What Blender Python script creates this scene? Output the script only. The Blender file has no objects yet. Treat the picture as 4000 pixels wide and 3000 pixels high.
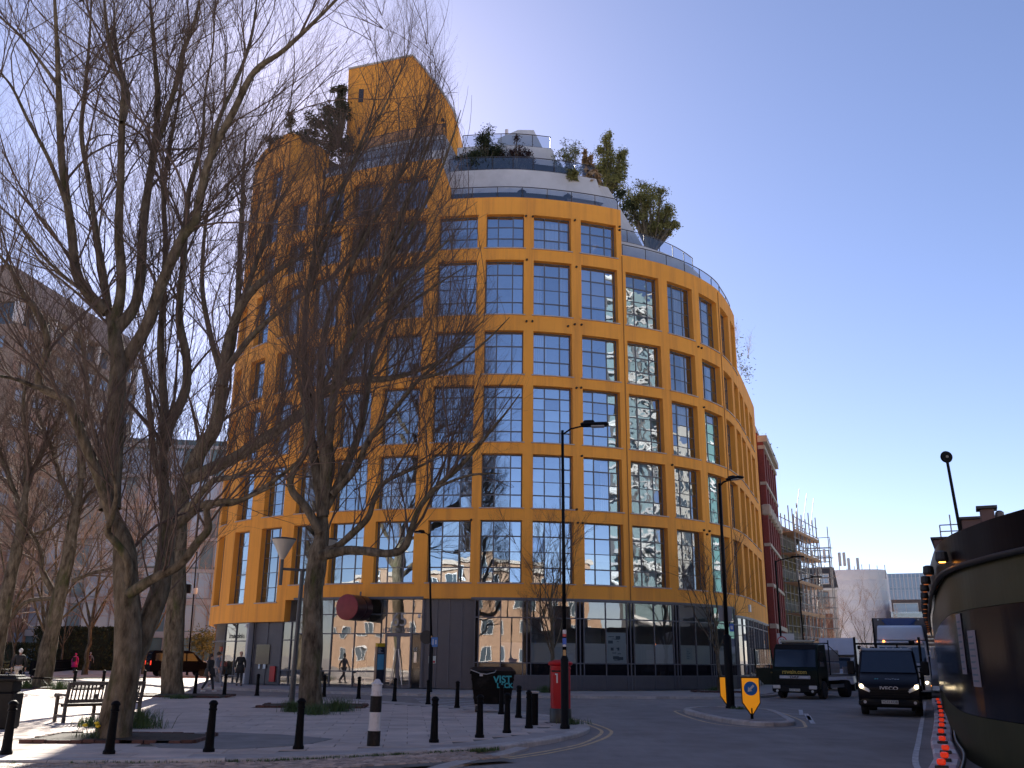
import bpy, math, random
import numpy as np
from mathutils import Vector, Matrix
random.seed(7); RNG = np.random.default_rng(11)
SC = bpy.context.scene; COL = SC.collection
rad = math.radians
# ---------------------------------------------------------------- camera, sky, sun, exposure
FPX, PITCH, ROLL, CAMH = 3600.0, rad(16.55), 0.0108, 1.75
cam_d = bpy.data.cameras.new('camera'); cam = bpy.data.objects.new('camera', cam_d); COL.objects.link(cam)
cam_d.sensor_width = 36.0; cam_d.lens = FPX / 4000 * 36; cam_d.clip_start = 0.1; cam_d.clip_end = 6000
cam.matrix_world = Matrix.Translation((0, 0, CAMH)) @ Matrix.Rotation(math.pi / 2 + PITCH, 4, 'X') @ Matrix.Rotation(ROLL, 4, 'Z')
SC.camera = cam
SUN_AZ, SUN_EL = rad(-14.6), rad(31.2)      # azimuth measured from +Y towards +X
sdir = Vector((math.sin(SUN_AZ) * math.cos(SUN_EL), math.cos(SUN_AZ) * math.cos(SUN_EL), math.sin(SUN_EL)))
W = bpy.data.worlds.new('World'); SC.world = W; W.use_nodes = True
nt = W.node_tree; nt.nodes.clear()
sky = nt.nodes.new('ShaderNodeTexSky'); sky.sky_type = 'NISHITA'; sky.sun_disc = False
sky.sun_elevation = SUN_EL; sky.sun_rotation = SUN_AZ; sky.altitude = 50; sky.air_density = 0.75; sky.dust_density = 0.22; sky.ozone_density = 2.5
tint = nt.nodes.new('ShaderNodeMix'); tint.data_type = 'RGBA'; tint.blend_type = 'MULTIPLY'; tint.inputs[0].default_value = 1
tint.inputs[7].default_value = (1.12, 0.98, 1.03, 1)
bg = nt.nodes.new('ShaderNodeBackground'); bg.inputs[1].default_value = 0.05
wo = nt.nodes.new('ShaderNodeOutputWorld')
nt.links.new(sky.outputs[0], tint.inputs[6]); nt.links.new(tint.outputs[2], bg.inputs[0]); nt.links.new(bg.outputs[0], wo.inputs[0])
sun_d = bpy.data.lights.new('sun', 'SUN'); sun_d.energy = 5.0; sun_d.angle = rad(0.53); sun_d.color = (1.0, 0.93, 0.82)
sun = bpy.data.objects.new('sun', sun_d); COL.objects.link(sun); sun.rotation_euler = sdir.to_track_quat('Z', 'Y').to_euler()
vs = SC.view_settings; vs.view_transform = 'Standard'; vs.look = 'None'; vs.gamma = 1; vs.use_curve_mapping = False; vs.exposure = 1.9
SC.cycles.max_bounces = 6; SC.cycles.diffuse_bounces = 3; SC.cycles.glossy_bounces = 3; SC.cycles.transmission_bounces = 4
SC.cycles.transparent_max_bounces = 12; SC.cycles.caustics_reflective = False; SC.cycles.caustics_refractive = False; SC.cycles.sample_clamp_indirect = 6

# ---------------------------------------------------------------- photograph pixel -> point in the place
_cp, _sp, _cr, _sr = math.cos(PITCH), math.sin(PITCH), math.cos(ROLL), math.sin(ROLL)
def ray(px, py):
    a = (px - 2000) / FPX; b = (1500 - py) / FPX
    a, b = a * _cr - b * _sr, a * _sr + b * _cr
    return Vector((a, _cp - b * _sp, _sp + b * _cp))
def gnd(px, py, z=0.0):
    d = ray(px, py); t = (z - CAMH) / d.z
    return Vector((d.x * t, d.y * t, z))
def atY(px, py, Y):
    d = ray(px, py); t = Y / d.y
    return Vector((d.x * t, Y, CAMH + d.z * t))

# ---------------------------------------------------------------- materials
MATS = {}
def mat(name, col=(0.5, 0.5, 0.5), rough=0.6, metal=0.0, var=0.0, vscale=3.0, bump=0.0, bscale=30.0, spec=0.5, col2=None, detail=6.0,
        coat=0.0, emit=None, estr=0.0, alpha=None, sheen=0.0, stretch=None, rvar=0.0, dirt=None, dscale=0.6, world=False, bdist=0.02, dstretch=None, dlo=0.5, dhi=0.78):
    if name in MATS: return MATS[name]
    m = bpy.data.materials.new(name); m.use_nodes = True; t = m.node_tree; N = t.nodes; L = t.links
    p = N['Principled BSDF']; p.inputs['Roughness'].default_value = rough; p.inputs['Metallic'].default_value = metal
    p.inputs['Specular IOR Level'].default_value = spec; p.inputs['Base Color'].default_value = (*col, 1)
    if coat: p.inputs['Coat Weight'].default_value = coat; p.inputs['Coat Roughness'].default_value = 0.08
    if emit: p.inputs['Emission Color'].default_value = (*emit, 1); p.inputs['Emission Strength'].default_value = estr
    co = None
    if var or bump or rvar or dirt:
        tc = N.new('ShaderNodeNewGeometry') if world else N.new('ShaderNodeTexCoord')
        co = tc.outputs['Position'] if world else tc.outputs['Object']
        if stretch:
            mp = N.new('ShaderNodeMapping'); mp.inputs['Scale'].default_value = stretch; L.new(co, mp.inputs[0]); co = mp.outputs[0]
    base = None
    if var or col2:
        n = N.new('ShaderNodeTexNoise'); n.inputs['Scale'].default_value = vscale; n.inputs['Detail'].default_value = detail; n.inputs['Roughness'].default_value = 0.62
        L.new(co, n.inputs['Vector'])
        r = N.new('ShaderNodeValToRGB'); r.color_ramp.elements[0].position = 0.3; r.color_ramp.elements[1].position = 0.72
        c2 = col2 if col2 else tuple(min(1, c * (1 + var)) for c in col)
        c1 = col if col2 else tuple(c * (1 - var) for c in col)
        r.color_ramp.elements[0].color = (*c1, 1); r.color_ramp.elements[1].color = (*c2, 1)
        L.new(n.outputs[0], r.inputs[0]); base = r.outputs[0]
    if dirt:
        n3 = N.new('ShaderNodeTexNoise'); n3.inputs['Scale'].default_value = dscale; n3.inputs['Detail'].default_value = 9; n3.inputs['Roughness'].default_value = 0.7
        dco = co
        if dstretch:
            mp3 = N.new('ShaderNodeMapping'); mp3.inputs['Scale'].default_value = dstretch; L.new(co, mp3.inputs[0]); dco = mp3.outputs[0]
        L.new(dco, n3.inputs['Vector'])
        r3 = N.new('ShaderNodeValToRGB'); r3.color_ramp.elements[0].position = dlo; r3.color_ramp.elements[1].position = dhi
        r3.color_ramp.elements[0].color = (0, 0, 0, 1); r3.color_ramp.elements[1].color = (1, 1, 1, 1)
        mx = N.new('ShaderNodeMix'); mx.data_type = 'RGBA'; L.new(n3.outputs[0], r3.inputs[0]); L.new(r3.outputs[0], mx.inputs[0])
        if base: L.new(base, mx.inputs[6])
        else: mx.inputs[6].default_value = (*col, 1)
        mx.inputs[7].default_value = (*dirt, 1); base = mx.outputs[2]
    if base: L.new(base, p.inputs['Base Color'])
    if rvar:
        n4 = N.new('ShaderNodeTexNoise'); n4.inputs['Scale'].default_value = vscale * 2; n4.inputs['Detail'].default_value = 5; L.new(co, n4.inputs['Vector'])
        mr = N.new('ShaderNodeMapRange'); mr.inputs[3].default_value = max(0, rough - rvar); mr.inputs[4].default_value = min(1, rough + rvar)
        L.new(n4.outputs[0], mr.inputs[0]); L.new(mr.outputs[0], p.inputs['Roughness'])
    if bump:
        n2 = N.new('ShaderNodeTexNoise'); n2.inputs['Scale'].default_value = bscale; n2.inputs['Detail'].default_value = 5
        L.new(co, n2.inputs['Vector']); b = N.new('ShaderNodeBump'); b.inputs['Strength'].default_value = bump; b.inputs['Distance'].default_value = bdist
        L.new(n2.outputs[0], b.inputs['Height']); L.new(b.outputs[0], p.inputs['Normal'])
    MATS[name] = m
    return m
def glass(name, tintc=(0.8, 0.85, 0.88), base=0.10, gain=1.0, wav=0.0, wscale=1.2, refl=(1, 1, 1), rough=0.0):
    """window glass: what is behind shows through, the surroundings reflect by Fresnel"""
    if name in MATS: return MATS[name]
    m = bpy.data.materials.new(name); m.use_nodes = True; t = m.node_tree; N = t.nodes; L = t.links; N.clear()
    o = N.new('ShaderNodeOutputMaterial'); mx = N.new('ShaderNodeMixShader'); tr = N.new('ShaderNodeBsdfTransparent'); gl = N.new('ShaderNodeBsdfGlossy')
    tr.inputs[0].default_value = (*tintc, 1); gl.inputs['Roughness'].default_value = rough; gl.inputs[0].default_value = (*refl, 1)
    fr = N.new('ShaderNodeFresnel'); fr.inputs[0].default_value = 1.52
    ma = N.new('ShaderNodeMath'); ma.operation = 'MULTIPLY_ADD'; ma.use_clamp = True; ma.inputs[1].default_value = gain; ma.inputs[2].default_value = base
    L.new(fr.outputs[0], ma.inputs[0]); L.new(ma.outputs[0], mx.inputs[0]); L.new(tr.outputs[0], mx.inputs[1]); L.new(gl.outputs[0], mx.inputs[2]); L.new(mx.outputs[0], o.inputs[0])
    if wav:
        tc = N.new('ShaderNodeTexCoord'); n = N.new('ShaderNodeTexNoise'); n.inputs['Scale'].default_value = wscale; n.inputs['Detail'].default_value = 1.5
        b = N.new('ShaderNodeBump'); b.inputs['Strength'].default_value = 1.0; b.inputs['Distance'].default_value = wav
        L.new(tc.outputs['Object'], n.inputs['Vector']); L.new(n.outputs[0], b.inputs['Height']); L.new(b.outputs[0], gl.inputs['Normal'])
    MATS[name] = m
    return m

# ---------------------------------------------------------------- geometry helpers
class MB:
    def __init__(s): s.v = []; s.f = []
    def add(s, vs, fs):
        n = len(s.v); s.v += [tuple(v) for v in vs]; s.f += [tuple(i + n for i in f) for f in fs]; return s
    def quad(s, a, b, c, d): return s.add([a, b, c, d], [(0, 1, 2, 3)])
    def box(s, c, d, rz=0.0, M=None):
        x, y, z = d[0] / 2, d[1] / 2, d[2] / 2
        vs = [Vector((i * x, j * y, k * z)) for k in (-1, 1) for j in (-1, 1) for i in (-1, 1)]
        R = M if M is not None else Matrix.Rotation(rz, 3, 'Z')
        C = Vector(c); vs = [R @ v + C for v in vs]
        return s.add(vs, [(0, 2, 3, 1), (4, 5, 7, 6), (0, 1, 5, 4), (2, 6, 7, 3), (0, 4, 6, 2), (1, 3, 7, 5)])
    def bbox(s, x0, x1, y0, y1, z0, z1): return s.box(((x0 + x1) / 2, (y0 + y1) / 2, (z0 + z1) / 2), (x1 - x0, y1 - y0, z1 - z0))
    def cbox(s, c, d, b=0.02, rz=0.0):
        """box with chamfered vertical and horizontal edges (three stacked rings)"""
        x, y, z = d[0] / 2, d[1] / 2, d[2] / 2; b = min(b, x * .9, y * .9, z * .9)
        def ring(ix, iy, zz): return [(-x + ix + b, -y + iy, zz), (x - ix - b, -y + iy, zz), (x - ix, -y + iy + b, zz), (x - ix, y - iy - b, zz), (x - ix - b, y - iy, zz), (-x + ix + b, y - iy, zz), (-x + ix, y - iy - b, zz), (-x + ix, -y + iy + b, zz)]
        rs = [ring(b, b, -z), ring(0, 0, -z + b), ring(0, 0, z - b), ring(b, b, z)]
        R = Matrix.Rotation(rz, 3, 'Z'); C = Vector(c); vs = [R @ Vector(p) + C for r in rs for p in r]; fs = []
        for k in range(3):
            for i in range(8): j = (i + 1) % 8; fs.append((k * 8 + i, k * 8 + j, k * 8 + 8 + j, k * 8 + 8 + i))
        fs.append(tuple(range(7, -1, -1))); fs.append(tuple(range(24, 32)))
        return s.add(vs, fs)
    def tube(s, pts, r, n=6, caps=True):
        pts = [Vector(p) for p in pts]; rr = r if isinstance(r, (list, tuple)) else [r] * len(pts)
        vs = []; fs = []; prev = None
        for i, p in enumerate(pts):
            t = (pts[min(i + 1, len(pts) - 1)] - pts[max(i - 1, 0)])
            t = t.normalized() if t.length > 1e-9 else Vector((0, 0, 1))
            u = prev if prev is not None else (Vector((1, 0, 0)) if abs(t.z) > .9 else Vector((0, 0, 1)))
            u = (u - t * u.dot(t)); u = u.normalized() if u.length > 1e-6 else t.orthogonal().normalized(); prev = u; w = t.cross(u)
            for k in range(n): a = 2 * math.pi * k / n; vs.append(p + (u * math.cos(a) + w * math.sin(a)) * rr[i])
        for i in range(len(pts) - 1):
            for k in range(n): q = (k + 1) % n; fs.append((i * n + k, i * n + q, i * n + n + q, i * n + n + k))
        if caps: fs.append(tuple(range(n - 1, -1, -1))); m = (len(pts) - 1) * n; fs.append(tuple(range(m, m + n)))
        return s.add(vs, fs)
    def lathe(s, prof, c=(0, 0, 0), n=16, M=None):
        """prof: list of (r, z) from bottom to top"""
        C = Vector(c); vs = []; fs = []
        for r, z in prof:
            for k in range(n):
                a = 2 * math.pi * k / n; v = Vector((r * math.cos(a), r * math.sin(a), z)); v = M @ v if M is not None else v; vs.append(v + C)
        for i in range(len(prof) - 1):
            for k in range(n): q = (k + 1) % n; fs.append((i * n + k, i * n + q, i * n + n + q, i * n + n + k))
        fs.append(tuple(range(n - 1, -1, -1))); m = (len(prof) - 1) * n; fs.append(tuple(range(m, m + n)))
        return s.add(vs, fs)
    def prism(s, poly, z0, z1):
        n = len(poly); vs = [(p[0], p[1], z0) for p in poly] + [(p[0], p[1], z1) for p in poly]
        return s.add(vs, [tuple(range(n - 1, -1, -1)), tuple(range(n, 2 * n))] + [(i, (i + 1) % n, n + (i + 1) % n, n + i) for i in range(n)])
    def extr(s, poly, a, b, axis='x'):
        """poly in the plane across axis ((y,z) for x, (x,z) for y) extruded from a to b"""
        n = len(poly); P = (lambda p, t: (t, p[0], p[1])) if axis == 'x' else (lambda p, t: (p[0], t, p[1]))
        vs = [P(p, a) for p in poly] + [P(p, b) for p in poly]
        return s.add(vs, [tuple(range(n - 1, -1, -1)), tuple(range(n, 2 * n))] + [(i, (i + 1) % n, n + (i + 1) % n, n + i) for i in range(n)])
    def ball(s, c, r, n=10, m=7, sc=(1, 1, 1)):
        C = Vector(c); vs = []; fs = []
        for i in range(m + 1):
            th = math.pi * i / m
            for k in range(n): a = 2 * math.pi * k / n; vs.append(C + Vector((r * sc[0] * math.sin(th) * math.cos(a), r * sc[1] * math.sin(th) * math.sin(a), -r * sc[2] * math.cos(th))))
        for i in range(m):
            for k in range(n): q = (k + 1) % n; fs.append((i * n + k, i * n + q, i * n + n + q, i * n + n + k))
        return s.add(vs, fs)
    def build(s, name, m, parent=None, smooth=False, loc=None, world=False, auto=None):
        me = bpy.data.meshes.new(name); me.from_pydata(s.v, [], s.f); me.validate(clean_customdata=False)
        if smooth: me.polygons.foreach_set('use_smooth', [True] * len(me.polygons))
        if auto is not None: me.polygons.foreach_set('use_smooth', [True] * len(me.polygons)); me.set_sharp_from_angle(angle=rad(auto))
        me.materials.append(m); return place(name, me, parent, loc, world)
def place(name, me, parent=None, loc=None, world=False):
    o = bpy.data.objects.new(name, me); COL.objects.link(o)
    if parent is not None:
        o.parent = parent
        if world: r = parent.location if parent.parent is None else parent.parent.location + parent.location; o.location = -r
    if loc is not None: o.location = loc
    return o
def np_mesh(name, V, Fq, m, parent=None, world=False, smooth=True):
    V = np.asarray(V, np.float32); Fq = np.asarray(Fq, np.int32); me = bpy.data.meshes.new(name); k = Fq.shape[1]
    me.vertices.add(len(V)); me.vertices.foreach_set('co', V.ravel()); me.loops.add(Fq.size); me.loops.foreach_set('vertex_index', Fq.ravel())
    me.polygons.add(len(Fq)); me.polygons.foreach_set('loop_start', np.arange(0, Fq.size, k, dtype=np.int32))
    me.polygons.foreach_set('use_smooth', np.full(len(Fq), smooth)); me.update(calc_edges=True); me.materials.append(m)
    return place(name, me, parent, None, world)
def tag(o, label=None, cat=None, group=None, kind=None):
    if label: o['label'] = label
    if cat: o['category'] = cat
    if group: o['group'] = group
    if kind: o['kind'] = kind
    return o
def thing(name, label, cat, loc=(0, 0, 0), rz=0.0, group=None):
    o = bpy.data.objects.new(name, None); COL.objects.link(o); o.location = loc; o.rotation_euler = (0, 0, rz); o.empty_display_size = 0.3
    return tag(o, label, cat, group)
def struct(o): o['kind'] = 'structure'; return o
def dup(root, loc, rz=None, label=None, scale=None):
    r = root.copy(); COL.objects.link(r); r.location = loc
    if rz is not None: r.rotation_euler = (0, 0, rz)
    if scale is not None: r.scale = scale if isinstance(scale, tuple) else (scale,) * 3
    if label: r['label'] = label
    for ch in list(root.children):
        c = ch.copy(); COL.objects.link(c); c.parent = r
        for g in list(ch.children):
            d = g.copy(); COL.objects.link(d); d.parent = c
    return r
def text(name, s, size, m, parent, loc, rot=(math.pi / 2, 0, 0), align='CENTER', depth=0.004, sx=1.0, bold=0.0, mirror=False):
    cu = bpy.data.curves.new(name, 'FONT'); cu.body = s; cu.size = size; cu.align_x = align; cu.align_y = 'CENTER'; cu.extrude = depth; cu.offset = bold
    tmp = bpy.data.objects.new(name, cu); COL.objects.link(tmp); dg = bpy.context.evaluated_depsgraph_get(); dg.update()
    me = bpy.data.meshes.new_from_object(tmp.evaluated_get(dg)); bpy.data.objects.remove(tmp); bpy.data.curves.remove(cu)
    me.materials.clear(); me.materials.append(m)
    o = place(name, me, parent, loc); o.rotation_euler = rot; o.scale = (sx * (-1 if mirror else 1), 1, 1); return o
def smooth_path(pts, n=6, closed=False):
    P = [Vector(p) for p in pts]; out = []; N = len(P)
    for i in range(N if closed else N - 1):
        p0 = P[(i - 1) % N] if closed or i > 0 else P[0] * 2 - P[1]
        p1, p2 = P[i], P[(i + 1) % N]
        p3 = P[(i + 2) % N] if closed or i + 2 < N else P[N - 1] * 2 - P[N - 2]
        for k in range(n):
            t = k / n; out.append(0.5 * ((2 * p1) + (p2 - p0) * t + (2 * p0 - 5 * p1 + 4 * p2 - p3) * t * t + (3 * p1 - p0 - 3 * p2 + p3) * t * t * t))
    if not closed: out.append(P[-1])
    return out
def inside(x, y, poly):
    c = False; n = len(poly); j = n - 1
    for i in range(n):
        xi, yi = poly[i][0], poly[i][1]; xj, yj = poly[j][0], poly[j][1]
        if (yi > y) != (yj > y) and x < (xj - xi) * (y - yi) / (yj - yi) + xi: c = not c
        j = i
    return c
# ================================================================ ground, roads, pavements
def orand(m, amt=0.18):
    """per-piece tone: every slab or stone a little lighter or darker"""
    t = m.node_tree; N = t.nodes; L = t.links; p = N['Principled BSDF']
    oi = N.new('ShaderNodeObjectInfo'); mr = N.new('ShaderNodeMapRange'); mr.inputs[3].default_value = 1 - amt; mr.inputs[4].default_value = 1 + amt
    L.new(oi.outputs['Random'], mr.inputs[0])
    mx = N.new('ShaderNodeMix'); mx.data_type = 'RGBA'; mx.blend_type = 'MULTIPLY'; mx.inputs[0].default_value = 1
    cb = N.new('ShaderNodeCombineColor')
    for i in range(3): L.new(mr.outputs[0], cb.inputs[i])
    if p.inputs['Base Color'].links: L.new(p.inputs['Base Color'].links[0].from_socket, mx.inputs[6])
    else: mx.inputs[6].default_value = p.inputs['Base Color'].default_value
    L.new(cb.outputs[0], mx.inputs[7]); L.new(mx.outputs[2], p.inputs['Base Color']); return m
asphalt = mat('asphalt', (0.25, 0.222, 0.208), 0.88, var=0.18, vscale=0.9, bump=0.6, bscale=85, world=True, dirt=(0.34, 0.305, 0.285), dscale=0.5, dstretch=(1.0, .22, 1.0), dlo=.45, dhi=.75, spec=.25)
dark_surf = mat('asphalt_patch', (0.21, 0.195, 0.19), 0.85, var=0.25, vscale=1.5, bump=0.5, bscale=70, world=True)
slab_m = orand(mat('paving_slab', (0.51, 0.42, 0.37), 0.85, var=0.15, vscale=1.1, bump=0.25, bscale=45, world=True, spec=.25, dirt=(0.33, 0.28, 0.255), dscale=0.5), 0.10)
pave_m = mat('pavement', (0.40, 0.35, 0.325), 0.85, var=0.15, vscale=0.9, bump=0.25, bscale=40, world=True, spec=.25, dirt=(0.27, 0.235, 0.225), dscale=0.35)
joint_m = mat('joint_sand', (0.13, 0.115, 0.10), 0.95, var=0.3, vscale=4, world=True)
kerb_m = orand(mat('granite_kerb', (0.42, 0.38, 0.355), 0.75, var=0.2, vscale=5, bump=0.3, bscale=60, world=True, dirt=(0.24, 0.215, 0.2), dscale=1.2), 0.14)
sett_m = orand(mat('granite_sett', (0.36, 0.28, 0.23), 0.75, var=0.35, vscale=7, bump=0.5, bscale=40, world=True), 0.3)
yellow_m = mat('yellow_line', (0.62, 0.44, 0.24), 0.75, var=0.3, vscale=6, world=True, dirt=(0.2, 0.17, 0.15), dscale=2.2)
white_m = mat('white_line', (0.55, 0.53, 0.53), 0.75, var=0.3, vscale=6, world=True, dirt=(0.22, 0.20, 0.195), dscale=2.0, dlo=.45, dhi=.9)

struct(MB().quad((-1500, -1200, 0), (1500, -1200, 0), (1500, 2500, 0), (-1500, 2500, 0)).build('road', asphalt))

near_k = [(-26, 13.2), (-14, 15.0), (-8.05, 15.77), (-4.95, 16.24), (-3.65, 16.73), (-2.35, 17.55), (-0.89, 18.58), (-0.2, 19.25), (0.53, 20.38), (1.1, 21.47), (1.63, 22.84), (1.97, 24.17), (2.09, 25.2), (1.98, 26.4), (1.7, 27.6), (0.91, 30.4), (-0.4, 32.4), (-1.7, 33.9), (-2.9, 35.3), (-4.4, 37.0), (-6.0, 38.6), (-8.3, 39.6), (-10.4, 40.5), (-13.4, 42.6), (-17.5, 46.5), (-21.5, 50.4), (-30, 54.5), (-46, 60)]
edge = [Vector((p[0], p[1], 0)) for p in smooth_path([(a, b, 0) for a, b in near_k], 4)]
plaza_poly = [(p.x, p.y) for p in edge] + [(-46, 13)]
def inset_poly(P, d):
    out = []
    for i, p in enumerate(P):
        a = P[max(i - 1, 0)]; b = P[min(i + 1, len(P) - 1)]; t = (b - a).normalized(); out.append(Vector((p.x - t.y * d, p.y + t.x * d, 0)))
    return out
KH = 0.11
inner = inset_poly(edge, 0.29)
plaza = struct(MB().prism([(p.x, p.y) for p in inner] + [(-46, 13)], 0.004, KH - 0.012).build('plaza_pavement', joint_m))
def kerbs(E, parent, w=0.30, h=KH, step=0.92, maxn=120):
    """kerb stones set one by one along a line; the road is on the right-hand side"""
    L = [0]
    for a, b in zip(E, E[1:]): L.append(L[-1] + (b - a).length)
    def at(s):
        s = min(max(s, 0), L[-1])
        for i in range(len(E) - 1):
            if s <= L[i + 1]: return E[i].lerp(E[i + 1], (s - L[i]) / max(1e-6, L[i + 1] - L[i]))
        return E[-1]
    n = int(L[-1] / step)
    for i in range(n):
        s0, s1 = i * step + 0.006, (i + 1) * step - 0.006; b = MB(); P = [at(s0 + (s1 - s0) * k / 3) for k in range(4)]; dz = random.uniform(-.006, .006); vs = []
        for k, p in enumerate(P):
            t = (P[min(k + 1, 3)] - P[max(k - 1, 0)]).normalized(); nr = Vector((-t.y, t.x, 0)); o = random.uniform(-.004, .004)
            vs += [p + nr * o, p + nr * o + Vector((0, 0, h - .03 + dz)), p + nr * (0.03 + o) + Vector((0, 0, h + dz)), p + nr * w + Vector((0, 0, h + dz)), p + nr * w]
        fs = []
        for k in range(3):
            for j in range(4): a = k * 5 + j; fs.append((a, a + 5, a + 6, a + 1))
        fs += [(0, 1, 2, 3, 4), (19, 18, 17, 16, 15)]
        b.add(vs, fs).build('kerb_stone', kerb_m, parent)
i0 = next(i for i, p in enumerate(edge) if p.x > -9.6); i1 = max(i for i, p in enumerate(edge) if p.x > -21)
kerbs(edge[i0:i1], plaza)
# slabs in running bond; the 300 that show largest are pieces of their own, the rest one part
ang = rad(6.0); ca, sa = math.cos(ang), math.sin(ang); slabs = []
pit_c = [(-7.7, 19.6, 1.75, 1.1), (-6.55, 32.6, 1.8, 1.1), (-13.6, 39.6, 2.2, 1.3), (-22.3, 46.6, 2.4, 1.0)]     # tree pits (x, y, half-x, half-y)
for r in range(-40, 78):
    for c in range(-60, 60):
        u = (c + (0.5 if r % 2 else 0)) * 0.915; v = 18 + r * 0.615; cx, cy = u * ca - (v - 18) * sa, 18 + u * sa + (v - 18) * ca
        if cy > 47 or cx < -27 or cx > 3: continue
        if all(inside(cx + dx * ca - dy * sa, cy + dx * sa + dy * ca, [(p.x, p.y) for p in inner] + [(-46, 13)]) for dx in (-.47, .47) for dy in (-.32, .32)):
            if any(abs(cx - p[0]) < p[2] and abs(cy - p[1]) < p[3] for p in pit_c): continue
            px = 2000 + 3600 * cx / (cy * .96 + 1e-3)
            slabs.append((cy if -60 < px < 4050 else 900 + cy, cx, cy))
slabs.sort()
sme = MB().cbox((0, 0, 0), (0.903, 0.603, 0.05), 0.007); _o = sme.build('paving_slab', slab_m, plaza); sm_data = _o.data; bpy.data.objects.remove(_o)
for d, x, y in slabs[:300]:
    o = place('paving_slab', sm_data, plaza, (x, y, KH - 0.026 + random.uniform(-.003, .003))); o.rotation_euler = (random.gauss(0, .0025), random.gauss(0, .0025), ang)
rest = MB()
for d, x, y in slabs[300:]: rest.box((x, y, KH - 0.026 + random.uniform(-.002, .002)), (0.903, 0.603, 0.05), ang)
tag(rest.build('paving_slabs', slab_m, plaza), kind='stuff')
# filler along the curved edge so that no sand shows at the kerb
fill = MB(); E2 = inset_poly(edge, 0.30); E3 = inset_poly(edge, 0.95)
for i in range(i0, i1):
    fill.quad(*[p + Vector((0, 0, KH - 0.006)) for p in (E2[i], E2[i + 1], E3[i + 1], E3[i])])
fill.build('mortar_edge', pave_m, plaza)
struct(MB().prism([(-46, 13.1), (-27.2, 13.3), (-27.2, 53), (-46, 59.8)], 0.01, KH - 0.008).build('plaza_side_pavement', pave_m))
# darker patch laid across the slabs
pp = [gnd(x, y, .1) for x, y in ((620, 2925), (560, 2895), (640, 2868), (860, 2862), (1100, 2872), (1300, 2888), (1230, 2905), (1130, 2918), (900, 2930))]
struct(MB().prism([(p.x, p.y) for p in pp], KH - 0.01, KH + 0.006).build('asphalt_repair', dark_surf))
# granite setts in front of the kerb at the bottom of the picture
sb = MB(); E4 = inset_poly(edge, -0.005); E5 = inset_poly(edge, -1.7)
a0, a1 = next(i for i, p in enumerate(edge) if p.x > -10.5), next(i for i, p in enumerate(edge) if p.x > -1.2)
for i in range(a0, a1): sb.quad(*[p + Vector((0, 0, 0.045)) for p in (E5[i], E5[i + 1], E4[i + 1], E4[i])])
setts = struct(sb.build('sett_paving', joint_m))
_o = MB().cbox((0, 0, 0), (0.19, 0.105, 0.06), 0.016).build('granite_sett', sett_m, setts); sett_d = _o.data; bpy.data.objects.remove(_o); ns = 0; srest = MB()
cand = []
for i in range(a0, a1):
    a, b = edge[i], edge[i + 1]; t = (b - a).normalized(); nr = Vector((t.y, -t.x, 0)); L = (b - a).length; k = max(1, int(round(L / 0.2)))
    for j in range(k):
        for r in range(11): cand.append((a + t * (L * (j + .5 + (.25 if r % 2 else -.25)) / k) + nr * (0.07 + r * 0.118), math.atan2(t.y, t.x)))
cand.sort(key=lambda q: (q[0] - Vector((-3.5, 16.6, 0))).length)
for p, a in cand:
    if ns < 300:
        o = place('granite_sett', sett_d, setts, (p.x, p.y, 0.038 + random.uniform(-.006, .006))); o.rotation_euler = (random.gauss(0, .03), random.gauss(0, .03), a + random.gauss(0, .03)); ns += 1
    else: srest.box((p.x, p.y, 0.038 + random.uniform(-.006, .006)), (0.185, 0.1, 0.06), a + random.gauss(0, .02))
tag(srest.build('granite_setts', sett_m, setts), kind='stuff')
kl = [gnd(x, y, 0) for x, y in ((1560, 3060), (1740, 3003), (1860, 2972), (1960, 2955), (2040, 2930))]
kk = MB()
for a, b in zip(kl, kl[1:]):
    t = (b - a).normalized(); nr = Vector((-t.y, t.x, 0)) * .14; kk.add([a - nr, b - nr, b + nr, a + nr, a - nr + Vector((0, 0, .05)), b - nr + Vector((0, 0, .05)), b + nr + Vector((0, 0, .055)), a + nr + Vector((0, 0, .055))], [(4, 5, 6, 7), (0, 1, 5, 4), (1, 2, 6, 5), (2, 3, 7, 6), (3, 0, 4, 7)])
struct(kk.build('flush_kerb', kerb_m))
# moss and weeds along the kerb foot
moss_m = mat('moss', (0.05, 0.075, 0.022), 0.95, var=0.5, vscale=9, bump=0.6, bscale=60, world=True)
grass_m = mat('grass_blade', (0.055, 0.095, 0.025), 0.7, var=0.4, vscale=6, world=True)
def blades(centres, h=(0.05, 0.14), n=40, spread=0.12, w=0.008, lean=0.5):
    b = MB()
    for c in centres:
        for _ in range(n):
            a = random.uniform(0, 6.283); r = abs(random.gauss(0, spread)); x, y = c[0] + r * math.cos(a), c[1] + r * math.sin(a); z = c[2]; hh = random.uniform(*h); q = random.uniform(0, 6.283); l = random.uniform(0, lean) * hh
            dx, dy = math.cos(q) * l, math.sin(q) * l; wx, wy = -math.sin(q) * w, math.cos(q) * w
            b.add([(x - wx, y - wy, z), (x + wx, y + wy, z), (x + dx * .4 + wx * .8, y + dy * .4 + wy * .8, z + hh * .6), (x + dx * .4 - wx * .8, y + dy * .4 - wy * .8, z + hh * .6), (x + dx, y + dy, z + hh)], [(0, 1, 2, 3), (3, 2, 4)])
    return b
wc = []
for i in range(a0, a1 + 4):
    for _ in range(7):
        if random.random() < (0.35 if edge[i].x < -5 else 0.75): p = edge[i].lerp(edge[i + 1], random.random()); wc.append((p.x + .03, p.y - .05, 0.03))
tag(blades(wc, (0.03, 0.09), 26, 0.06, 0.007).build('kerb_weeds', grass_m), 'strip of short green weeds along the foot of the near kerb', 'weeds', kind='stuff')
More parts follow.
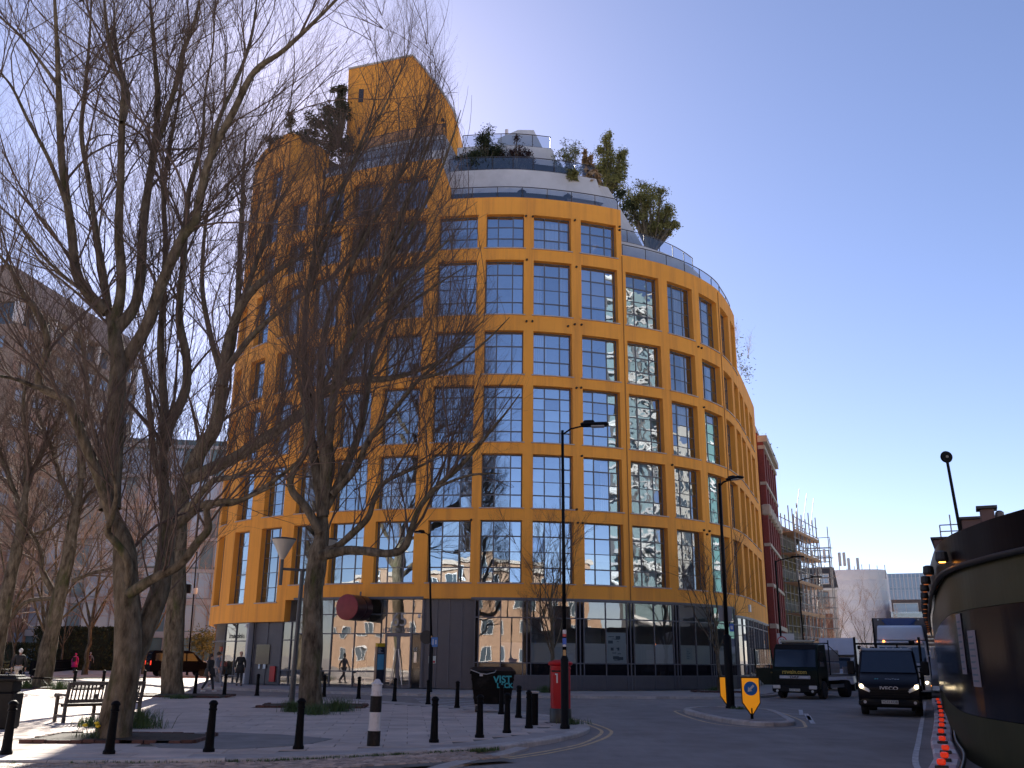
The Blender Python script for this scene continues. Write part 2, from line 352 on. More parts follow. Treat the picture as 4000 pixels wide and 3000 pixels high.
# double yellow lines round the tip of the plaza
def ribbon(P, w, z, name, m):
    b = MB(); P = smooth_path([(p[0], p[1], 0) for p in P], 5)
    for i in range(len(P) - 1):
        def off(k): t = (P[min(k + 1, len(P) - 1)] - P[max(k - 1, 0)]).normalized(); return Vector((-t.y, t.x, 0)) * (w / 2)
        b.quad(*[q + Vector((0, 0, z)) for q in (P[i] - off(i), P[i + 1] - off(i + 1), P[i + 1] + off(i + 1), P[i] + off(i))])
    return struct(b.build(name, m))
ribbon([(-.3, 17.45), (.49, 18.5), (.99, 19.38), (1.57, 20.64), (2.2, 22.57), (2.5, 23.95), (2.6, 25.0), (2.5, 26.5), (2.25, 28.2), (1.7, 30.2), (0.9, 31.8)], 0.09, 0.005, 'yellow_line', yellow_m)
ribbon([(-.07, 18.0), (.5, 18.95), (1.03, 19.9), (1.6, 21.2), (2.05, 22.9), (2.27, 24.02), (2.36, 25.0), (2.27, 26.3), (2.02, 28.0), (1.5, 29.9)], 0.09, 0.005, 'yellow_line', yellow_m)
# pavement in front of the building
fk = [(-34, 66), (-26, 60), (-20, 54.3), (-13.06, 49.6), (-9.99, 47.9), (-5.9, 46.0), (-2.21, 45.0), (1.33, 44.7), (4.9, 44.95), (8.5, 45.5), (11.2, 46.6), (13.0, 49.0), (14.6, 52.5), (17.6, 60), (21.5, 70), (27.5, 85), (36.5, 108), (62, 172)]
fe = smooth_path([(a, b, 0) for a, b in fk], 4)
fpav = struct(MB().prism([(p.x, p.y) for p in inset_poly(fe[::-1], -0.29)[::-1]] + [(62, 200), (-34, 200)], 0.005, KH - 0.01).build('building_pavement', pave_m))
kerbs(inset_poly([p for p in fe[::-1] if -21 < p.x < 22], 0.0), fpav)
# traffic island
iso = [(6.17, 34.2), (6.6, 35.2), (7.3, 35.9), (8.4, 35.6), (9.1, 34.5), (9.05, 33), (8.76, 31.2), (8.35, 29), (8.05, 27.6), (7.5, 27.0), (6.95, 27.0), (6.5, 27.8), (6.2, 29.9), (6.05, 32.3)]
iso = [(7.4 + (x - 7.4) * 0.93, 31.3 + (y - 31.3) * .93) for x, y in iso]
isl = struct(MB().prism(iso, 0.003, 0.105).build('traffic_island', dark_surf))
ip = [Vector((a, b, 0)) for a, b in iso]; ip = smooth_path(ip, 3, closed=True)
kerbs((inset_poly((ip + ip[:1])[::-1], -0.16)), isl, w=0.22, h=0.125, step=0.75)
ribbon([(6.15, 35.0), (5.85, 34.3), (5.72, 31.27), (5.85, 28.3), (6.45, 26.9), (7.3, 26.5), (8.1, 26.9), (8.5, 28.1), (8.95, 29.9), (9.4, 32.8), (9.6, 34.4)], 0.09, 0.005, 'island_line', yellow_m)
hb = MB()
for i, (a, b) in enumerate([((8.9, 28.6), (10.0, 32.6)), ((9.3, 30.2), (10.3, 33.8)), ((9.9, 33.0), (10.9, 36.4)), ((9.7, 31.6), (9.2, 31.9)), ((10.2, 33.3), (9.5, 33.7))]):
    a = Vector((*a, 0.006)); b2 = Vector((*b, 0.006)); t = (b2 - a).normalized(); n = Vector((-t.y, t.x, 0)) * .07; hb.quad(a - n, b2 - n, b2 + n, a + n)
struct(hb.build('hatch_marking', white_m))
zb = MB()
for k in range(6):
    a = gnd(1620 + k * 8, 2728 + k * 6, .0); b2 = gnd(1870 + k * 14, 2737 + k * 7.5, .0); n = Vector((0, .16, 0)); zb.quad(*[q + Vector((0, 0, .006)) for q in (a - n, b2 - n, b2 + n, a + n)])
struct(zb.build('crossing_marking', white_m))
ribbon([(6.5, 15), (7.25, 17.6), (9.6, 23.0), (12.9, 30.5), (16.2, 38), (19.4, 45.3)], 0.11, 0.006, 'edge_line', white_m)
# kerb-side park pavement and path, far left
struct(MB().prism([(-130, 60.5), (-46.5, 63), (-36, 68), (-34.5, 200), (-130, 200)], 0.004, 0.03).build('park_path', mat('park_paving', (0.40, 0.37, 0.34), 0.85, var=0.15, vscale=0.6, world=True)))

# pale paving added behind the viewer to bounce sunlight onto the facade
struct(MB().prism([(60, -3.5), (60, -40), (-70, -40), (-70, -1.5), (-20, -2.5)], 0.004, 0.09).build('forecourt_paving', mat('pale_concrete', (.5, .46, .42), .85, var=.12, vscale=.8, world=True)))

# ================================================================ the orange apartment building
ctrl = [(-21.1, 68.6), (-20.05, 63.7), (-19.0, 60.7), (-17.2, 58.15), (-15, 56.2), (-12.4, 54.5), (-8.9, 53.0), (-5, 51.95), (-1.6, 51.48), (1, 51.48), (4, 52.05), (6.75, 52.95), (9.5, 54.25), (11.95, 56.1), (13.9, 58.4), (15.3, 61.1), (16.4, 63.8), (18, 68.05), (19.7, 72.7), (20.12, 73.9)]
_fp = smooth_path([(a, b, 0) for a, b in ctrl], 24)
_S = [0.0]
for a, b in zip(_fp, _fp[1:]): _S.append(_S[-1] + (b - a).length)
_S = np.array(_S); _PX = np.array([p.x for p in _fp]); _PY = np.array([p.y for p in _fp])
_TX = np.gradient(_PX, _S); _TY = np.gradient(_PY, _S)
def sx(x): return float(np.interp(x, _PX, _S))
def FP(s, d=0.0, z=0.0):
    """point of the facade at arc length s, d metres outwards, height z"""
    x, y, tx, ty = (float(np.interp(s, _S, q)) for q in (_PX, _PY, _TX, _TY)); l = math.hypot(tx, ty)
    return Vector((x + ty / l * d, y - tx / l * d, z))
def FR(s): tx, ty = float(np.interp(s, _S, _TX)), float(np.interp(s, _S, _TY)); return math.atan2(ty, tx)
SEND = float(_S[-1])
def px2s(px, py, z=None):
    """arc length where the ray through a pixel meets the facade"""
    best = None
    for s in np.linspace(0, SEND, 900):
        p = FP(s); d = ray(px, py); t = p.y / d.y; e = abs(d.x * t - p.x)
        if best is None or e < best[0]: best = (e, s)
    return best[1]
orange = mat('orange_render', (0.82, 0.34, 0.05), 0.85, var=0.09, vscale=0.22, bump=0.12, bscale=70, dirt=(0.50, 0.20, 0.05), dscale=1.0, dstretch=(1.5, 1.5, .07), dlo=.46, dhi=.8)
cream_r = mat('grey_render', (0.52, 0.52, 0.55), 0.85, var=0.08, vscale=0.7, dirt=(0.40, 0.40, 0.42), dscale=0.5)
frame_m = mat('steel_frame', (0.10, 0.10, 0.115), 0.45, metal=0.0)
grey_m = mat('grey_metal', (0.105, 0.105, 0.125), 0.5, metal=0.3, var=0.08, vscale=2)
sill_m = mat('sill_stone', (0.42, 0.34, 0.30), 0.8, var=0.1, vscale=5)
room_m = mat('room_wall', (0.34, 0.34, 0.35), 0.9, var=0.3, vscale=0.35)
ceil_m = mat('room_ceiling', (0.6, 0.6, 0.6), 0.9)
curt_m = mat('curtain', (0.62, 0.60, 0.60), 0.9, var=0.12, vscale=2, stretch=(6, 6, 0.3), bump=0.6, bscale=4)
blind_m = mat('blind_fabric', (0.50, 0.50, 0.52), 0.9)
gl_up = glass('window_glass', base=0.44, gain=0.9, refl=(.74, .87, 1.0), wav=0.0035, wscale=0.9)
gl_wav = glass('rippled_glass', base=0.33, gain=0.9, refl=(.85, .93, 1.0), wav=0.010, wscale=1.1)
gl_gf = glass('shop_glass', base=0.20, gain=0.9, wav=0.003, wscale=0.8, tintc=(0.92, 0.94, 0.94))
black_gl = mat('black_spandrel', (0.008, 0.008, 0.012), 0.06, spec=0.6)
frost_m = mat('frosted_film', (0.62, 0.66, 0.66), 0.55)
BL = thing('apartment_building', 'curved bright orange apartment building with rows of square steel windows', 'building', (0, 56, 0))
ROWS = {2: (5.68, 9.12, 4), 3: (9.81, 12.91, 4), 4: (13.59, 16.99, 5), 5: (17.64, 20.35, 3), 6: (21.37, 24.9, 4), 7: (25.69, 27.94, 3), 8: (28.62, 30.95, 3), 9: (31.9, 34.3, 3)}
COLS = {'L3': (-19.05, -18.25), 'L2': (-17.3, -16.05), 'L1': (-15.1, -13.65), 'a': (-12.8, -11.0), 'b': (-10.4, -8.35), 'c': (-7.68, -5.42), 'd': (-4.62, -2.2), 'e': (-1.68, 0.65), 'f': (1.24, 3.55), 'g': (4.17, 6.45), 'h': (7.0, 9.2), 'i': (9.8, 11.65), 'j': (12.2, 13.75), 'k': (14.13, 15.12), 'l': (15.4, 16.12), 'm': (16.35, 17.1), 'n': (17.42, 18.15), 'o': (18.45, 19.3)}
ZONES = [  # s0, s1, z bottom, z top, columns, highest row
    (0.0, sx(-15.6), 3.62, 36.8, ('L3', 'L2'), 9), (sx(-15.6), sx(-13.0), 3.62, 32.6, ('L1',), 8), (sx(-13.0), sx(-4.95), 4.83, 32.0, ('a', 'b', 'c'), 8), (sx(-4.95), sx(6.78), 4.83, 29.1, ('d', 'e', 'f', 'g'), 7),
    (sx(6.78), sx(14.0), 4.83, 26.0, ('h', 'i', 'j'), 6), (sx(14.0), sx(16.25), 4.35, 26.0, ('k', 'l'), 6), (sx(16.25), SEND, 4.35, 21.9, ('m', 'n', 'o'), 5)]
REV = 0.40
wall = MB(); WINS = []
for zi, (s0, s1, zb, zt, cols, top) in enumerate(ZONES):
    wins = []
    for c in cols:
        for r, (a, b, nr) in ROWS.items():
            if r > top: continue
            if zi < 2 and r == 2: a, nr = 4.72, 5
            wins.append((sx(COLS[c][0]), sx(COLS[c][1]), a, b, nr, c, r))
    WINS += wins
    sb = sorted(set([s0, s1] + [w[0] for w in wins] + [w[1] for w in wins])); ss = []
    for a, b in zip(sb, sb[1:]):
        k = max(1, math.ceil((b - a) / 0.6)); ss += [a + (b - a) * j / k for j in range(k)]
    ss.append(sb[-1]); zs = sorted(set([zb, zt] + [w[2] for w in wins] + [w[3] for w in wins]))
    for i in range(len(ss) - 1):
        for k in range(len(zs) - 1):
            sm, zm = (ss[i] + ss[i + 1]) / 2, (zs[k] + zs[k + 1]) / 2
            if any(w[0] < sm < w[1] and w[2] < zm < w[3] for w in wins): continue
            wall.quad(FP(ss[i], 0, zs[k]), FP(ss[i + 1], 0, zs[k]), FP(ss[i + 1], 0, zs[k + 1]), FP(ss[i], 0, zs[k + 1]))
    for w in wins:   # reveals
        q = [s for s in ss if w[0] - 1e-6 <= s <= w[1] + 1e-6]
        for a, b in zip(q, q[1:]):
            wall.quad(FP(a, 0, w[2]), FP(b, 0, w[2]), FP(b, -REV, w[2]), FP(a, -REV, w[2])); wall.quad(FP(a, -REV, w[3]), FP(b, -REV, w[3]), FP(b, 0, w[3]), FP(a, 0, w[3]))
        wall.quad(FP(w[0], 0, w[2]), FP(w[0], -REV, w[2]), FP(w[0], -REV, w[3]), FP(w[0], 0, w[3])); wall.quad(FP(w[1], -REV, w[2]), FP(w[1], 0, w[2]), FP(w[1], 0, w[3]), FP(w[1], -REV, w[3]))
    for a, b in zip(ss, ss[1:]):   # parapet top and back, soffit over the ground floor
        wall.quad(FP(a, 0, zt), FP(b, 0, zt), FP(b, -.4, zt), FP(a, -.4, zt)); wall.quad(FP(a, -.4, zt), FP(b, -.4, zt), FP(b, -.4, zt - 1.2), FP(a, -.4, zt - 1.2))
        wall.quad(FP(a, -.5, zb), FP(b, -.5, zb), FP(b, 0, zb), FP(a, 0, zb))
    nz = ZONES[zi + 1] if zi + 1 < len(ZONES) else None; pz = ZONES[zi - 1] if zi else None
    if nz and nz[3] < zt: wall.quad(FP(s1, 0, nz[3]), FP(s1, -3.5, nz[3]), FP(s1, -3.5, zt), FP(s1, 0, zt))
    if nz and abs(nz[2] - zb) > .01: wall.quad(FP(s1, 0, min(zb, nz[2])), FP(s1, -.5, min(zb, nz[2])), FP(s1, -.5, max(zb, nz[2])), FP(s1, 0, max(zb, nz[2])))
# street end wall and back of the block
e = FP(SEND); b0 = FP(0)
back = [(e.x, e.y), (13.5, 80.5), (-6, 84), (-20, 80), (b0.x, b0.y)]
for i in range(4):
    a, b = back[i], back[i + 1]; zt = (21.9, 26, 29, 36.6)[i]; wall.quad((a[0], a[1], 0.1), (b[0], b[1], 0.1), (b[0], b[1], zt), (a[0], a[1], zt))
W_o = wall.build('wall', orange, BL, world=True)
# sloping shoulder of the raised part
s_a, s_b = sx(-4.95), sx(-4.0); sh = MB()
for d in (0.02, -0.4): sh.add([FP(s_a, d, 29.0), FP(s_b, d, 29.0), FP(s_b, d, 29.9), FP(s_a + .25, d, 32.0), FP(s_a, d, 32.0)], [(0, 1, 2, 3, 4) if d > 0 else (4, 3, 2, 1, 0)])
sh.add([FP(s_b, .02, 29.0), FP(s_b, -.4, 29.0), FP(s_b, -.4, 29.9), FP(s_b, .02, 29.9), FP(s_a + .25, -.4, 32.0), FP(s_a + .25, .02, 32.0)], [(0, 1, 2, 3), (3, 2, 4, 5)])
sh.build('shoulder', orange, BL, world=True)
# windows ------------------------------------------------------------------------------------------------
fr_w = (0.31, 0.40, 0.29); npane = 0; rest_g = [MB(), MB()]
BIG = [(c, r) for r in (3, 4, 2, 6, 5) for c in ('e', 'f', 'g', 'h', 'd')]
BIGSET = set(BIG)
for (s0, s1, z0, z1, nr, c, r) in WINS:
    Lw = s1 - s0; wd = tag_w = None; cs = [s0, s0 + fr_w[0] * Lw, s0 + (fr_w[0] + fr_w[1]) * Lw, s1]
    zs = [z0 + (z1 - z0) * k / nr for k in range(nr + 1)]
    d = -REV + 0.06
    fr = MB()
    def bar(sa, sb, za, zb2, dd=d, t=0.05):
        k = max(1, math.ceil((sb - sa) / 0.8))
        for j in range(k):
            a, b = sa + (sb - sa) * j / k, sa + (sb - sa) * (j + 1) / k
            P = [FP(a, dd, za), FP(b, dd, za), FP(b, dd - t, za), FP(a, dd - t, za), FP(a, dd, zb2), FP(b, dd, zb2), FP(b, dd - t, zb2), FP(a, dd - t, zb2)]
            fr.add(P, [(0, 1, 5, 4), (3, 2, 1, 0), (4, 5, 6, 7), (1, 2, 6, 5), (0, 4, 7, 3)])
    bar(s0, s0 + .06, z0, z1); bar(s1 - .06, s1, z0, z1); bar(s0 + .06, s1 - .06, z0, z0 + .06); bar(s0 + .06, s1 - .06, z1 - .06, z1)
    for q in cs[1:3]: bar(q - .035, q + .035, z0 + .06, z1 - .06, d - .002)
    for zq in zs[1:-1]:
        wv = .035 if c in ('d', 'e', 'f', 'g', 'h') and zq in (zs[1], zs[-2]) else .02
        for a, b in ((cs[0] + .06, cs[1] - .035), (cs[1] + .035, cs[2] - .035), (cs[2] + .035, cs[3] - .06)): bar(a, b, zq - wv, zq + wv, d - .004)
    wo = fr.build('window', frame_m, BL, world=True)
    sl = MB(); k = 3
    for j in range(k):
        a, b = s0 - .1 + (Lw + .2) * j / k, s0 - .1 + (Lw + .2) * (j + 1) / k
        P = [FP(a, .07, z0 - .05), FP(b, .07, z0 - .05), FP(b, .01, z0 - .05), FP(a, .01, z0 - .05), FP(a, .07, z0 + .012), FP(b, .07, z0 + .012), FP(b, -.32, z0 + .015), FP(a, -.32, z0 + .015)]
        sl.add(P, [(0, 1, 5, 4), (3, 2, 1, 0), (4, 5, 6, 7)] + ([(0, 4, 7, 3)] if j == 0 else []) + ([(1, 2, 6, 5)] if j == k - 1 else []))
    o = sl.build('sill', sill_m, wo); 
    wavy = c in ('h', 'i', 'j', 'k', 'l', 'm', 'n', 'o')
    big = (c, r) in BIGSET and npane + 3 * nr <= 300
    for ci in range(3):
        for ri in range(nr):
            a, b, za, zb2 = cs[ci] + .02, cs[ci + 1] - .02, zs[ri] + .01, zs[ri + 1] - .01; dd = d - .027; k1, k2, k3 = (random.gauss(0, .004) for _ in range(3))
            P = [FP(a, dd + k1, za), FP(b, dd + k2, za), FP(b, dd - k1 + k3, zb2), FP(a, dd - k2 + k3, zb2)]
            if big: MB().add(P, [(0, 1, 2, 3)]).build('pane', gl_wav if wavy else gl_up, wo); npane += 1
            else: rest_g[1 if wavy else 0].add(P, [(0, 1, 2, 3)])
    # curtains and blinds hung behind some of the windows
    rv = random.random()
    if rv < 0.42:
        cu = MB(); n = 26; side = random.choice(('full', 'left', 'right', 'both')); z_a = z0 + .1; z_b = z1 - .1
        spans = {'full': [(s0, s1)], 'left': [(s0, s0 + Lw * .4)], 'right': [(s1 - Lw * .45, s1)], 'both': [(s0, s0 + Lw * .26), (s1 - Lw * .26, s1)]}[side]
        for a, b in spans:
            for j in range(n):
                q0, q1 = a + (b - a) * j / n, a + (b - a) * (j + 1) / n; o0, o1 = -.72 + .04 * math.sin(j * 1.9), -.72 + .04 * math.sin((j + 1) * 1.9)
                cu.quad(FP(q0, o0, z_a), FP(q1, o1, z_a), FP(q1, o1, z_b), FP(q0, o0, z_b))
        cu.build('curtain', curt_m, wo, smooth=True)
    elif rv < 0.58:
        hb2 = random.uniform(.2, .7); MB().quad(*[FP(q, -.66, z) for q, z in ((s0 + .05, z1 - (z1 - z0) * hb2), (s1 - .05, z1 - (z1 - z0) * hb2), (s1 - .05, z1 - .03), (s0 + .05, z1 - .03))]).build('blind', blind_m, wo)
tag(rest_g[0].build('panes', gl_up, BL, world=True), kind='stuff'); tag(rest_g[1].build('panes', gl_wav, BL, world=True), kind='stuff')
# rooms behind the glass: back wall and floor slabs
rm = MB(); cl = MB(); ss = np.linspace(0.3, SEND - .2, 64)
slab_z = [4.9, 9.45, 13.25, 17.3, 20.85, 25.3, 28.3, 31.4, 35.5]
def topz(s):
    for z in ZONES:
        if z[0] <= s <= z[1]: return z[3]
for a, b in zip(ss, ss[1:]):
    t = min(topz(a), topz(b)) - .6
    rm.quad(FP(a, -3.6, .15), FP(b, -3.6, .15), FP(b, -3.6, t), FP(a, -3.6, t))
    for z in slab_z:
        if z < t: cl.quad(FP(a, -.42, z), FP(b, -.42, z), FP(b, -3.6, z), FP(a, -3.6, z)); cl.quad(FP(a, -.42, z + .25), FP(a, -3.6, z + .25), FP(b, -3.6, z + .25), FP(b, -.42, z + .25))
rm.build('interior_wall', room_m, BL, world=True); cl.build('floor_slab', ceil_m, BL, world=True)
pw = MB()
for i in range(len(ZONES)):
    for c in ZONES[i][4]:
        q = (sx(COLS[c][0]) - .28) if c != 'a' else sx(-13.05); t = ZONES[i][3] - .7; pw.quad(FP(q, -.42, .15), FP(q, -3.6, .15), FP(q, -3.6, t), FP(q, -.42, t))
pw.build('party_wall', room_m, BL, world=True)
# flat roofs
rf_m = mat('roof_felt', (0.16, 0.16, 0.17), 0.9, var=0.2, vscale=0.8)
def roof(s0, s1, z, deep, name='roof'):
    b = MB(); q = np.linspace(s0, s1, 14)
    for a, c in zip(q, q[1:]): b.quad(FP(a, -.4, z), FP(c, -.4, z), FP(c, -deep, z), FP(a, -deep, z))
    return b.build(name, rf_m, BL, world=True)
roof(0, sx(-15.6), 36.2, 12); roof(sx(-15.6), sx(-4.95), 31.4, 16); roof(sx(-4.95), sx(6.78), 28.5, 20); roof(sx(6.78), sx(16.25), 25.4, 12); roof(sx(16.25), SEND, 21.2, 9)
# vents in the piers
vent_m = mat('dark_vent', (0.03, 0.02, 0.012), 0.6)
vd = MB().lathe([(0.065, 0), (0.065, .10), (0.05, .10), (0.05, .03)], n=8, M=Matrix.Rotation(math.pi / 2, 3, 'X')).build('vent', vent_m, BL); vdat = vd.data; bpy.data.objects.remove(vd)
def vent(px, py):
    s = px2s(px, py); p = FP(s); z = atY(px, py, p.y).z; o = place('vent', vdat, BL); w = FP(s, .0, z) - BL.location; o.location = w; o.rotation_euler = (0, 0, FR(s))
for cx, cy in [(655, 103), (702, 103), (1007, 125), (1049, 128), (957, 138), (1889, 286), (1915, 295), (1016, 582), (1051, 581), (1052, 1072), (1020, 1457), (1705, 1136), (1022, 1553), (1060, 1556), (262, 1532), (1930, 1606), (1973, 1613), (1953, 1636), (1933, 722)]: vent(1700 + cx * .5425, 1200 + cy * .5425)
for cx, cy in [(657, 728), (702, 732), (1003, 758), (1325, 805), (1325, 829), (660, 1042), (1013, 1094)]: vent(1700 + cx * .5425, 450 + cy * .5425)
# movement joints / rainwater pipes
for X, z0, z1 in ((6.78, 4.9, 25.9), (13.95, 4.5, 25.8)):
    MB().tube([FP(sx(X), .02, z0), FP(sx(X), .02, z1)], 0.028, 6).build('downpipe', mat('pipe_brown', (0.30, 0.13, 0.02), 0.6), BL, world=True)
# ---------------------------------------------------------------- ground floor, right half: bays of glass over a black band and louvred plinth
def fbox(b, sa, sb, da, db, za, zb2):
    """curved box on the facade between arc lengths sa..sb, offsets db..da (out..in), heights"""
    k = max(1, math.ceil((sb - sa) / .7))
    for j in range(k):
        a, c = sa + (sb - sa) * j / k, sa + (sb - sa) * (j + 1) / k
        P = [FP(a, da, za), FP(c, da, za), FP(c, db, za), FP(a, db, za), FP(a, da, zb2), FP(c, da, zb2), FP(c, db, zb2), FP(a, db, zb2)]
        b.add(P, [(0, 1, 5, 4), (3, 2, 1, 0), (4, 5, 6, 7)] + ([(0, 4, 7, 3)] if j == 0 else []) + ([(1, 2, 6, 5)] if j == k - 1 else []))
def fquad(b, sa, sb, d, za, zb2):
    k = max(1, math.ceil((sb - sa) / .7))
    for j in range(k): a, c = sa + (sb - sa) * j / k, sa + (sb - sa) * (j + 1) / k; b.quad(FP(a, d, za), FP(c, d, za), FP(c, d, zb2), FP(a, d, zb2))
piers = [(-2.2, -1.68), (0.65, 1.24), (3.55, 4.17), (6.45, 7.0), (9.2, 9.8), (11.65, 12.2), (13.75, 14.13), (15.12, 15.4), (16.12, 16.35), (17.1, 17.42), (18.15, 18.45)]
GZ = (0.13, 0.86, 1.5, 2.55, 3.85)
bays = []
x_prev = -1.9
xs_b = [sx(-1.88)] + [(sx(a) + sx(b)) / 2 for a, b in piers[1:]] + [sx(19.75)]
for i in range(len(xs_b) - 1):
    a, c = xs_b[i], xs_b[i + 1]; zt = 4.81 if FP(a).x < 13.6 else 4.33; wide = c - a > 2.0
    bay = MB(); fbox(bay, a - .03, a + .03, .03, -.1, .13, zt)
    segs = [a + .03, a + .22, (a + .22 + c - .22) / 2, c - .22, c - .03] if wide else [a + .03, (a + c) / 2, c - .03]
    for q in segs[1:-1]: fbox(bay, q - .025, q + .025, .03, -.1, .13, zt)
    for z in GZ[1:3] + GZ[4:] + (zt - .04,):
        for u, v in zip(segs, segs[1:]):
            fbox(bay, u + (.025 if u != segs[0] else 0), v - (.025 if v != segs[-1] else 0), .015, -.08, z - .03, z + .03)
    bo = bay.build('shopfront_bay', grey_m, BL, world=True)
    lv = MB()
    for k in range(11): z = GZ[0] + .03 + k * .062; fbox(lv, a + .03, c - .03, .0, -.05, z, z + .04)
    fquad(lv, a + .03, c - .03, -.06, .13, .86); lv.build('louvre_panel', grey_m, bo)
    bb = MB()
    fquad(bb, a + .03, c - .03, -.03, GZ[1] + .03, GZ[2] - .03)
    if wide: fquad(bb, segs[0], segs[1] - .025, -.03, GZ[2] + .03, zt - .07); fquad(bb, segs[3] + .025, segs[4], -.03, GZ[2] + .03, zt - .07)
    bb.build('black_panel', black_gl, bo)
    for u, v in (zip(segs[1:3], segs[2:4]) if wide else zip(segs, segs[1:])):
        for z0, z1 in ((GZ[2] + .03, GZ[4] - .03), (GZ[4] + .03, zt - .07)):
            k1 = random.gauss(0, .004); b = MB(); b.quad(FP(u + .025, -.03 + k1, z0), FP(v - .025, -.03 - k1, z0), FP(v - .025, -.03 - k1, z1), FP(u + .025, -.03 + k1, z1)); b.build('pane', gl_gf, bo)
        if i > 0 or u != segs[1]: b = MB(); fquad(b, u + .03, v - .03, -.06, GZ[2] + .03, GZ[3]); b.build('frosted_film', frost_m, bo)
    if i in (2, 4): # notices on the inside of the glass
        u, v = segs[2], segs[3]; b = MB(); fquad(b, u + .06, v - .06, -.045, 1.55, 3.15) if i == 2 else fquad(b, u - .8, u - .3, -.045, 1.75, 2.4); bd = b.build('notice_board', mat('notice_white', (0.50, 0.58, 0.62), 0.6), bo)
        pr = MB()
        for k in range(14 if i == 2 else 5):
            w = random.uniform(.12, .4); uu = random.uniform(u + .1, v - .55) if i == 2 else u - .75; z = random.uniform(1.65, 3.0) if i == 2 else 1.8 + k * .1; hh = random.choice((.03, .04, .16)) if i == 2 else .03
            fquad(pr, uu, uu + w, -.04, z, z + hh)
        pr.build('printing', mat('print_dark', (0.10, 0.14, 0.18), 0.7), bo)
fb = MB(); fbox(fb, sx(-2.1), sx(13.8), .05, -.12, 4.80, 4.90); fb.build('fascia_trim', grey_m, BL, world=True)
fb = MB(); fbox(fb, sx(13.85), SEND, .05, -.12, 4.32, 4.42); fb.build('fascia_trim', grey_m, BL, world=True)
# ---------------------------------------------------------------- ground floor, left half: entrance, louvred doors, bookshop
def glazing(name, xsl, zsl, skip=(), gl=gl_gf, dpt=-.35, post=.05, label=None):
    b = MB()
    for s in xsl: fbox(b, s - post / 2, s + post / 2, dpt + .06, dpt - .06, zsl[0], zsl[-1])
    for u, v in zip(xsl, xsl[1:]):
        for z in zsl: fbox(b, u + post / 2, v - post / 2, dpt + .045, dpt - .05, z - .03, z + .03)
    o = b.build(name, grey_m, BL, world=True)
    for i, (u, v) in enumerate(zip(xsl, xsl[1:])):
        for k, (z0, z1) in enumerate(zip(zsl, zsl[1:])):
            if (i, k) in skip: continue
            k1 = random.gauss(0, .006); MB().quad(FP(u + post / 2, dpt + k1, z0 + .03), FP(v - post / 2, dpt - k1, z0 + .03), FP(v - post / 2, dpt - k1, z1 - .03), FP(u + post / 2, dpt + k1, z1 - .03)).build('pane', gl, o)
    return o
def louvre_door(sa, sb, z0, z1, name='louvred_door', d=-.3, cols=3):
    b = MB(); fbox(b, sa, sb, d - .06, d - .1, z0, z1); q = np.linspace(sa, sb, cols + 1)
    for u in q: fbox(b, u - .03, u + .03, d + .03, d - .06, z0, z1)
    o = b.build(name, grey_m, BL, world=True); l = MB(); z = z0 + .05
    while z < z1 - .06:
        for u, v in zip(q, q[1:]): fbox(l, u + .03, v - .03, d, d - .05, z, z + .045)
        z += .075
    l.build('louvre_slats', grey_m, o); return o
SP = lambda px, py=2500: px2s(px, py)
s_en = [SP(x) for x in (1143, 1186, 1283, 1376, 1480, 1500, 1605, 1640)]
ent = glazing('entrance_glazing', s_en[:5], [0.13, .95, 2.95, 4.0, 4.81], dpt=-.3)
glazing('entrance_upper_light', [s_en[4], s_en[5], s_en[6], s_en[7]], [2.98, 4.05, 4.81], dpt=-.3)
dr = MB(); mid = (s_en[5] + s_en[6]) / 2
for u, v in ((s_en[5], mid), (mid, s_en[6])):
    for q in (u + .05, v - .05): fbox(dr, q - .05, q + .05, -.25, -.33, .13, 2.94)
    for z in (.2, 2.88): fbox(dr, u + .1, v - .1, -.25, -.33, z - .07, z + .06)
do = dr.build('entrance_door', grey_m, BL, world=True)
for u, v in ((s_en[5], mid), (mid, s_en[6])): b = MB(); fquad(b, u + .1, v - .1, -.29, .26, 2.8); b.build('pane', gl_gf, do)
chrome = mat('brushed_steel', (0.45, 0.44, 0.43), 0.3, metal=0.9)
for sg in (-1, 1): MB().tube([FP(mid + sg * .06, -.14, 2.15), FP(mid + sg * .34, -.14, .28)], .03, 8).build('door_pull', chrome, do)
b = MB(); fquad(b, s_en[6] + .05, s_en[7] - .04, -.28, .15, 2.92); pnl = b.build('entry_panel', black_gl, BL, world=True)
b = MB(); fbox(b, s_en[6] + .16, s_en[6] + .32, -.24, -.28, 1.45, 2.0); b.build('intercom', chrome, pnl)
b = MB(); fbox(b, s_en[7] + .0, s_en[7] + .1, -.2, -.35, .13, 4.85); fbox(b, s_en[0] - .12, s_en[7] + .1, .05, -.2, 4.81, 4.93); b.build('entrance_frame', grey_m, BL, world=True)
b = MB(); fquad(b, s_en[4] + .03, s_en[5] - .03, -.3, .15, 2.94); b.build('side_light', gl_gf, BL, world=True)
tx_m = mat('letter_grey', (0.30, 0.31, 0.33), 0.5)
def ftext(name, s, size, m, parent, sc, z, d, depth=.006, sxx=1.0):
    o = text(name, s, size, m, parent, (0, 0, 0), depth=depth, sx=sxx); p = FP(sc, d, z); o.rotation_euler = (math.pi / 2, 0, FR(sc))
    r = Vector((0, 0, 0)); q = parent
    while q is not None: r += Vector(q.location); q = q.parent
    o.location = p - r; return o
ftext('house_number', '65', 1.05, tx_m, do, mid, 3.68, -.26, sxx=.85); ftext('street_name', 'HOPTON STREET', .34, tx_m, do, mid, 3.15, -.26, sxx=.72); ftext('house_number', '65', .24, tx_m, pnl, s_en[6] + .24, 2.15, -.25)
sh_s = (s_en[7] + .12, xs_b[0] - .05); louvre_door(sh_s[0], sh_s[1], .13, 4.83, 'louvred_shutter', cols=4)
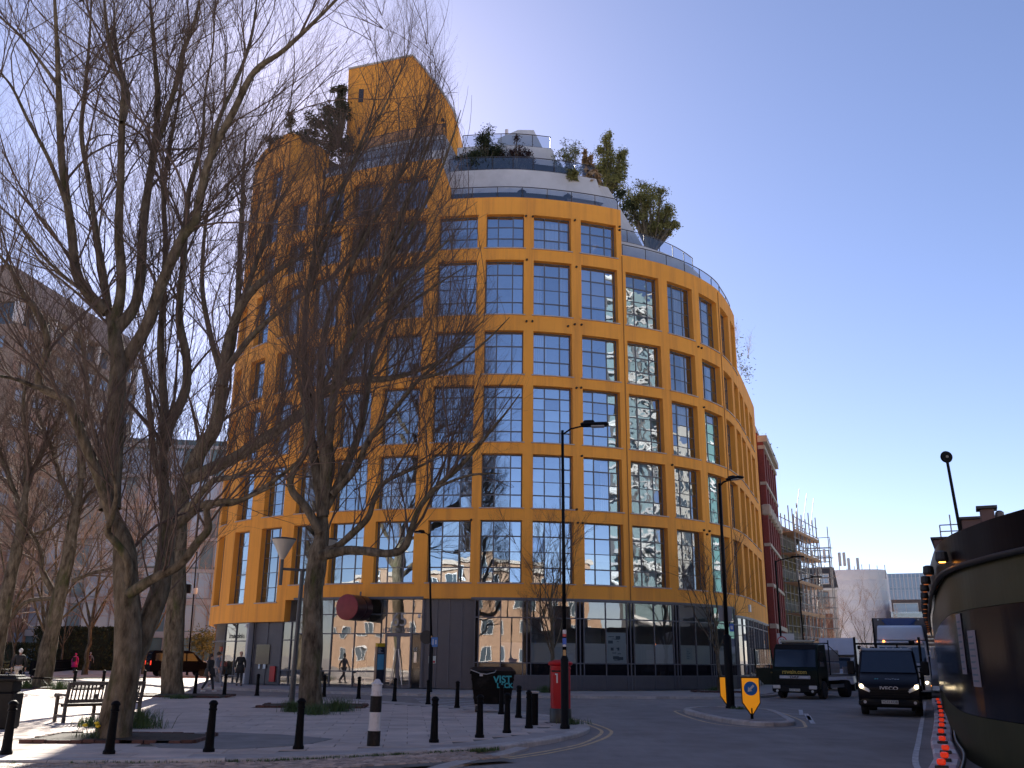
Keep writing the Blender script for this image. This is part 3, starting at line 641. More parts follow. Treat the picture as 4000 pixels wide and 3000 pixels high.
b = MB(); fbox(b, SP(1668) + .1, SP(1668) + .5, -.22, -.26, 1.42, 1.8); wn = b.build('warning_sign', mat('sign_pale', (0.55, 0.58, 0.52), .6), BL, world=True); b = MB(); fquad(b, SP(1668) + .13, SP(1668) + .47, -.215, 1.45, 1.56); b.build('red_band', mat('sign_red', (0.45, 0.04, 0.05), .6), wn)
# left wing, below the lower fascia
s_l = [SP(x, 2560) for x in (1080, 1117, 1143)]; glazing('wing_glazing', s_l, [0.13, .95, 2.6, 3.62])
ld = louvre_door(SP(972, 2560), s_l[0] - .06, .13, 3.6, cols=2); b = MB(); u, v = SP(985, 2560), SP(1036, 2560); fquad(b, u, v, -.26, 1.25, 2.35); b.build('window', black_gl, BL, world=True)
b = MB(); fbox(b, SP(1040, 2630), SP(1062, 2630), -.2, -.28, .3, 1.15); b.build('hydrant_cabinet', mat('cabinet_red', (0.42, 0.02, 0.02), .5), BL, world=True)
b = MB(); fbox(b, SP(996, 2600), SP(1004, 2600), -.22, -.25, 1.0, 1.25); fbox(b, SP(1014, 2600), SP(1024, 2600), -.22, -.25, 1.0, 1.25); b.build('door_notice', mat('notice_white', (0.5, 0.58, 0.62)), BL, world=True)
s_s = [.3, SP(820, 2560) + .35, SP(852, 2560), SP(895, 2560), SP(945, 2560), SP(962, 2560)]
shop = glazing('bookshop_front', s_s, [0.13, .55, 2.55, 3.6]); ftext('shop_lettering', 'am books', .42, mat('letter_black', (0.01, 0.01, 0.012), .5), shop, (s_s[2] + s_s[4]) / 2 + .1, 2.85, -.28, sxx=.9)
shelf_m = [mat('book_red', (0.3, 0.05, 0.04)), mat('book_tan', (0.35, 0.22, 0.1)), mat('book_blue', (0.08, 0.14, 0.22))]
for k in range(3):
    b = MB()
    for _ in range(26): s = random.uniform(s_s[1] + .2, s_s[4] - .2); z = random.choice((.6, 1.05, 1.5, 1.95)); fbox(b, s, s + random.uniform(.1, .3), -.7, -.9, z, z + random.uniform(.2, .35))
    b.build('book_display', shelf_m[k], shop)
b = MB(); fbox(b, SP(965, 2480), SP(970, 2480) + .1, .05, -.3, .13, 3.58); b.build('corner_post', mat('pale_metal', (0.32, 0.33, 0.36), .5), BL, world=True)
for px, py in ((968, 2445), (1640, 2407)): s = px2s(px, py); p = FP(s, .1, atY(px, py, FP(s).y).z); MB().cbox((p.x, p.y, p.z), (.16, .2, .2), .04).build('security_camera', mat('camera_white', (.6, .6, .6), .4), BL, world=True)
s = px2s(838, 2390); zc = atY(838, 2390, FP(s).y).z; b = MB(); fbox(b, s - .28, s + .28, .12, 0, zc - .2, zc); fbox(b, s - .28, s + .28, .12, 0, zc + .04, zc + .22); b.build('wall_light', mat('camera_white', (.6, .6, .6)), BL, world=True)
s = px2s(2925, 2375); zc = atY(2925, 2375, FP(s).y).z; b = MB(); fbox(b, s - .25, s + .25, .12, 0, zc - .25, zc + .2); b.build('alarm_box', mat('camera_white', (.6, .6, .6)), BL, world=True)
# ---------------------------------------------------------------- set-back storeys, railings, tower
rail_m = mat('rail_grey', (0.06, 0.06, 0.075), 0.45, metal=.2); rglass = glass('balustrade_glass', base=0.10, gain=.8, tintc=(.62, .66, .72))
def railing(s0, s1, d, z, h=0.95, step=1.5):
    b = MB(); n = max(1, int((s1 - s0) / step)); q = [s0 + (s1 - s0) * i / n for i in range(n + 1)]
    for s in q: b.tube([FP(s, d, z), FP(s, d, z + h)], .03, 5)
    q2 = np.linspace(s0, s1, max(2, int((s1 - s0) / .5))); b.tube([FP(s, d, z + h) for s in q2], .035, 6)
    b.tube([FP(s, d, z + .1) for s in q2], .02, 5); o = b.build('railing', rail_m, BL, world=True); g = MB()
    for u, v in zip(q, q[1:]):
        m = (u + v) / 2; g.quad(FP(u + .05, d, z + .13), FP(m, d, z + .13), FP(m, d, z + h - .06), FP(u + .05, d, z + h - .06)); g.quad(FP(m, d, z + .13), FP(v - .05, d, z + .13), FP(v - .05, d, z + h - .06), FP(m, d, z + h - .06))
    g.build('glass_panel', rglass, o); return o
def band(name, s0, s1, d, z0, z1, m, cap=3.0, slope0=0, slope1=0):
    """curved wall d metres back from the facade; slope leans its ends in"""
    b = MB(); q = np.linspace(0, 1, 16); f = lambda t, top: s0 + (s1 - s0) * t + ((slope0 * (1 - t) - slope1 * t) if top else 0)
    for a, c in zip(q, q[1:]):
        b.quad(FP(f(a, 0), -d, z0), FP(f(c, 0), -d, z0), FP(f(c, 1), -d, z1), FP(f(a, 1), -d, z1)); b.quad(FP(f(a, 1), -d, z1), FP(f(c, 1), -d, z1), FP(f(c, 1), -d - cap, z1), FP(f(a, 1), -d - cap, z1))
    for t in (0, 1): b.quad(FP(f(t, 0), -d, z0), FP(f(t, 0), -d - cap, z0), FP(f(t, 1), -d - cap, z1), FP(f(t, 1), -d, z1))
    return b.build(name, m, BL, world=True)
darkw = mat('terrace_glazing', (0.03, 0.035, 0.045), 0.12, spec=.6)
sD0, sD1, sE1 = sx(-4.6), sx(6.4), sx(16.0)
railing(sD0 + .4, sx(6.7), -.25, 29.1, .85); band('terrace_glazing', sD0, sD1 - .3, 2.6, 28.5, 30.9, darkw)
band('setback_wall', sD0, sD1 + .1, 1.7, 30.35, 32.0, cream_r, 4.0, 0, .55); railing(sD0, sD1 - .5, -1.85, 32.0, 1.0)
band('terrace_glazing', sD0, sD1 - 1.6, 4.6, 31.9, 34.2, darkw); band('setback_wall', sD0, sD1 - 2.6, 3.8, 33.7, 35.0, cream_r, 5.0, 0, .5); railing(sD0 + .4, sD1 - 3.2, -3.95, 35.0, 1.0)
b = MB(); o0 = FP(sx(1.2), -6.5); b.extr([(o0.x - 1.6, 34.8), (o0.x + 2.0, 34.8), (o0.x + .9, 37.3), (o0.x - .2, 37.3), (o0.x - 1.6, 36.6)], o0.y - 1, o0.y + 3, 'y'); cab = b.build('roof_cabin', cream_r, BL, world=True)
MB().tube([(o0.x - 1.0, o0.y - .5, 36.4), (o0.x - 1.0, o0.y - .5, 37.6)], .12, 8).build('flue', mat('flue_pale', (.5, .45, .45)), cab)
# right shoulder terraces
railing(sx(6.95), sx(14.6), -.25, 26.0, .85); band('setback_wall', sx(6.6), sx(15.2), 1.5, 25.9, 27.75, cream_r, 5.0, 0, 1.2); railing(sx(6.7), sx(13.9), -1.65, 27.75, .95); railing(sx(14.6), sx(16.2), -.25, 26.0, .8)
band('setback_wall', sx(4.0), sx(10.6), 2.4, 27.6, 32.0, cream_r, 6.0, .2, 3.9)
for px in (2045, 2070 + 180):
    s = px2s(px, 760); p = FP(s, -1.55, 30.35); MB().lathe([(.02, .05), (.3, .1), (.2, .2), (.05, .26), (.04, .36)], (p.x, p.y, p.z - .15), 12).build('wall_lamp', mat('lamp_black', (.01, .01, .012), .4), BL, world=True)
railing(sx(-12.9), sx(-5.4), -.3, 32.0, .9)
# upper terraces behind the middle part
band('setback_wall', sx(-15.4), sx(-3.9), 2.2, 31.4, 34.0, cream_r, 6.0, 0, 1.2); railing(sx(-12.4), sx(-5.2), -2.4, 34.0, .9)
band('setback_wall', sx(-15.2), sx(-4.4), 4.2, 33.9, 36.4, mat('grey_cladding', (.30, .31, .34), .6), 6.0, 0, 1.4); railing(sx(-12.6), sx(-6.0), -4.3, 36.4, .9)
# tower: wedge with a curved corner
TY = 60.0
def tw(px, py): return atY(px, py, TY)
out = [tw(1350, 640), tw(1362, 272), tw(1480, 248), tw(1612, 219), tw(1655, 268), tw(1700, 325), tw(1742, 385), tw(1775, 440), tw(1788, 485), tw(1790, 540), tw(1786, 640)]
tb = MB(); n = len(out); bk = [Vector((p.x + .5, p.y + (8 if i in (0, 1, 2, 3) else 6.5), p.z)) for i, p in enumerate(out)]
tb.add(out + bk, [tuple(range(n - 1, -1, -1)), tuple(range(n, 2 * n))] + [(i, i + 1, n + i + 1, n + i) for i in range(n - 1)]); tb.build('tower', orange, BL, world=True)
cp = MB(); cp.tube([p + Vector((0, -.05, .05)) for p in out[1:9]], .09, 6); cp.build('tower_coping', mat('coping_pale', (.45, .43, .42), .6), BL, world=True)
for (x0, x1, y0, y1) in ((1400, 1422, 350, 400), (1398, 1408, 500, 525)):
    a, b2 = tw(x0, y1), tw(x1, y0); MB().bbox(a.x, b2.x, TY - .06, TY - .02, a.z, b2.z).build('tower_window', darkw, BL, world=True)
for px, py in ((1672, 380), (1730, 470), (1735, 490), (1665, 470)): p = tw(px, py); MB().bbox(p.x - .12, p.x + .12, TY - .1, TY - .01, p.z - .12, p.z + .12).build('tower_vent', vent_m, BL, world=True)
# big drum-shaped projecting sign
drum_r = mat('drum_red', (0.20, 0.018, 0.025), 0.55, var=.15, vscale=3); drum_d = mat('drum_dark', (0.035, 0.012, 0.015), 0.35)
s = px2s(1425, 2365); zc = 4.28; c0 = FP(s, .05, zc); axis = (FP(s, 1, 0) - FP(s, 0, 0)).normalized(); axis = Vector((-.40, -.916, 0)); Q = axis.to_track_quat('Z', 'Y').to_matrix()
DS = thing('drum_sign', 'large horizontal dark red drum with a flat round face jutting over the entrance', 'sign', c0)
MB().lathe([(.68, .25), (.68, .8), (.63, .8), (.63, .9), (.68, .9), (.68, 1.75)], n=36, M=Q).build('drum', drum_d, DS, auto=40)
MB().lathe([(.675, 1.75), (.685, 1.76), (.685, 1.80), (.665, 1.81)], n=36, M=Q).build('face', drum_r, DS, auto=40)
MB().lathe([(.635, .81), (.65, .82), (.65, .88), (.635, .89)], n=36, M=Q).build('band', mat('drum_band', (.10, .08, .09), .4), DS)
MB().tube([Vector((0, 0, 0)) + axis * .5, Vector((0, 0, 0)) + axis * .5 + Vector((0, 0, .9))], .05, 8).build('bracket', frame_m, DS)
# ================================================================ the other buildings
def frame2(A, B):
    A = Vector((A[0], A[1], 0)); B = Vector((B[0], B[1], 0)); return A, math.atan2(B.y - A.y, B.x - A.x), (B - A).length
def block(name, label, A, B, depth, h, m, cat='building', group=None):
    """building whose street face runs A -> B (local +x, outwards -y)"""
    A, rz, L = frame2(A, B); T = thing(name, label, cat, A, rz, group); MB().bbox(0, L, 0, depth, 0, h).build('wall', m, T); return T, L
def win_grid(T, xs, zs, w, h, mf, mg, name='window', y=-.02, face='y', deep=.12, bars=1):
    """one window object per opening: frame, with a pane part"""
    fr = MB(); t = min(.08, w * .12)
    for x0, x1 in ((-w / 2, -w / 2 + t), (w / 2 - t, w / 2)): fr.bbox(x0, x1, -deep, 0, 0, h)
    for z0, z1 in ((0, t), (h - t, h)): fr.bbox(-w / 2 + t, w / 2 - t, -deep, 0, z0, z1)
    for k in range(bars): x = -w / 2 + w * (k + 1) / (bars + 1); fr.bbox(x - t / 3, x + t / 3, -deep * .9, 0, t, h - t)
    fo = fr.build(name, mf, T); fd = fo.data; po = MB().bbox(-w / 2 + t, w / 2 - t, -deep * .35, -.005, t, h - t).build('pane', mg, fo); pd = po.data
    first = True
    for z in zs:
        for x in xs:
            if first: o, q = fo, po; first = False
            else: o = place(name, fd, T); q = place('pane', pd, o)
            o.location = (x, y, z) if face == 'y' else (y, x, z); o.rotation_euler = (0, 0, 0 if face == 'y' else -math.pi / 2)
pane_d = mat('far_pane', (0.05, 0.07, 0.09), 0.08, spec=.8); pane_b = mat('far_pane_blue', (0.22, 0.32, 0.45), 0.12, spec=.9); wfr = mat('white_frame', (.55, .55, .56), .5)
# --- red brick warehouse beside the orange building
brick = mat('red_brick', (0.17, 0.032, 0.030), 0.85, var=.25, vscale=7, bump=.4, bscale=24, dirt=(.10, .025, .025), dscale=.6); stone = mat('pale_stone', (.36, .31, .27), .8, var=.15, vscale=3)
T, L = block('brick_warehouse', 'tall red brick warehouse with stone string courses beside the orange building', (20.55, 75.0), (24.7, 86.4), 12, 20.0, brick)
for k in range(6): MB().bbox(k * 2.35 - .05, k * 2.35 + .75, -.42, .0, 0, 19.2).build('pilaster', brick, T)
for z, hh, pr in ((4.2, .35, .5), (7.4, .25, .5), (10.6, .25, .5), (13.3, .55, .62), (15.6, .25, .5), (18.6, .3, .55), (19.2, .55, .75)): MB().bbox(-.1, L + .1, -pr, 0.02, z, z + hh).build('string_course', stone, T)
for k in range(6): MB().cbox((k * 2.35 + .35, -.3, 13.55), (1.0, .75, .9), .1).build('capital', stone, T)
win_grid(T, [k * 2.35 + 1.55 for k in range(5)], [1.0, 5.0, 8.2, 11.2, 14.2, 16.4], 1.3, 1.9, wfr, pane_d)
MB().bbox(-.1, L, .1, .5, 20.0, 20.6).build('parapet', stone, T); MB().bbox(L - 1.2, L - .2, .1, 1.2, 20.6, 21.6).build('chimney', brick, T)
# --- building under scaffolding
conc = mat('grey_brickwork', (.17, .17, .17), .85, var=.2, vscale=2); ply = mat('scaffold_board', (.34, .2, .12), .8, var=.25, vscale=4); pole_m = mat('scaffold_pole', (.22, .215, .225), .6); yel_f = mat('yellow_window_frame', (.30, .26, .15), .6)
SA, SB = (25.3, 88.4), (29.5, 95.6)
T, L = block('scaffolded_block', 'grey block with yellow window frames standing behind scaffolding', SA, SB, 14, 14.2, conc)
win_grid(T, [1.3, 4.2, 7.0], [1.2, 4.4, 7.4, 10.4], 1.9, 2.0, yel_f, pane_d, deep=.3)
MB().bbox(-.2, L + .2, -.5, .3, 13.6, 14.2).build('roof_edge', ply, T); MB().add([(1, .5, 14.2), (L - 1, .5, 14.2), (L - 2.5, 5, 17), (2.5, 5, 17), (1, 9, 14.2), (L - 1, 9, 14.2)], [(0, 1, 2, 3), (3, 2, 5, 4), (0, 3, 4), (1, 5, 2)]).build('temporary_roof', mat('roof_sheet', (.26, .27, .3), .6), T)
A, rz, L2 = frame2(SA, SB); SF = thing('scaffolding', 'steel tube scaffolding with timber decks wrapped round the grey block', 'scaffolding', A, rz)
st = MB(); gap = 1.55; n = int(L / gap) + 2
for k in range(n):
    for y in (-.7, -1.9): st.tube([(k * gap - .3, y, 0), (k * gap - .3, y, 15.0 + random.uniform(-.4, 1.5))], .06, 5)
st.build('standard', pole_m, SF); lg = MB(); z = 1.9; zs = []
while z < 15.5: zs.append(z); z += 1.0
for z in zs:
    for y in (-.7, -1.9): lg.tube([(-.8, y, z), (L + 1.3, y, z)], .045, 5)
lg.build('ledger', pole_m, SF); br = MB()
for k in range(0, n - 1, 2):
    for z in range(2, 15, 4): br.tube([(k * gap - .3, -1.95, z), (k * gap + gap * 2 - .3, -1.95, z + 4)], .035, 5)
br.build('brace', pole_m, SF)
for z in (3.3, 5.9, 8.7, 11.4, 13.4): MB().bbox(-.7, L + 1.0, -2.0, -.6, z, z + .07).build('deck', ply, SF); MB().bbox(-.7, L + 1.0, -2.02, -1.97, z + .08, z + .28).build('toe_board', ply, SF)
tr = MB()
for k in range(6): x = k * 1.25 - .4; tr.tube([(x, -2.0, 2.2), (x + 1.25, -2.0, 3.2)], .05, 5); tr.tube([(x, -2.0, 3.2), (x + 1.25, -2.0, 2.2)], .05, 5)
tr.tube([(-.5, -2, 2.2), (7.2, -2, 2.2)], .06, 5); tr.tube([(-.5, -2, 3.2), (7.2, -2, 3.2)], .06, 5); tr.build('lattice_beam', mat('alloy', (.42, .42, .44), .6), SF)
MB().bbox(L - 1.5, L + .8, -2.1, -2.05, 2.0, 3.4).build('orange_netting', mat('orange_net', (.5, .12, .05), .8), SF)
bx2 = MB()
for k in range(2):
    for y in (-.7, -1.9, -3.0): bx2.tube([(L + .8 + k * .75, y, 0), (L + .8 + k * .75, y, 15 - k * 1.1)], .05, 5)
    for z in zs: bx2.tube([(L + .8 + k * .75, -.5, z), (L + .8 + k * .75, -3.2, z)], .035, 4) if z < 14.5 - k * 1.1 else None
for z in zs:
    if z < 12: bx2.tube([(L + .5, -3.0, z), (L + 1.9, -3.0, z)], .04, 4)
bx2.build('return_bay', pole_m, SF)
# --- white house with dark mansard
T, L = block('mansard_house', 'white house with a dark tiled mansard roof and brown ground storeys', (39.6, 131.5), (45.2, 130.0), 10, 11.4, mat('white_render', (.45, .45, .46), .8))
slate = mat('dark_slate', (.045, .047, .055), .7, var=.2, vscale=4); MB().add([(-.2, -.2, 11.4), (L + .2, -.2, 11.4), (L + .2, 10, 11.4), (-.2, 10, 11.4), (.2, .8, 14.3), (L - .1, .8, 14.3), (L - .1, 9, 14.3), (.2, 9, 14.3)], [(0, 1, 5, 4), (1, 2, 6, 5), (2, 3, 7, 6), (3, 0, 4, 7), (4, 5, 6, 7)]).build('mansard_roof', slate, T)
win_grid(T, [1.6, 4.2], [12.0], 1.3, 1.4, wfr, pane_b, 'dormer_window', .05, deep=.3); win_grid(T, [1.0, 3.9], [8.6], 1.5, 2.4, mat('brown_frame', (.14, .05, .04), .7), pane_d)
MB().bbox(.0, L - .9, -.25, 0, 0, 8.0).build('brown_bay', mat('brown_brick', (.12, .045, .035), .85, var=.2, vscale=4), T); MB().bbox(-.3, L + .3, -.4, .1, 11.2, 11.5).build('cornice', wfr, T)
rk = MB()
for k in range(6): rk.tube([(k * 1.1 - .3, 1.5, 14.2), (k * 1.1 - .3, 1.5, 16.8)], .07, 5)
for z in (15.2, 16.0, 16.8): rk.tube([(-.5, 1.5, z), (5.4, 1.5, z)], .07, 5)
rk.build('roof_frame', mat('rail_dark', (.05, .05, .06), .5), T)
for x, z in ((2.9, 15.0), (4.6, 15.1), (6.6, 14.6), (7.2, 14.6)): MB().cbox((x, 1.2, z + .9), (.4, .3, 1.9), .05).build('antenna_panel', mat('antenna_grey', (.4, .4, .42), .6), T)
# --- building wrapped in white sheeting
sheet = mat('white_sheeting', (.62, .58, .60), .6, var=.06, vscale=.5, bump=.5, bscale=.8)
T = thing('sheeted_building', 'rounded building wrapped in pale sheeting', 'building', (56.2, 152, 0), rad(-20)); prof = [(-5.0, 8), (-5.2, -.4), (-4.6, -.8), (0, -1.2), (2.6, -1.0), (3.9, -.2), (4.6, 1.6), (4.8, 9)]
P2 = smooth_path([(a, b, 0) for a, b in prof], 5)
for k in range(10):
    z0, z1 = k * 1.6, k * 1.6 + 1.6; b = MB(); nv = len(P2)
    vs = []
    for zz, o in ((z0, .0), (z0 + .5, .07), (z0 + 1.1, .07), (z1, .0)):
        for i, p in enumerate(P2): w = .05 * math.sin(i * 1.7 + k) + .04 * math.sin(i * 3.1 - k * 2); q = Vector((p.x, p.y, 0)); nn = Vector((p.x, p.y - 4, 0)).normalized(); vs.append(q * (1 + .0 * k) + nn * (o + w + (.35 * (1 - zz / 16))) + Vector((0, 0, zz)))
    b.add(vs, [(r * nv + i, r * nv + i + 1, (r + 1) * nv + i + 1, (r + 1) * nv + i) for r in range(3) for i in range(nv - 1)]); b.build('sheet_panel', sheet, T, smooth=True)
MB().prism([(p.x * .98, p.y * .98 + .2) for p in P2], 15.5, 15.7).build('roof', rf_m, T)
ft = MB()
for k in range(9): ft.tube([(-4.8 + k * 1.15, -.3, 14.5), (-4.8 + k * 1.15, -.3, 16.4 + random.uniform(-.2, .6))], .06, 5)
ft.build('scaffold_top', pole_m, T)
for x in (-1.0, .4): MB().cbox((x, 1.5, 17.1), (.45, .45, 2.0), .05).build('flue', mat('antenna_grey', (.4, .4, .42)), T)
# --- blue glass offices, pale tower, brown modern block in the distance
T, L = block('blue_glass_offices', 'distant blue glass office block with vertical fins', (103.8, 260), (115.5, 255), 20, 25.2, mat('office_blue', (.20, .30, .42), .15, spec=.8)); 
for k in range(13): MB().bbox(k * 1.0 - .12, k * 1.0 + .12, -.5, 0, 0, 25.0).build('fin', mat('fin_pale', (.42, .46, .52), .5), T)
win_grid(T, [k * 1.0 + .5 for k in range(12)], [11.5 + r * 3.3 for r in range(4)], .72, 2.6, mat('fin_pale', (.42, .46, .52)), pane_b, 'window', -.02, deep=.1, bars=0)
T, L = block('pale_tower', 'distant pale tower block with stacked balconies beside the blue offices', (131, 300), (137, 297.5), 12, 25.5, mat('tower_pale', (.45, .47, .52), .8))
for z in range(4, 25, 3): MB().bbox(-.5, 2.4, -.9, 0, z, z + .9).build('balcony', wfr, T)
T, L = block('brown_modern_block', 'low brown block with broad white-framed windows and glass balconies', (56.6, 140), (64.4, 136.6), 12, 10.6, mat('brown_cladding', (.10, .075, .075), .7, var=.15, vscale=2))
win_grid(T, [1.9], [8.6], 3.4, 1.5, wfr, pane_b, 'window', -.03, bars=1); win_grid(T, [6.2], [8.6], 1.1, 1.5, wfr, pane_b, 'window', -.03, bars=0); win_grid(T, [3.0, 6.0], [6.2], 1.8, 1.4, wfr, pane_b, 'window', -.03, bars=0)
for z in (7.9, 5.4): MB().bbox(-.2, 8.3, -1.1, -.04, z, z + .12).build('balcony_slab', mat('slab_pale', (.4, .38, .36), .8), T); MB().bbox(-.2, 8.3, -1.1, -1.06, z + .12, z + .9).build('balcony_glass', rglass, T)
for k in range(9): MB().bbox(2.2 + k * .25, 8.3, -2.2 - k * .35, -2.0 - k * .35, 4.9 - k * .55, 5.05 - k * .55).build('stepped_ledge', mat('slab_pale', (.4, .38, .36)), T)
# --- brown residential tower on the far left
bt = mat('tower_brick', (.23, .175, .145), .85, var=.18, vscale=1.2, bump=.3, bscale=8); tile = mat('tower_tile', (.26, .205, .17), .75, var=.25, vscale=3, bump=.8, bscale=3)
A, B = (-57.4, 101.0), (-53.8, 127.0)
T, L = block('brown_tower', 'tall brown residential tower with tile-hung top behind the bare trees', A, B, 40, 38.5, bt)
T.rotation_euler = (0, 0, T.rotation_euler[2])
MB().add([(-.3, -.3, 41.2), (L + .3, -.3, 41.2), (L + .3, 40, 41.2), (-.3, 40, 41.2), (0, 2.2, 46), (L, 2.2, 46), (L, 38, 46), (0, 38, 46)], [(0, 1, 5, 4), (1, 2, 6, 5), (2, 3, 7, 6), (3, 0, 4, 7), (4, 5, 6, 7), (3, 2, 1, 0)]).build('tiled_roof', tile, T)
MB().bbox(0, L, 1.2, 39, 38.5, 41.2).build('roof_gallery', pane_d, T)
for k in range(9): MB().bbox(k * 3.2, k * 3.2 + .5, -.05, .6, 38.6, 41.1).build('gallery_column', wfr, T)
for k in range(12): MB().bbox(-.45, 0, k * 3.2 + .2, k * 3.2 + .7, 38.6, 41.1).build('gallery_column', wfr, T)
win_grid(T, [2.0 + k * 3.2 for k in range(8)], [2.5 + 3.0 * r for r in range(12)], 1.9, 1.5, mat('tower_frame', (.2, .18, .17), .7), pane_b, 'window', -.03); win_grid(T, [2.5 + k * 3.4 for k in range(11)], [2.5 + 3.0 * r for r in range(12)], 2.1, 1.5, mat('tower_frame', (.2, .18, .17), .7), pane_b, 'side_window', -.03, face='x')
for r in range(12): MB().bbox(-.12, L + .12, -.14, .0, 4.4 + 3 * r, 4.75 + 3 * r).build('string_band', tile, T)
# --- glass offices behind the plaza
gofm = mat('curtain_wall', (.09, .17, .22), .2, spec=.3, var=.2, vscale=.4); T, L = block('glass_offices', 'blue-green glass office building behind the van, left of the orange building', (-63, 110), (-31, 114), 20, 27.5, gofm)
for k in range(21): MB().bbox(k * 1.6 - .06, k * 1.6 + .06, -.2, 0, 0, 27.4).build('mullion', mat('mullion_grey', (.22, .24, .27), .5), T)
for z in (3.6, 7.4, 11.2, 15, 18.8, 22.6, 26.4): MB().bbox(-.1, L + .1, -.28, 0, z, z + (.7 if z < 8 else .4)).build('spandrel_band', mat('spandrel_pale', (.28, .34, .40), .5), T)
po = MB().bbox(.09, 1.51, -.04, 0, 0, 3.0).build('pane', pane_b, T); pd = po.data; first = True
for r, z in enumerate((4.4, 8.2, 11.9, 15.5, 19.3, 23.1)):
    for k in range(20):
        if random.random() < .6:
            o = po if first else place('pane', pd, T); first = False; o.location = (k * 1.6, -.01, z)
# --- street behind the viewer, seen mirrored in the windows
tan = mat('tan_brick', (.29, .19, .13), .85, var=.2, vscale=3, bump=.3, bscale=18, dirt=(.22, .145, .1), dscale=.5)
T, L = block('tan_brick_block', 'long tan brick block across the street, mirrored in the ground-floor glass', (64, -26), (-98, -13), 14, 13.5, tan)
win_grid(T, [3 + k * 3.3 for k in range(48)], [1.2, 4.6, 7.8, 10.6], 1.5, 1.9, wfr, pane_d)
MB().bbox(-.2, L + .2, -.3, .3, 13.0, 13.6).build('parapet', stone, T)
T, L = block('white_framed_tower', 'tall glass tower with white diagonal bracing across the street, mirrored in the right-hand windows', (86, 20), (66, -5), 22, 58, mat('tower_glass', (.16, .22, .24), .15, spec=.8))
for r in range(18): MB().bbox(-.2, L + .2, -.3, 0, r * 3.2, r * 3.2 + .45).build('floor_band', mat('band_grey', (.3, .3, .31), .6), T)
for k in range(5):
    for s in (0, 1): MB().tube([((s) * L, -.7, k * 12.0), ((1 - s) * L, -.7, k * 12.0 + 12)], .4, 8).build('diagonal_brace', mat('brace_white', (.42, .42, .42), .6), T)
for k in range(9): MB().bbox(k * L / 8 - .25, k * L / 8 + .25, -.35, 0, 0, 58).build('column', mat('column_dark', (.06, .06, .065), .5), T)

T, L = block('pale_office_block', 'pale grey office block across the street, mirrored in the right-hand windows', (104, 58), (94, 24), 20, 36, mat('office_stone', (.45, .43, .40), .8, var=.1, vscale=.6)); win_grid(T, [2.5 + k * 3.4 for k in range(10)], [2 + 3.6 * r for r in range(9)], 2.2, 2.2, wfr, pane_d)
T, L = block('teal_glass_block', 'teal glass block down the side street, mirrored in the curved end windows', (84, 108), (70, 70), 18, 34, mat('teal_wall', (.12, .26, .26), .12, spec=.8))
for r in range(10): MB().bbox(-.1, L + .1, -.25, 0, r * 3.4, r * 3.4 + .4).build('floor_band', wfr, T)
for k in range(12): MB().bbox(k * L / 11 - .08, k * L / 11 + .08, -.2, 0, 0, 34).build('mullion', mat('mullion_grey', (.22, .24, .27)), T)
# ================================================================ trees
bark = mat('plane_bark', (0.030, 0.022, 0.015), 0.95, col2=(0.20, 0.165, 0.12), vscale=4.2, bump=1.0, bscale=7, bdist=.07, stretch=(1.5, 1.5, .5), dirt=(0.055, 0.060, 0.022), dscale=1.2, dlo=.55, dhi=.7, detail=9, world=True, spec=.15)
twig_m = mat('twig_bark', (0.11, 0.080, 0.067), 0.9, spec=.15, var=.25, vscale=1.5, world=True)
twig_l = mat('twig_pale', (0.26, 0.185, 0.145), 0.8, var=.25, vscale=1.2, world=True)  # lighter twig colour, sunlight painted in for the park trees
def unit(a): return a / np.maximum(np.linalg.norm(a, axis=-1, keepdims=True), 1e-9)
def tubes(P, R, n):
    """P (N,K,3), R (N,K) -> vertices and quads of N tubes"""
    N, K, _ = P.shape; T = unit(np.gradient(P, axis=1)); ref = unit(RNG.normal(size=(N, 1, 3))); U = np.cross(T, np.broadcast_to(ref, T.shape)); U = unit(U); Wv = np.cross(T, U)
    a = np.arange(n) * 2 * np.pi / n
    V = P[:, :, None, :] + R[:, :, None, None] * (U[:, :, None, :] * np.cos(a)[None, None, :, None] + Wv[:, :, None, :] * np.sin(a)[None, None, :, None])
    i = np.arange(N)[:, None, None] * K * n; k = np.arange(K - 1)[None, :, None] * n; j = np.arange(n)[None, None, :]; q = (np.arange(n) + 1) % n; q = q[None, None, :]
    F = np.stack(np.broadcast_arrays(i + k + j, i + k + q, i + k + n + q, i + k + n + j), -1)
    return V.reshape(-1, 3), F.reshape(-1, 4)
def grow(S, D, L, R0, K, wander=.12, up=.06, tip=.35):
    N = len(S); P = np.zeros((N, K + 1, 3)); P[:, 0] = S; d = unit(D); st = (L / K)[:, None]; rw = RNG.normal(size=(N, 3)) * wander
    for k in range(K):
        rw = rw * .55 + RNG.normal(size=(N, 3)) * wander; d = unit(d + rw + np.array([0, 0, up])); P[:, k + 1] = P[:, k] + d * st
    t = np.linspace(0, 1, K + 1)[None, :]; R = R0[:, None] * (1 - (1 - tip) * t); return P, R
ENV_Y = [-600, 0, 150, 400, 700, 950, 1200, 1500, 1750, 1950, 2150, 2300, 3000]; ENV_X = [1600, 1740, 1780, 1790, 1840, 1900, 1990, 2080, 2060, 1960, 1760, 1500, 1400]      # right-hand outline of the plaza crowns
def prune(P, R, on=True):
    if not on: return P, R
    e = P[:, -1]; z = e[:, 2] - CAMH; dep = e[:, 1] * _cp + z * _sp; a = e[:, 0] / dep; b = (-e[:, 1] * _sp + z * _cp) / dep; px = 2000 + FPX * (a * _cr + b * _sr); py = 1500 - FPX * (-a * _sr + b * _cr)
    k = px < np.interp(py, ENV_Y, ENV_X) + RNG.normal(0, 25, len(px)); return P[k], R[k]
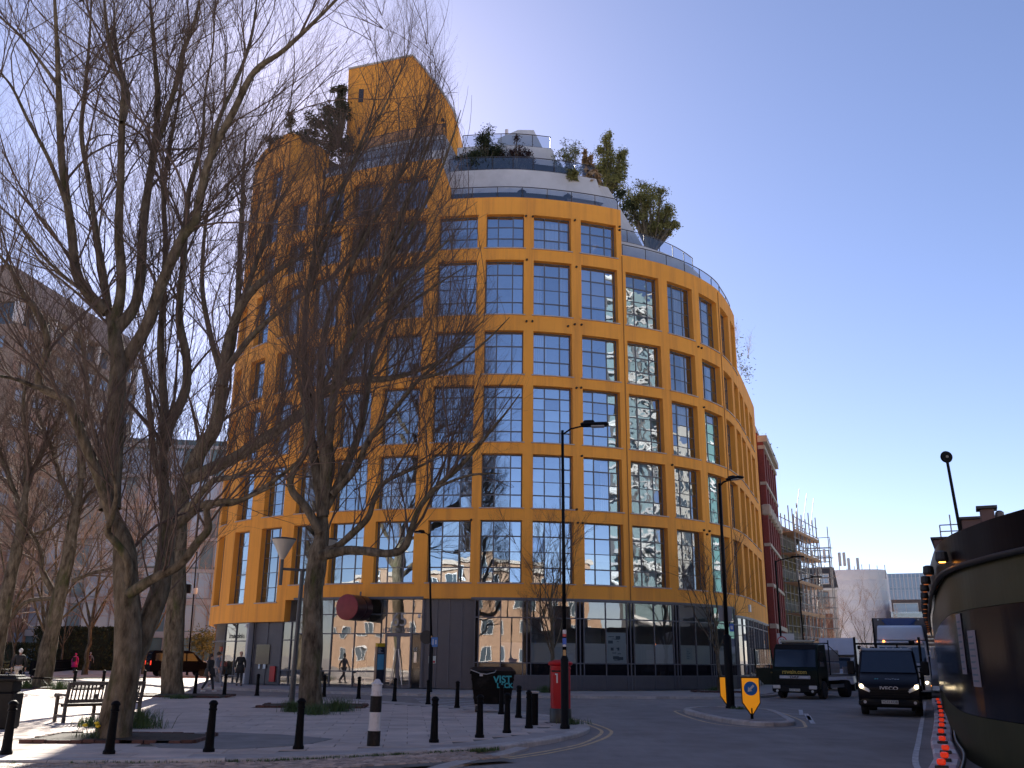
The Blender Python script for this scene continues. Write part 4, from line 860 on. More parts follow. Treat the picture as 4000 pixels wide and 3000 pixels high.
def spawn(P, R, m, t0, t1, ang, ratio, rcap, lens, up=.25, pick=None):
    """m children per branch between t0..t1; returns start, direction, length, radius"""
    N, K, _ = P.shape; idx = np.repeat(np.arange(N), m); t = RNG.uniform(t0, t1, len(idx)) * (K - 1); i = np.minimum(t.astype(int), K - 2); f = (t - i)[:, None]
    S = P[idx, i] * (1 - f) + P[idx, i + 1] * f; T = unit(P[idx, i + 1] - P[idx, i]); r = R[idx, i]; pr = unit(np.cross(T, RNG.normal(size=T.shape)))
    th = RNG.normal(ang, .22, len(idx))[:, None]; D = unit(T * np.cos(th) + pr * np.sin(th) + np.array([0, 0, up])); R2 = np.minimum(r * ratio * RNG.uniform(.7, 1.1, len(idx)), rcap * RNG.uniform(.7, 1.15, len(idx)))
    ln = RNG.uniform(lens[0], lens[1], len(idx)) * (1.1 - .5 * t / (K - 1)); return S, D, ln, R2
def join(parts):
    V = []; F = []; o = 0
    for v, f in parts: V.append(v); F.append(f + o); o += len(v)
    return np.concatenate(V), np.concatenate(F)
def crown(limbs, spec, k1=(7, 2.6, 4.6, .05), k2=(7, 1.2, 2.4, .017), k3=(5, .5, 1.1, .0075), up=.25, ends=True, w=(.10, .10, .11), a1=.6, sec=None):
    """side branches, twigs and tips grown off traced limbs. limbs: list of (pts, radii)"""
    parts = []; S = []; D = []; L = []; R = []
    if sec:      # secondary limbs fill the gaps between the traced ones
        more = []
        for P, rr, ln in limbs:
            A = np.array([tuple(p) for p in P]); m = max(1, int(round(sec[0] * np.linalg.norm(A[-1] - A[0]) / 5 * ln))); s_, d_, l_, r_ = spawn(A[None], np.array(rr)[None], m, .25, .95, .5, .5, sec[3], (sec[1], sec[2]), .35)
            P0, R0 = prune(*grow(s_, d_, l_, r_, 9, .09, .06, .35)); parts.append(tubes(P0, R0, 6)); more += [(P0[i], list(R0[i]), 1.0) for i in range(len(P0))]
        limbs = limbs + more
    for P, rr, ln in limbs:
        P = np.array([tuple(p) for p in P]); K = len(P); seglen = np.linalg.norm(P[-1] - P[0]); m = max(2, int(k1[0] * seglen / 5 * ln))
        s, d, l, r = spawn(P[None], np.array(rr)[None], m, .12, .98, a1, .5, k1[3], k1[1:3], up); S.append(s); D.append(d); L.append(l * spec); R.append(r)
        if ends:
            e = 3; T = unit(P[-1] - P[-3]); S.append(np.repeat(P[-1][None], e, 0)); D.append(unit(T[None] + RNG.normal(size=(e, 3)) * .28 + np.array([0, 0, .1]))); L.append(RNG.uniform(k1[1], k1[2], e) * spec); R.append(np.full(e, max(rr[-1] * .8, .015)))
    S, D, L, R = (np.concatenate(q) for q in (S, D, L, R)); P1, R1 = prune(*grow(S, D, L, R, 7, w[0], .06, .3), sec is not None); parts.append(tubes(P1, R1, 4))
    P2, R2 = prune(*grow(*spawn(P1, R1, k2[0], .12, 1.0, .55, .6, k2[3], (k2[1] * spec, k2[2] * spec), up * .7), 5, w[1], .06, .35), sec is not None); parts.append(tubes(P2, R2, 3))
    P3, R3 = prune(*grow(*spawn(P2, R2, k3[0], .1, 1.0, .55, .7, k3[3], (k3[1] * spec, k3[2] * spec), up * .5), 3, w[2], .07, .5), sec is not None); parts.append(tubes(P3, R3, 3))
    return join(parts)
def limb(pts, d0, d1, w0, w1, n=5):
    """traced limb: pixels of its centre line, distance at its start and end, width in pixels -> points, radii"""
    m = len(pts); ls = [0.0]
    for a, b in zip(pts, pts[1:]): ls.append(ls[-1] + math.hypot(b[0] - a[0], b[1] - a[1]))
    P = []
    for (x, y), l in zip(pts, ls):
        t = l / ls[-1]; P.append(atY(x, y, d0 + (d1 - d0) * (t * .6 + .4 * t * t)))
    P = smooth_path(P, n); K = len(P); rr = [max(.88 * (w0 + (w1 - w0) * (i / (K - 1)) ** .85) / 2 / FPX * P[i].y * 1.0, .008) for i in range(K)]
    rr = [r * (1 - .55 * max(0, (i / (K - 1) - .75) / .25)) for i, r in enumerate(rr)]
    return P, rr
def lump_tube(P, R, n=18, amp=.10, sc=2.2, flare=0.0):
    V, F = tubes(np.array([tuple(p) for p in P])[None], np.array(R)[None], n); K = len(P); C = np.repeat(np.array([tuple(p) for p in P]), n, 0); d = V - C; r = np.linalg.norm(d, axis=1, keepdims=True)
    q = V * sc; f = np.sin(q[:, 0] * 2.1 + q[:, 2] * .9) * np.sin(q[:, 1] * 2.3 - q[:, 2] * .7) + .6 * np.sin(q[:, 2] * 2.6 + q[:, 0] * 3.1) * np.sin(q[:, 1] * 3.7)
    t = np.repeat(np.arange(K) / (K - 1), n); ang = np.arctan2(d[:, 1], d[:, 0]); fl = flare * np.exp(-t * 9) * (1 + .35 * np.cos(ang * 5 + 1))
    return C + d * (1 + amp * f + fl)[:, None], F
def traced_tree(name, label, base, trunk, limbs, spec=1.0, group='tall bare plane trees on the plaza', **kw):
    T = thing(name, label, 'tree', base, group=group); tp, tr = limb(*trunk, n=7); tp[0].z = base[2] - .1
    V, F = lump_tube(tp, tr, 22, .07, 2.0, .10); np_mesh('trunk', V, F, bark, T, True); ll = [(tp[int(len(tp) * .55):], tr[int(len(tp) * .55):], .8)]
    for l in limbs:
        lp, lr = limb(*l[:5]); V, F = lump_tube(lp, lr, 12, .06, 3.0); np_mesh('limb', V, F, bark, T, True); ll.append((lp, lr, l[5] if len(l) > 5 else 1.0))
    V, F = crown(ll, spec, **kw); np_mesh('crown', V, F, twig_m, T, True); return T
# --- the near tree by the bench: two stems, many rising limbs
b1 = gnd(440, 2893, .11); Y1 = b1.y
traced_tree('plane_tree', 'massive forked bare tree beside the bench, nearest to the viewer', b1, ([(440, 2893), (455, 2800), (480, 2680), (497, 2560), (497, 2440), (492, 2330), (488, 2230), (482, 2125), (455, 2040), (430, 1961)], Y1, Y1 + .3, 134, 84), [
    ([(500, 2600), (545, 2500), (590, 2400), (625, 2300), (648, 2150), (655, 2030), (640, 1900), (637, 1730)], Y1 + .4, Y1 + 1.6, 106, 56),
    ([(430, 1990), (432, 1900), (438, 1828), (451, 1663), (457, 1530), (464, 1430), (451, 1331), (438, 1258), (415, 1210)], Y1 + .3, Y1 + .6, 96, 60),
    ([(420, 1220), (385, 1185), (345, 1150), (298, 1060), (279, 900), (262, 780), (239, 597), (229, 332), (219, 100), (205, -150)], Y1 + .6, Y1 - 2.2, 60, 24),
    ([(430, 1250), (420, 1180), (400, 1050), (375, 900), (345, 700), (318, 520), (332, 350), (350, 150), (360, -80)], Y1 + .6, Y1 + 2.4, 38, 15),
    ([(445, 1260), (470, 1165), (474, 1033), (464, 900), (471, 696), (477, 464), (484, 331), (445, 260), (420, 120), (400, -60)], Y1 + .6, Y1 - 1.0, 52, 20),
    ([(478, 480), (500, 380), (470, 260), (450, 150), (445, 0)], Y1 - .4, Y1 + 1.5, 30, 14),
    ([(455, 1290), (524, 1198), (550, 1066), (557, 900), (575, 760), (600, 600), (617, 398), (597, 133), (580, -80)], Y1 + .6, Y1 + 1.8, 58, 22),
    ([(600, 600), (650, 450), (690, 320), (716, 199), (760, 90), (790, -60)], Y1 + 1.2, Y1 + .2, 34, 18),
    ([(470, 1440), (504, 1391), (577, 1265), (610, 1165), (663, 1033), (725, 905), (763, 862), (816, 630), (915, 431), (995, 279), (1114, 192), (1293, 20), (1380, -80)], Y1 + .7, Y1 - 3.2, 66, 22, 1.3),
    ([(816, 640), (850, 480), (930, 300), (985, 130), (1010, -60)], Y1 - .8, Y1 - .2, 26, 12),
    ([(640, 1760), (643, 1630), (637, 1497), (627, 1364), (637, 1165), (647, 966), (640, 760), (665, 560), (700, 380), (720, 200)], Y1 + 1.6, Y1 + 3.0, 44, 16),
    ([(645, 1740), (663, 1663), (723, 1530), (729, 1404), (703, 1271), (703, 1165), (716, 1033), (724, 900), (740, 740), (790, 560), (800, 380), (830, 200)], Y1 + 1.6, Y1 + 1.0, 52, 18),
    ([(452, 2080), (425, 1985), (385, 1860), (331, 1729), (285, 1616), (265, 1563), (166, 1517), (152, 1464), (182, 1377), (179, 1298), (133, 1198), (99, 1165), (46, 1059), (0, 1000), (-80, 900)], Y1 + .2, Y1 - 2.5, 54, 22),
    ([(170, 1520), (110, 1500), (50, 1478), (-60, 1460)], Y1 - 1.4, Y1 - 2.6, 22, 15),
    ([(505, 2320), (597, 2261), (700, 2207), (770, 2120), (814, 2066), (808, 1990), (850, 1960), (930, 1955), (1010, 1925), (1090, 1890)], Y1 - .2, Y1 - 2.2, 48, 16),
    ([(500, 2290), (505, 2225), (490, 2170), (440, 2105), (420, 2075), (440, 2010), (455, 1930), (440, 1840)], Y1 + .05, Y1 - 1.2, 42, 22),
    ([(650, 2080), (705, 2044), (803, 1968), (895, 1968), (990, 1930), (1120, 1840), (1200, 1760)], Y1 + 1.0, Y1 - .6, 40, 14),
    ([(230, 340), (150, 230), (60, 120), (-60, 20)], Y1 - 1.2, Y1 - 2.5, 20, 10), ([(262, 800), (190, 620), (110, 470), (40, 330), (-40, 250)], Y1 - .6, Y1 - 3, 24, 10),
    ([(345, 1150), (250, 1080), (150, 980), (60, 860), (-40, 780)], Y1 + .4, Y1 - 2, 20, 9)], spec=1.0, k1=(9, 2.2, 4.4, .022), k2=(7, 1.1, 2.4, .009), k3=(4, .6, 1.4, .006), up=.38, sec=(2.0, 2.8, 5.5, .035))
# --- the tree behind it, further back on the plaza
b2 = gnd(675, 2716, .11); Y2 = b2.y
traced_tree('plane_tree', 'bare tree with a mossy trunk beside the dark van, behind the forked tree', b2, ([(675, 2716), (672, 2600), (682, 2450), (690, 2300), (692, 2150), (702, 2000), (722, 1900), (760, 1800)], Y2, Y2 + .3, 88, 70), [
    ([(745, 1850), (782, 1762), (842, 1663), (869, 1497), (895, 1330), (940, 1200), (1000, 1120), (1110, 1040), (1230, 980)], Y2 + .2, Y2 - 3, 76, 26, 1.2),
    ([(868, 1510), (900, 1380), (925, 1230), (934, 1060), (940, 930), (950, 700), (960, 520)], Y2 - 1, Y2 + 2, 40, 16),
    ([(740, 1870), (830, 1830), (930, 1780), (1025, 1720), (1184, 1607), (1246, 1545), (1363, 1489), (1517, 1479), (1645, 1443), (1760, 1390)], Y2, Y2 - 6, 62, 22, 1.3),
    ([(700, 2020), (760, 1960), (830, 1880), (920, 1860), (1000, 1800)], Y2, Y2 - 3, 40, 14), ([(880, 1450), (960, 1340), (1050, 1250), (1180, 1150), (1300, 1080), (1420, 960)], Y2 - 1, Y2 - 4, 34, 12, 1.2),
    ([(1246, 1545), (1300, 1440), (1380, 1330), (1440, 1230), (1530, 1080)], Y2 - 3.4, Y2 - 4, 28, 12), ([(700, 2000), (640, 1900), (600, 1780), (585, 1600), (560, 1420), (540, 1250)], Y2 + .2, Y2 + 3, 44, 16),
    ([(870, 1480), (820, 1300), (790, 1120), (800, 900), (830, 700)], Y2 - .5, Y2 + 3, 34, 12), ([(940, 1200), (1010, 1000), (1060, 850), (1140, 700)], Y2 - 1.5, Y2 - 1, 26, 10)],
    spec=1.1, k1=(7, 2.6, 5.0, .032), k2=(7, 1.4, 2.8, .014), k3=(3, .8, 1.7, .009), up=.4, sec=(2.0, 4, 7.5, .05))
# --- the tree in front of the facade
b3 = gnd(1215, 2778, .11); Y3 = b3.y
traced_tree('plane_tree', 'bare tree with a straight trunk standing before the orange facade', b3, ([(1215, 2778), (1213, 2700), (1215, 2600), (1221, 2450), (1224, 2300), (1240, 2180), (1258, 2090), (1262, 2000)], Y3, Y3 + .2, 94, 78), [
    ([(1250, 2172), (1297, 2160), (1360, 2150), (1422, 2152), (1521, 2162), (1581, 2138), (1606, 2068), (1645, 1973), (1720, 1889), (1795, 1824), (1894, 1710), (1970, 1620), (2030, 1540)], Y3, Y3 - 4.5, 50, 12, 1.5),
    ([(1265, 2150), (1310, 2140), (1372, 2088), (1437, 2023), (1461, 1949), (1496, 1889), (1580, 1845), (1680, 1800), (1790, 1700)], Y3 + .1, Y3 - 1.5, 40, 11, 1.3),
    ([(1250, 2080), (1193, 1978), (1143, 1919), (1138, 1859), (1188, 1775), (1198, 1690), (1180, 1560), (1160, 1400)], Y3, Y3 - 1.5, 42, 16),
    ([(1262, 2020), (1245, 1900), (1222, 1760), (1210, 1650), (1205, 1540), (1189, 1361), (1200, 1156), (1225, 1002), (1240, 850), (1270, 700)], Y3 + .1, Y3 + 1.5, 52, 14),
    ([(1265, 2010), (1270, 1850), (1255, 1690), (1251, 1540), (1261, 1361), (1292, 1207), (1353, 1079), (1420, 900), (1450, 760)], Y3 + .2, Y3 - .8, 52, 14),
    ([(1270, 1990), (1282, 1850), (1287, 1720), (1312, 1489), (1353, 1361), (1404, 1259), (1481, 1079), (1543, 951), (1600, 760), (1660, 560)], Y3 + .2, Y3 - 2, 48, 13, 1.2),
    ([(1275, 1980), (1340, 1850), (1400, 1700), (1430, 1560), (1460, 1400), (1530, 1200), (1620, 1020), (1720, 820)], Y3 + .2, Y3 + 1.5, 42, 11, 1.3),
    ([(1300, 1930), (1390, 1830), (1440, 1720), (1540, 1600), (1640, 1480), (1760, 1380), (1890, 1250)], Y3, Y3 - 3, 34, 10, 1.5), ([(1480, 1080), (1540, 900), (1620, 700), (1690, 520), (1730, 380)], Y3 - 1.4, Y3 - 2, 20, 8, 1.2),
    ([(1350, 1360), (1440, 1240), (1560, 1120), (1690, 1000), (1800, 880)], Y3 - 1, Y3 - 3, 22, 8, 1.4), ([(1640, 1480), (1760, 1440), (1900, 1330), (1990, 1240)], Y3 - 2, Y3 - 3.5, 16, 7, 1.4), ([(1700, 1905), (1820, 1860), (1900, 1850), (1960, 1850)], Y3 - 3.2, Y3 - 4.4, 14, 6, 1.3),
    ([(1225, 1002), (1300, 800), (1400, 600), (1500, 420), (1580, 250)], Y3 + 1.2, Y3 + .5, 20, 8, 1.3), ([(1353, 1079), (1450, 880), (1560, 680), (1640, 480), (1700, 300)], Y3 - .6, Y3 - 1.5, 20, 8, 1.3), ([(1481, 1079), (1600, 900), (1700, 720), (1760, 560), (1800, 430)], Y3 - 1.5, Y3 - 3, 20, 8, 1.2), ([(1200, 1156), (1290, 900), (1360, 680), (1440, 480), (1480, 320)], Y3 + 1, Y3 + 2, 22, 8, 1.2), ([(1312, 1489), (1420, 1330), (1540, 1230), (1680, 1130), (1820, 1040)], Y3, Y3 - 2, 22, 8, 1.2)],
    spec=1.05, k1=(7, 2.4, 4.8, .028), k2=(7, 1.3, 2.6, .012), k3=(3, .8, 1.8, .0078), up=.4, sec=(1.8, 3.5, 7, .045))
# --- leaning trees at the far left of the plaza
b4 = gnd(165, 2684, .11); Y4 = b4.y
traced_tree('plane_tree', 'leaning bare tree in a planted bed at the far side of the sunlit paving', b4, ([(163, 2684), (178, 2600), (190, 2532), (228, 2343), (266, 2180), (282, 2071), (304, 1963), (320, 1860)], Y4, Y4 - .5, 74, 42), [
    ([(217, 2330), (168, 2234), (157, 2153), (114, 2066), (70, 1980), (40, 1850)], Y4, Y4 - 1, 28, 12), ([(280, 2270), (374, 2234), (440, 2218), (520, 2180)], Y4, Y4 + 1, 18, 9), ([(217, 2337), (98, 2353), (27, 2430), (-60, 2440)], Y4, Y4 - 1, 20, 10),
    ([(290, 2040), (330, 1950), (380, 1900), (440, 1850)], Y4, Y4 + 2, 22, 10), ([(320, 1870), (318, 1700), (340, 1560), (330, 1400), (300, 1250)], Y4 - .5, Y4 - 2, 40, 14), ([(300, 1980), (240, 1880), (200, 1740), (150, 1620), (140, 1500)], Y4 - .5, Y4 + 1, 26, 11)],
    spec=1.2, k1=(12, 2.4, 4.4, .05), k2=(7, 1.4, 2.6, .024), k3=(5, .8, 1.6, .015), up=.1)
b5 = gnd(-40, 2684, .11); Y5 = b5.y
traced_tree('plane_tree', 'leaning bare tree cut off by the left edge, behind the litter bin', b5, ([(-40, 2684), (-20, 2580), (0, 2478), (33, 2288), (70, 2125), (92, 1990), (105, 1880)], Y5, Y5 - .5, 66, 40), [
    ([(70, 2130), (130, 2090), (200, 2060), (260, 1990)], Y5, Y5 + 1, 20, 9), ([(100, 1900), (110, 1760), (90, 1600), (110, 1420)], Y5, Y5 - 2, 34, 12), ([(90, 2000), (40, 1880), (0, 1760), (-60, 1640)], Y5, Y5 - 1, 26, 11), ([(105, 1880), (170, 1760), (230, 1640), (260, 1500)], Y5, Y5 + 1, 26, 11)],
    spec=1.2, k1=(12, 2.4, 4.4, .05), k2=(7, 1.4, 2.6, .024), k3=(5, .8, 1.6, .015), up=.1)
# --- free-grown bare trees
def bare_tree(name, label, base, h, th, r, spread=.55, n=9, group=None, m=twig_m, k2=(7, .9, 1.8, .016), k3=(5, .4, .9, .008), lean=(0, 0), up=.3, k1n=6):
    T = thing(name, label, 'tree', base, group=group); B = Vector(base); K = 8; P = [B + Vector((lean[0] * (i / K), lean[1] * (i / K), (i / K) * th)) + Vector((random.gauss(0, r * .25), random.gauss(0, r * .25), 0)) * (i > 0) for i in range(K + 1)]
    P += [P[-1] + Vector((lean[0] * .3 * q, lean[1] * .3 * q, (h - th) * .75 * q)) + Vector((random.gauss(0, r * .6), random.gauss(0, r * .6), 0)) for q in (.25, .5, .75, 1)]; R = [r * (1.0 - .35 * i / K) for i in range(K + 1)] + [r * q for q in (.5, .36, .24, .13)]
    V, F = lump_tube(P, R, 12, .05, 3.0, .35); np_mesh('trunk', V, F, bark, T, True); ll = []
    for k in range(n):
        z = random.uniform(.8, 1.0) if k < n * .5 else random.uniform(1.0, 1.0); i = min(int(K * z) + (random.randint(0, 3) if k >= n * .4 else 0), len(P) - 2); a = 6.283 * k / n * 1.618 + random.random(); s = P[i]; L = (h - th) * random.uniform(.6, .95) * (1 - .12 * max(0, i - K))
        d = Vector((math.cos(a) * spread, math.sin(a) * spread, 1)).normalized(); Q = [s]
        for j in range(6): d = (d + Vector((random.gauss(0, .1), random.gauss(0, .1), .07))).normalized(); Q.append(Q[-1] + d * L / 6)
        rr = [R[i] * .62 * (1 - .8 * j / 6) for j in range(7)]; V, F = lump_tube(Q, rr, 7, .04, 3); np_mesh('limb', V, F, bark, T, True); ll.append((Q, rr, 1.0))
    V, F = crown(ll, 1.0, k1=(k1n * 5 / (h - th), (h - th) * .25, (h - th) * .5, r * .22), k2=k2, k3=k3, up=up); np_mesh('crown', V, F, m, T, True); return T
bg_lab = ['tall pale-twigged bare tree before the brown tower, leftmost of the park trees', 'pale-twigged bare tree above the pink-coated walker', 'broad bare tree behind the leaning trees, in front of the tower', 'slender bare tree in the park behind the hedge', 'small bare tree beside the clipped round hedge', 'bare tree beside the glass office building, left of the bookshop', 'bare park tree behind the railings on the left', 'bare park tree rising behind the forked trunk']
for i, (px, Y, h, th, r, n) in enumerate([(-20, 66, 17, 4, .22, 10), (330, 78, 16, 4, .2, 10), (150, 70, 18, 4, .22, 10), (40, 84, 10, 3, .12, 8), (480, 92, 13, 3, .14, 9), (860, 96, 13, 3.5, .14, 8), (230, 100, 12, 3, .12, 8), (560, 82, 15, 4, .18, 9)]):
    p = atY(px, 2640, Y); bare_tree('park_tree', bg_lab[i], (p.x, Y, .02), h, th, r, .6, n, 'bare park trees', twig_l, (8, 1.6, 3.0, .03), (6, .9, 1.8, .02), up=.0, k1n=7)
p = gnd(2156, 2706, .11); bare_tree('street_tree', 'small bare street tree in front of the glass bays, above the pillar box', p, 8.0, 2.3, .13, .62, 11, 'young street trees on the pavement', k2=(7, .6, 1.2, .012), k3=(4, .3, .65, .007), up=.2)
p = gnd(2812, 2702, .11); bare_tree('street_tree', 'small bare street tree in a low bed beside the island lamp post', p, 7.6, 2.4, .12, .55, 10, 'young street trees on the pavement', k2=(7, .6, 1.1, .012), k3=(4, .3, .6, .007), up=.2)
far_lab = ['russet leafless tree down the street behind the white van', 'russet leafless tree before the sheeted building', 'brown leafless tree left of the blue lorry']
for i, (px, Y, h) in enumerate(((3160, 96, 7.5), (3260, 104, 9.0), (3390, 120, 8.5))):
    p = atY(px, 2600, Y); bare_tree('far_street_tree', far_lab[i], (p.x, Y, 0), h, 2.0, .13, .7, 10, 'leafless trees down the street', mat('twig_russet', (0.24, 0.13, 0.09), .85, var=.2, vscale=1, world=True), (7, .9, 1.8, .035), (5, .5, 1.0, .025), up=.15, k1n=6)
# --- leafy plants on the roof terraces
leaf_d = mat('leaf_dark', (0.035, 0.045, 0.025), 0.8, spec=.1, var=.5, vscale=1.6, world=True); leaf_o = mat('leaf_olive', (0.18, 0.18, 0.07), 0.8, spec=.1, var=.5, vscale=1.3, world=True); leaf_p = mat('leaf_purple', (0.05, 0.03, 0.03), .8, spec=.1, var=.5, vscale=1.5, world=True); leaf_g = mat('leaf_pale', (0.14, 0.15, 0.075), .8, spec=.1, var=.4, vscale=1.5, world=True)  # leaf_olive is lightened to look translucent, light put into its colour
def leaves(clumps, n, size, flat=.4, soft=True):
    """leaf-sized faces spread through several clumps: (centre, radii)"""
    V = []; F = []; o = 0
    for c, r in clumps:
        q = RNG.normal(size=(n, 3)) * .62 if soft else unit(RNG.normal(size=(n, 3))) * (RNG.uniform(.25, 1, (n, 1)) ** .5) * (1 + .18 * RNG.normal(size=(n, 1))); C = np.array(tuple(c)) + q * np.array(r); u = unit(RNG.normal(size=(n, 3)) * np.array([1, 1, .7])); w = unit(np.cross(u, RNG.normal(size=(n, 3)))); s = size * RNG.uniform(.6, 1.35, (n, 1))
        P = np.stack([C - u * s, C + w * s * flat, C + u * s, C - w * s * flat], 1).reshape(-1, 3); V.append(P); F.append(np.arange(n * 4).reshape(-1, 4) + o); o += n * 4
    return np.concatenate(V), np.concatenate(F)
def leafy(name, label, base, clumps, n, size, m, r=.07, group='trees on the roof terraces', cat='tree', flat=.4):
    T = thing(name, label, cat, base, group=group); B = Vector(base); tb = MB()
    for c, rr in clumps:
        c = Vector(c); mid = B.lerp(c, .5) + Vector((random.gauss(0, .12), random.gauss(0, .12), 0)); tb.tube([B, mid, c + Vector((0, 0, rr[2] * .6))], [r, r * .7, r * .25], 6)
    tb.build('trunk', bark, T, world=True, smooth=True); V, F = leaves(clumps, n, size, flat); np_mesh('crown', V, F, m, T, True, False); return T
def px_clumps(L, Y): return [(atY(x, y, Y + random.uniform(-.5, .5)), (w / FPX * Y * 1.1, w / FPX * Y, h / FPX * Y * 1.1)) for x, y, w, h in L]
def roof_tree(lab, bx, by, Y, L, n, size, m, r=.07, bz=None):
    C = px_clumps(L, Y); C2 = []
    for c, rr in C:      # break each mass into smaller uneven sprays so that sky shows between them
        for _ in range(9): q = Vector((random.gauss(0, .55) * rr[0], random.gauss(0, .55) * rr[1], random.gauss(0, .5) * rr[2])); f = random.uniform(.25, .6); C2.append((c + q, (rr[0] * f, rr[1] * f, rr[2] * f)))
    p = atY(bx, by, Y); p.z = p.z if bz is None else bz; leafy('terrace_tree', lab, p, C2, max(20, n // 8), size, m, r)
roof_tree('dark rounded conifer on the upper roof terrace, nearest the tower', 1890, 690, 54.5, [(1880, 600, 50, 45), (1905, 540, 38, 42), (1850, 640, 45, 35), (1930, 610, 35, 40), (1900, 660, 50, 30)], 1700, .07, leaf_d, .07, 32.05)
roof_tree('purplish rounded shrub on the upper roof terrace, left of the roof cabin', 2010, 690, 54.4, [(2010, 600, 45, 45), (2045, 630, 35, 38), (1985, 640, 40, 38), (2020, 665, 45, 28)], 1500, .065, leaf_p, .07, 32.05)
roof_tree('thin pale-leaved bush on the roof terrace, right of the roof cabin', 2225, 700, 54.9, [(2215, 610, 40, 35), (2250, 590, 30, 30), (2190, 640, 25, 30), (2240, 650, 35, 35)], 500, .07, leaf_g, .04, 32.05)
roof_tree('tall leafy tree on the roof terrace, highest of the roof trees', 2370, 760, 57.0, [(2375, 560, 30, 38), (2365, 620, 42, 40), (2400, 650, 45, 40), (2345, 680, 38, 40), (2410, 700, 45, 35), (2370, 725, 45, 32), (2430, 610, 25, 28)], 1700, .075, leaf_o, .07, 32.0)
roof_tree('broad leafy olive-green tree on the lower roof shoulder', 2540, 930, 57.0, [(2510, 740, 48, 38), (2560, 770, 50, 40), (2490, 800, 45, 45), (2550, 840, 60, 45), (2600, 830, 35, 40), (2510, 880, 50, 45), (2580, 900, 40, 30), (2625, 880, 20, 22)], 1900, .075, leaf_o, .08, 27.75)
roof_tree('dark bush leaning over the edge of the roof terrace', 2430, 860, 56.5, [(2430, 770, 28, 40), (2450, 830, 30, 42)], 520, .10, leaf_d, .05, 27.75)
roof_tree('strappy pot plant on the roof terrace railing', 2232, 720, 54.2, [(2232, 680, 20, 28)], 300, .22, leaf_o, .03)
roof_tree('tuft of dry reeds on the roof terrace beside the tall leafy tree', 2290, 730, 54.6, [(2290, 660, 14, 50), (2310, 690, 20, 35)], 400, .20, mat('dry_reed', (.28, .19, .11), .8), .03)
roof_tree('dark terrace greenery left of the tower top', 1330, 560, 59.0, [(1325, 360, 30, 26), (1330, 410, 30, 34), (1290, 440, 44, 30), (1240, 490, 44, 34), (1310, 490, 50, 44), (1205, 540, 40, 30), (1280, 560, 60, 40), (1340, 560, 40, 40)], 900, .12, leaf_d)
roof_tree('small round clipped bush on the left wing roof', 1140, 560, 58.5, [(1140, 470, 24, 34)], 700, .09, leaf_d, .04)
roof_tree('low greenery spilling over the left wing parapet', 1100, 570, 58.0, [(1060, 540, 40, 16), (1130, 545, 45, 18), (1190, 550, 30, 20)], 420, .10, leaf_d, .04)
p = FP(sx(19.4), -1.2, 21.3); T = bare_tree('terrace_bamboo', 'wispy bamboo on the low roof at the street end', p, 6.2, 1.2, .03, .35, 7, 'trees on the roof terraces', twig_l, (6, .5, .9, .01), (4, .3, .5, .008))
V, F = leaves([(p + Vector((.3, 0, 4.5)), (.8, .6, 1.6)), (p + Vector((.9, .1, 3.2)), (.7, .5, 1.0))], 160, .14, .25); np_mesh('foliage', V, F, leaf_g, T, True, False)
leafy('terrace_shrub', 'small bush on top of the red brick warehouse', atY(2965, 1765, 80), [(atY(2968, 1745, 80), (.7, .6, .8))], 260, .14, leaf_g, .03, 'trees on the roof terraces', 'shrub')
# ================================================================ street furniture on the plaza
iron = mat('black_iron', (0.004, 0.004, 0.005), 0.6, spec=.08, var=.3, vscale=6, bump=.2, bscale=40); whitep = mat('white_paint', (.55, .54, .55), .6, dirt=(.28, .25, .22), dscale=9); blackp = mat('black_paint', (.010, .009, .009), .6, spec=.2, dirt=(.05, .04, .035), dscale=7)
prof = [(.135, 0), (.135, .045), (.112, .07), (.105, .12), (.082, .66), (.080, .69), (.098, .70), (.098, .725), (.083, .735), (.085, .785), (.105, .80), (.105, .82), (.085, .845), (.05, .868), (.0, .875)]
def bollard(px, py, label, z=.11, s=1.0):
    global bol0
    p = gnd(px, py, z)
    if 'bol0' not in globals():
        bol0 = thing('bollard', label, 'bollard', p, group='black cast-iron bollards'); MB().lathe(prof[:5], n=18).build('shaft', iron, bol0, auto=35); MB().lathe(prof[4:], n=18).build('cap', iron, bol0, auto=35); o = bol0
    else: o = dup(bol0, p, random.uniform(0, 3), label)
    o.scale = (s * .76, s * .76, s * random.uniform(.98, 1.02)); o.rotation_euler = (random.gauss(0, .008), random.gauss(0, .008), random.uniform(0, 3)); return o
for px, py, lab in [(22, 2947, 'black bollard at the left edge, in front of the litter bin'), (425, 2945, 'black bollard right in front of the forked tree trunk'), (815, 2937, 'black bollard standing alone between the forked tree and the straight tree, near kerb'), (1165, 2926, 'black bollard in front of the straight-trunked tree, near kerb'), (1695, 2900, 'black bollard just right of the striped bollard'), (1873, 2881, 'black bollard in front of the wheeled bin, nearest the kerb'), (1980, 2863, 'black bollard at the right front corner of the wheeled bin'), (2066, 2845, 'black bollard left of the pillar box, nearer of a close pair'), (2025, 2804, 'black bollard between the wheeled bin and the pillar box'), (1785, 2765, 'black bollard just left of the wheeled bin'), (1672, 2752, 'black bollard in front of the louvred shutter, behind the striped bollard'), (1540, 2740, 'black bollard in front of the entrance doors'), (1400, 2730, 'black bollard below the drum sign'), (1265, 2722, 'black bollard just behind the straight-trunked tree, right side'), (1003, 2718, 'black bollard in front of the wing louvred door'), (875, 2718, 'black bollard in front of the man in black'), (760, 2714, 'black bollard beside the woman in black')]: bollard(px, py, lab)
bollard(1135, 2722, 'black bollard beside the lantern post, behind the straight-trunked tree')
p = gnd(1923, 2792, .11); bollard(1958, 2790, 'black bollard half hidden against the right side of the wheeled bin')
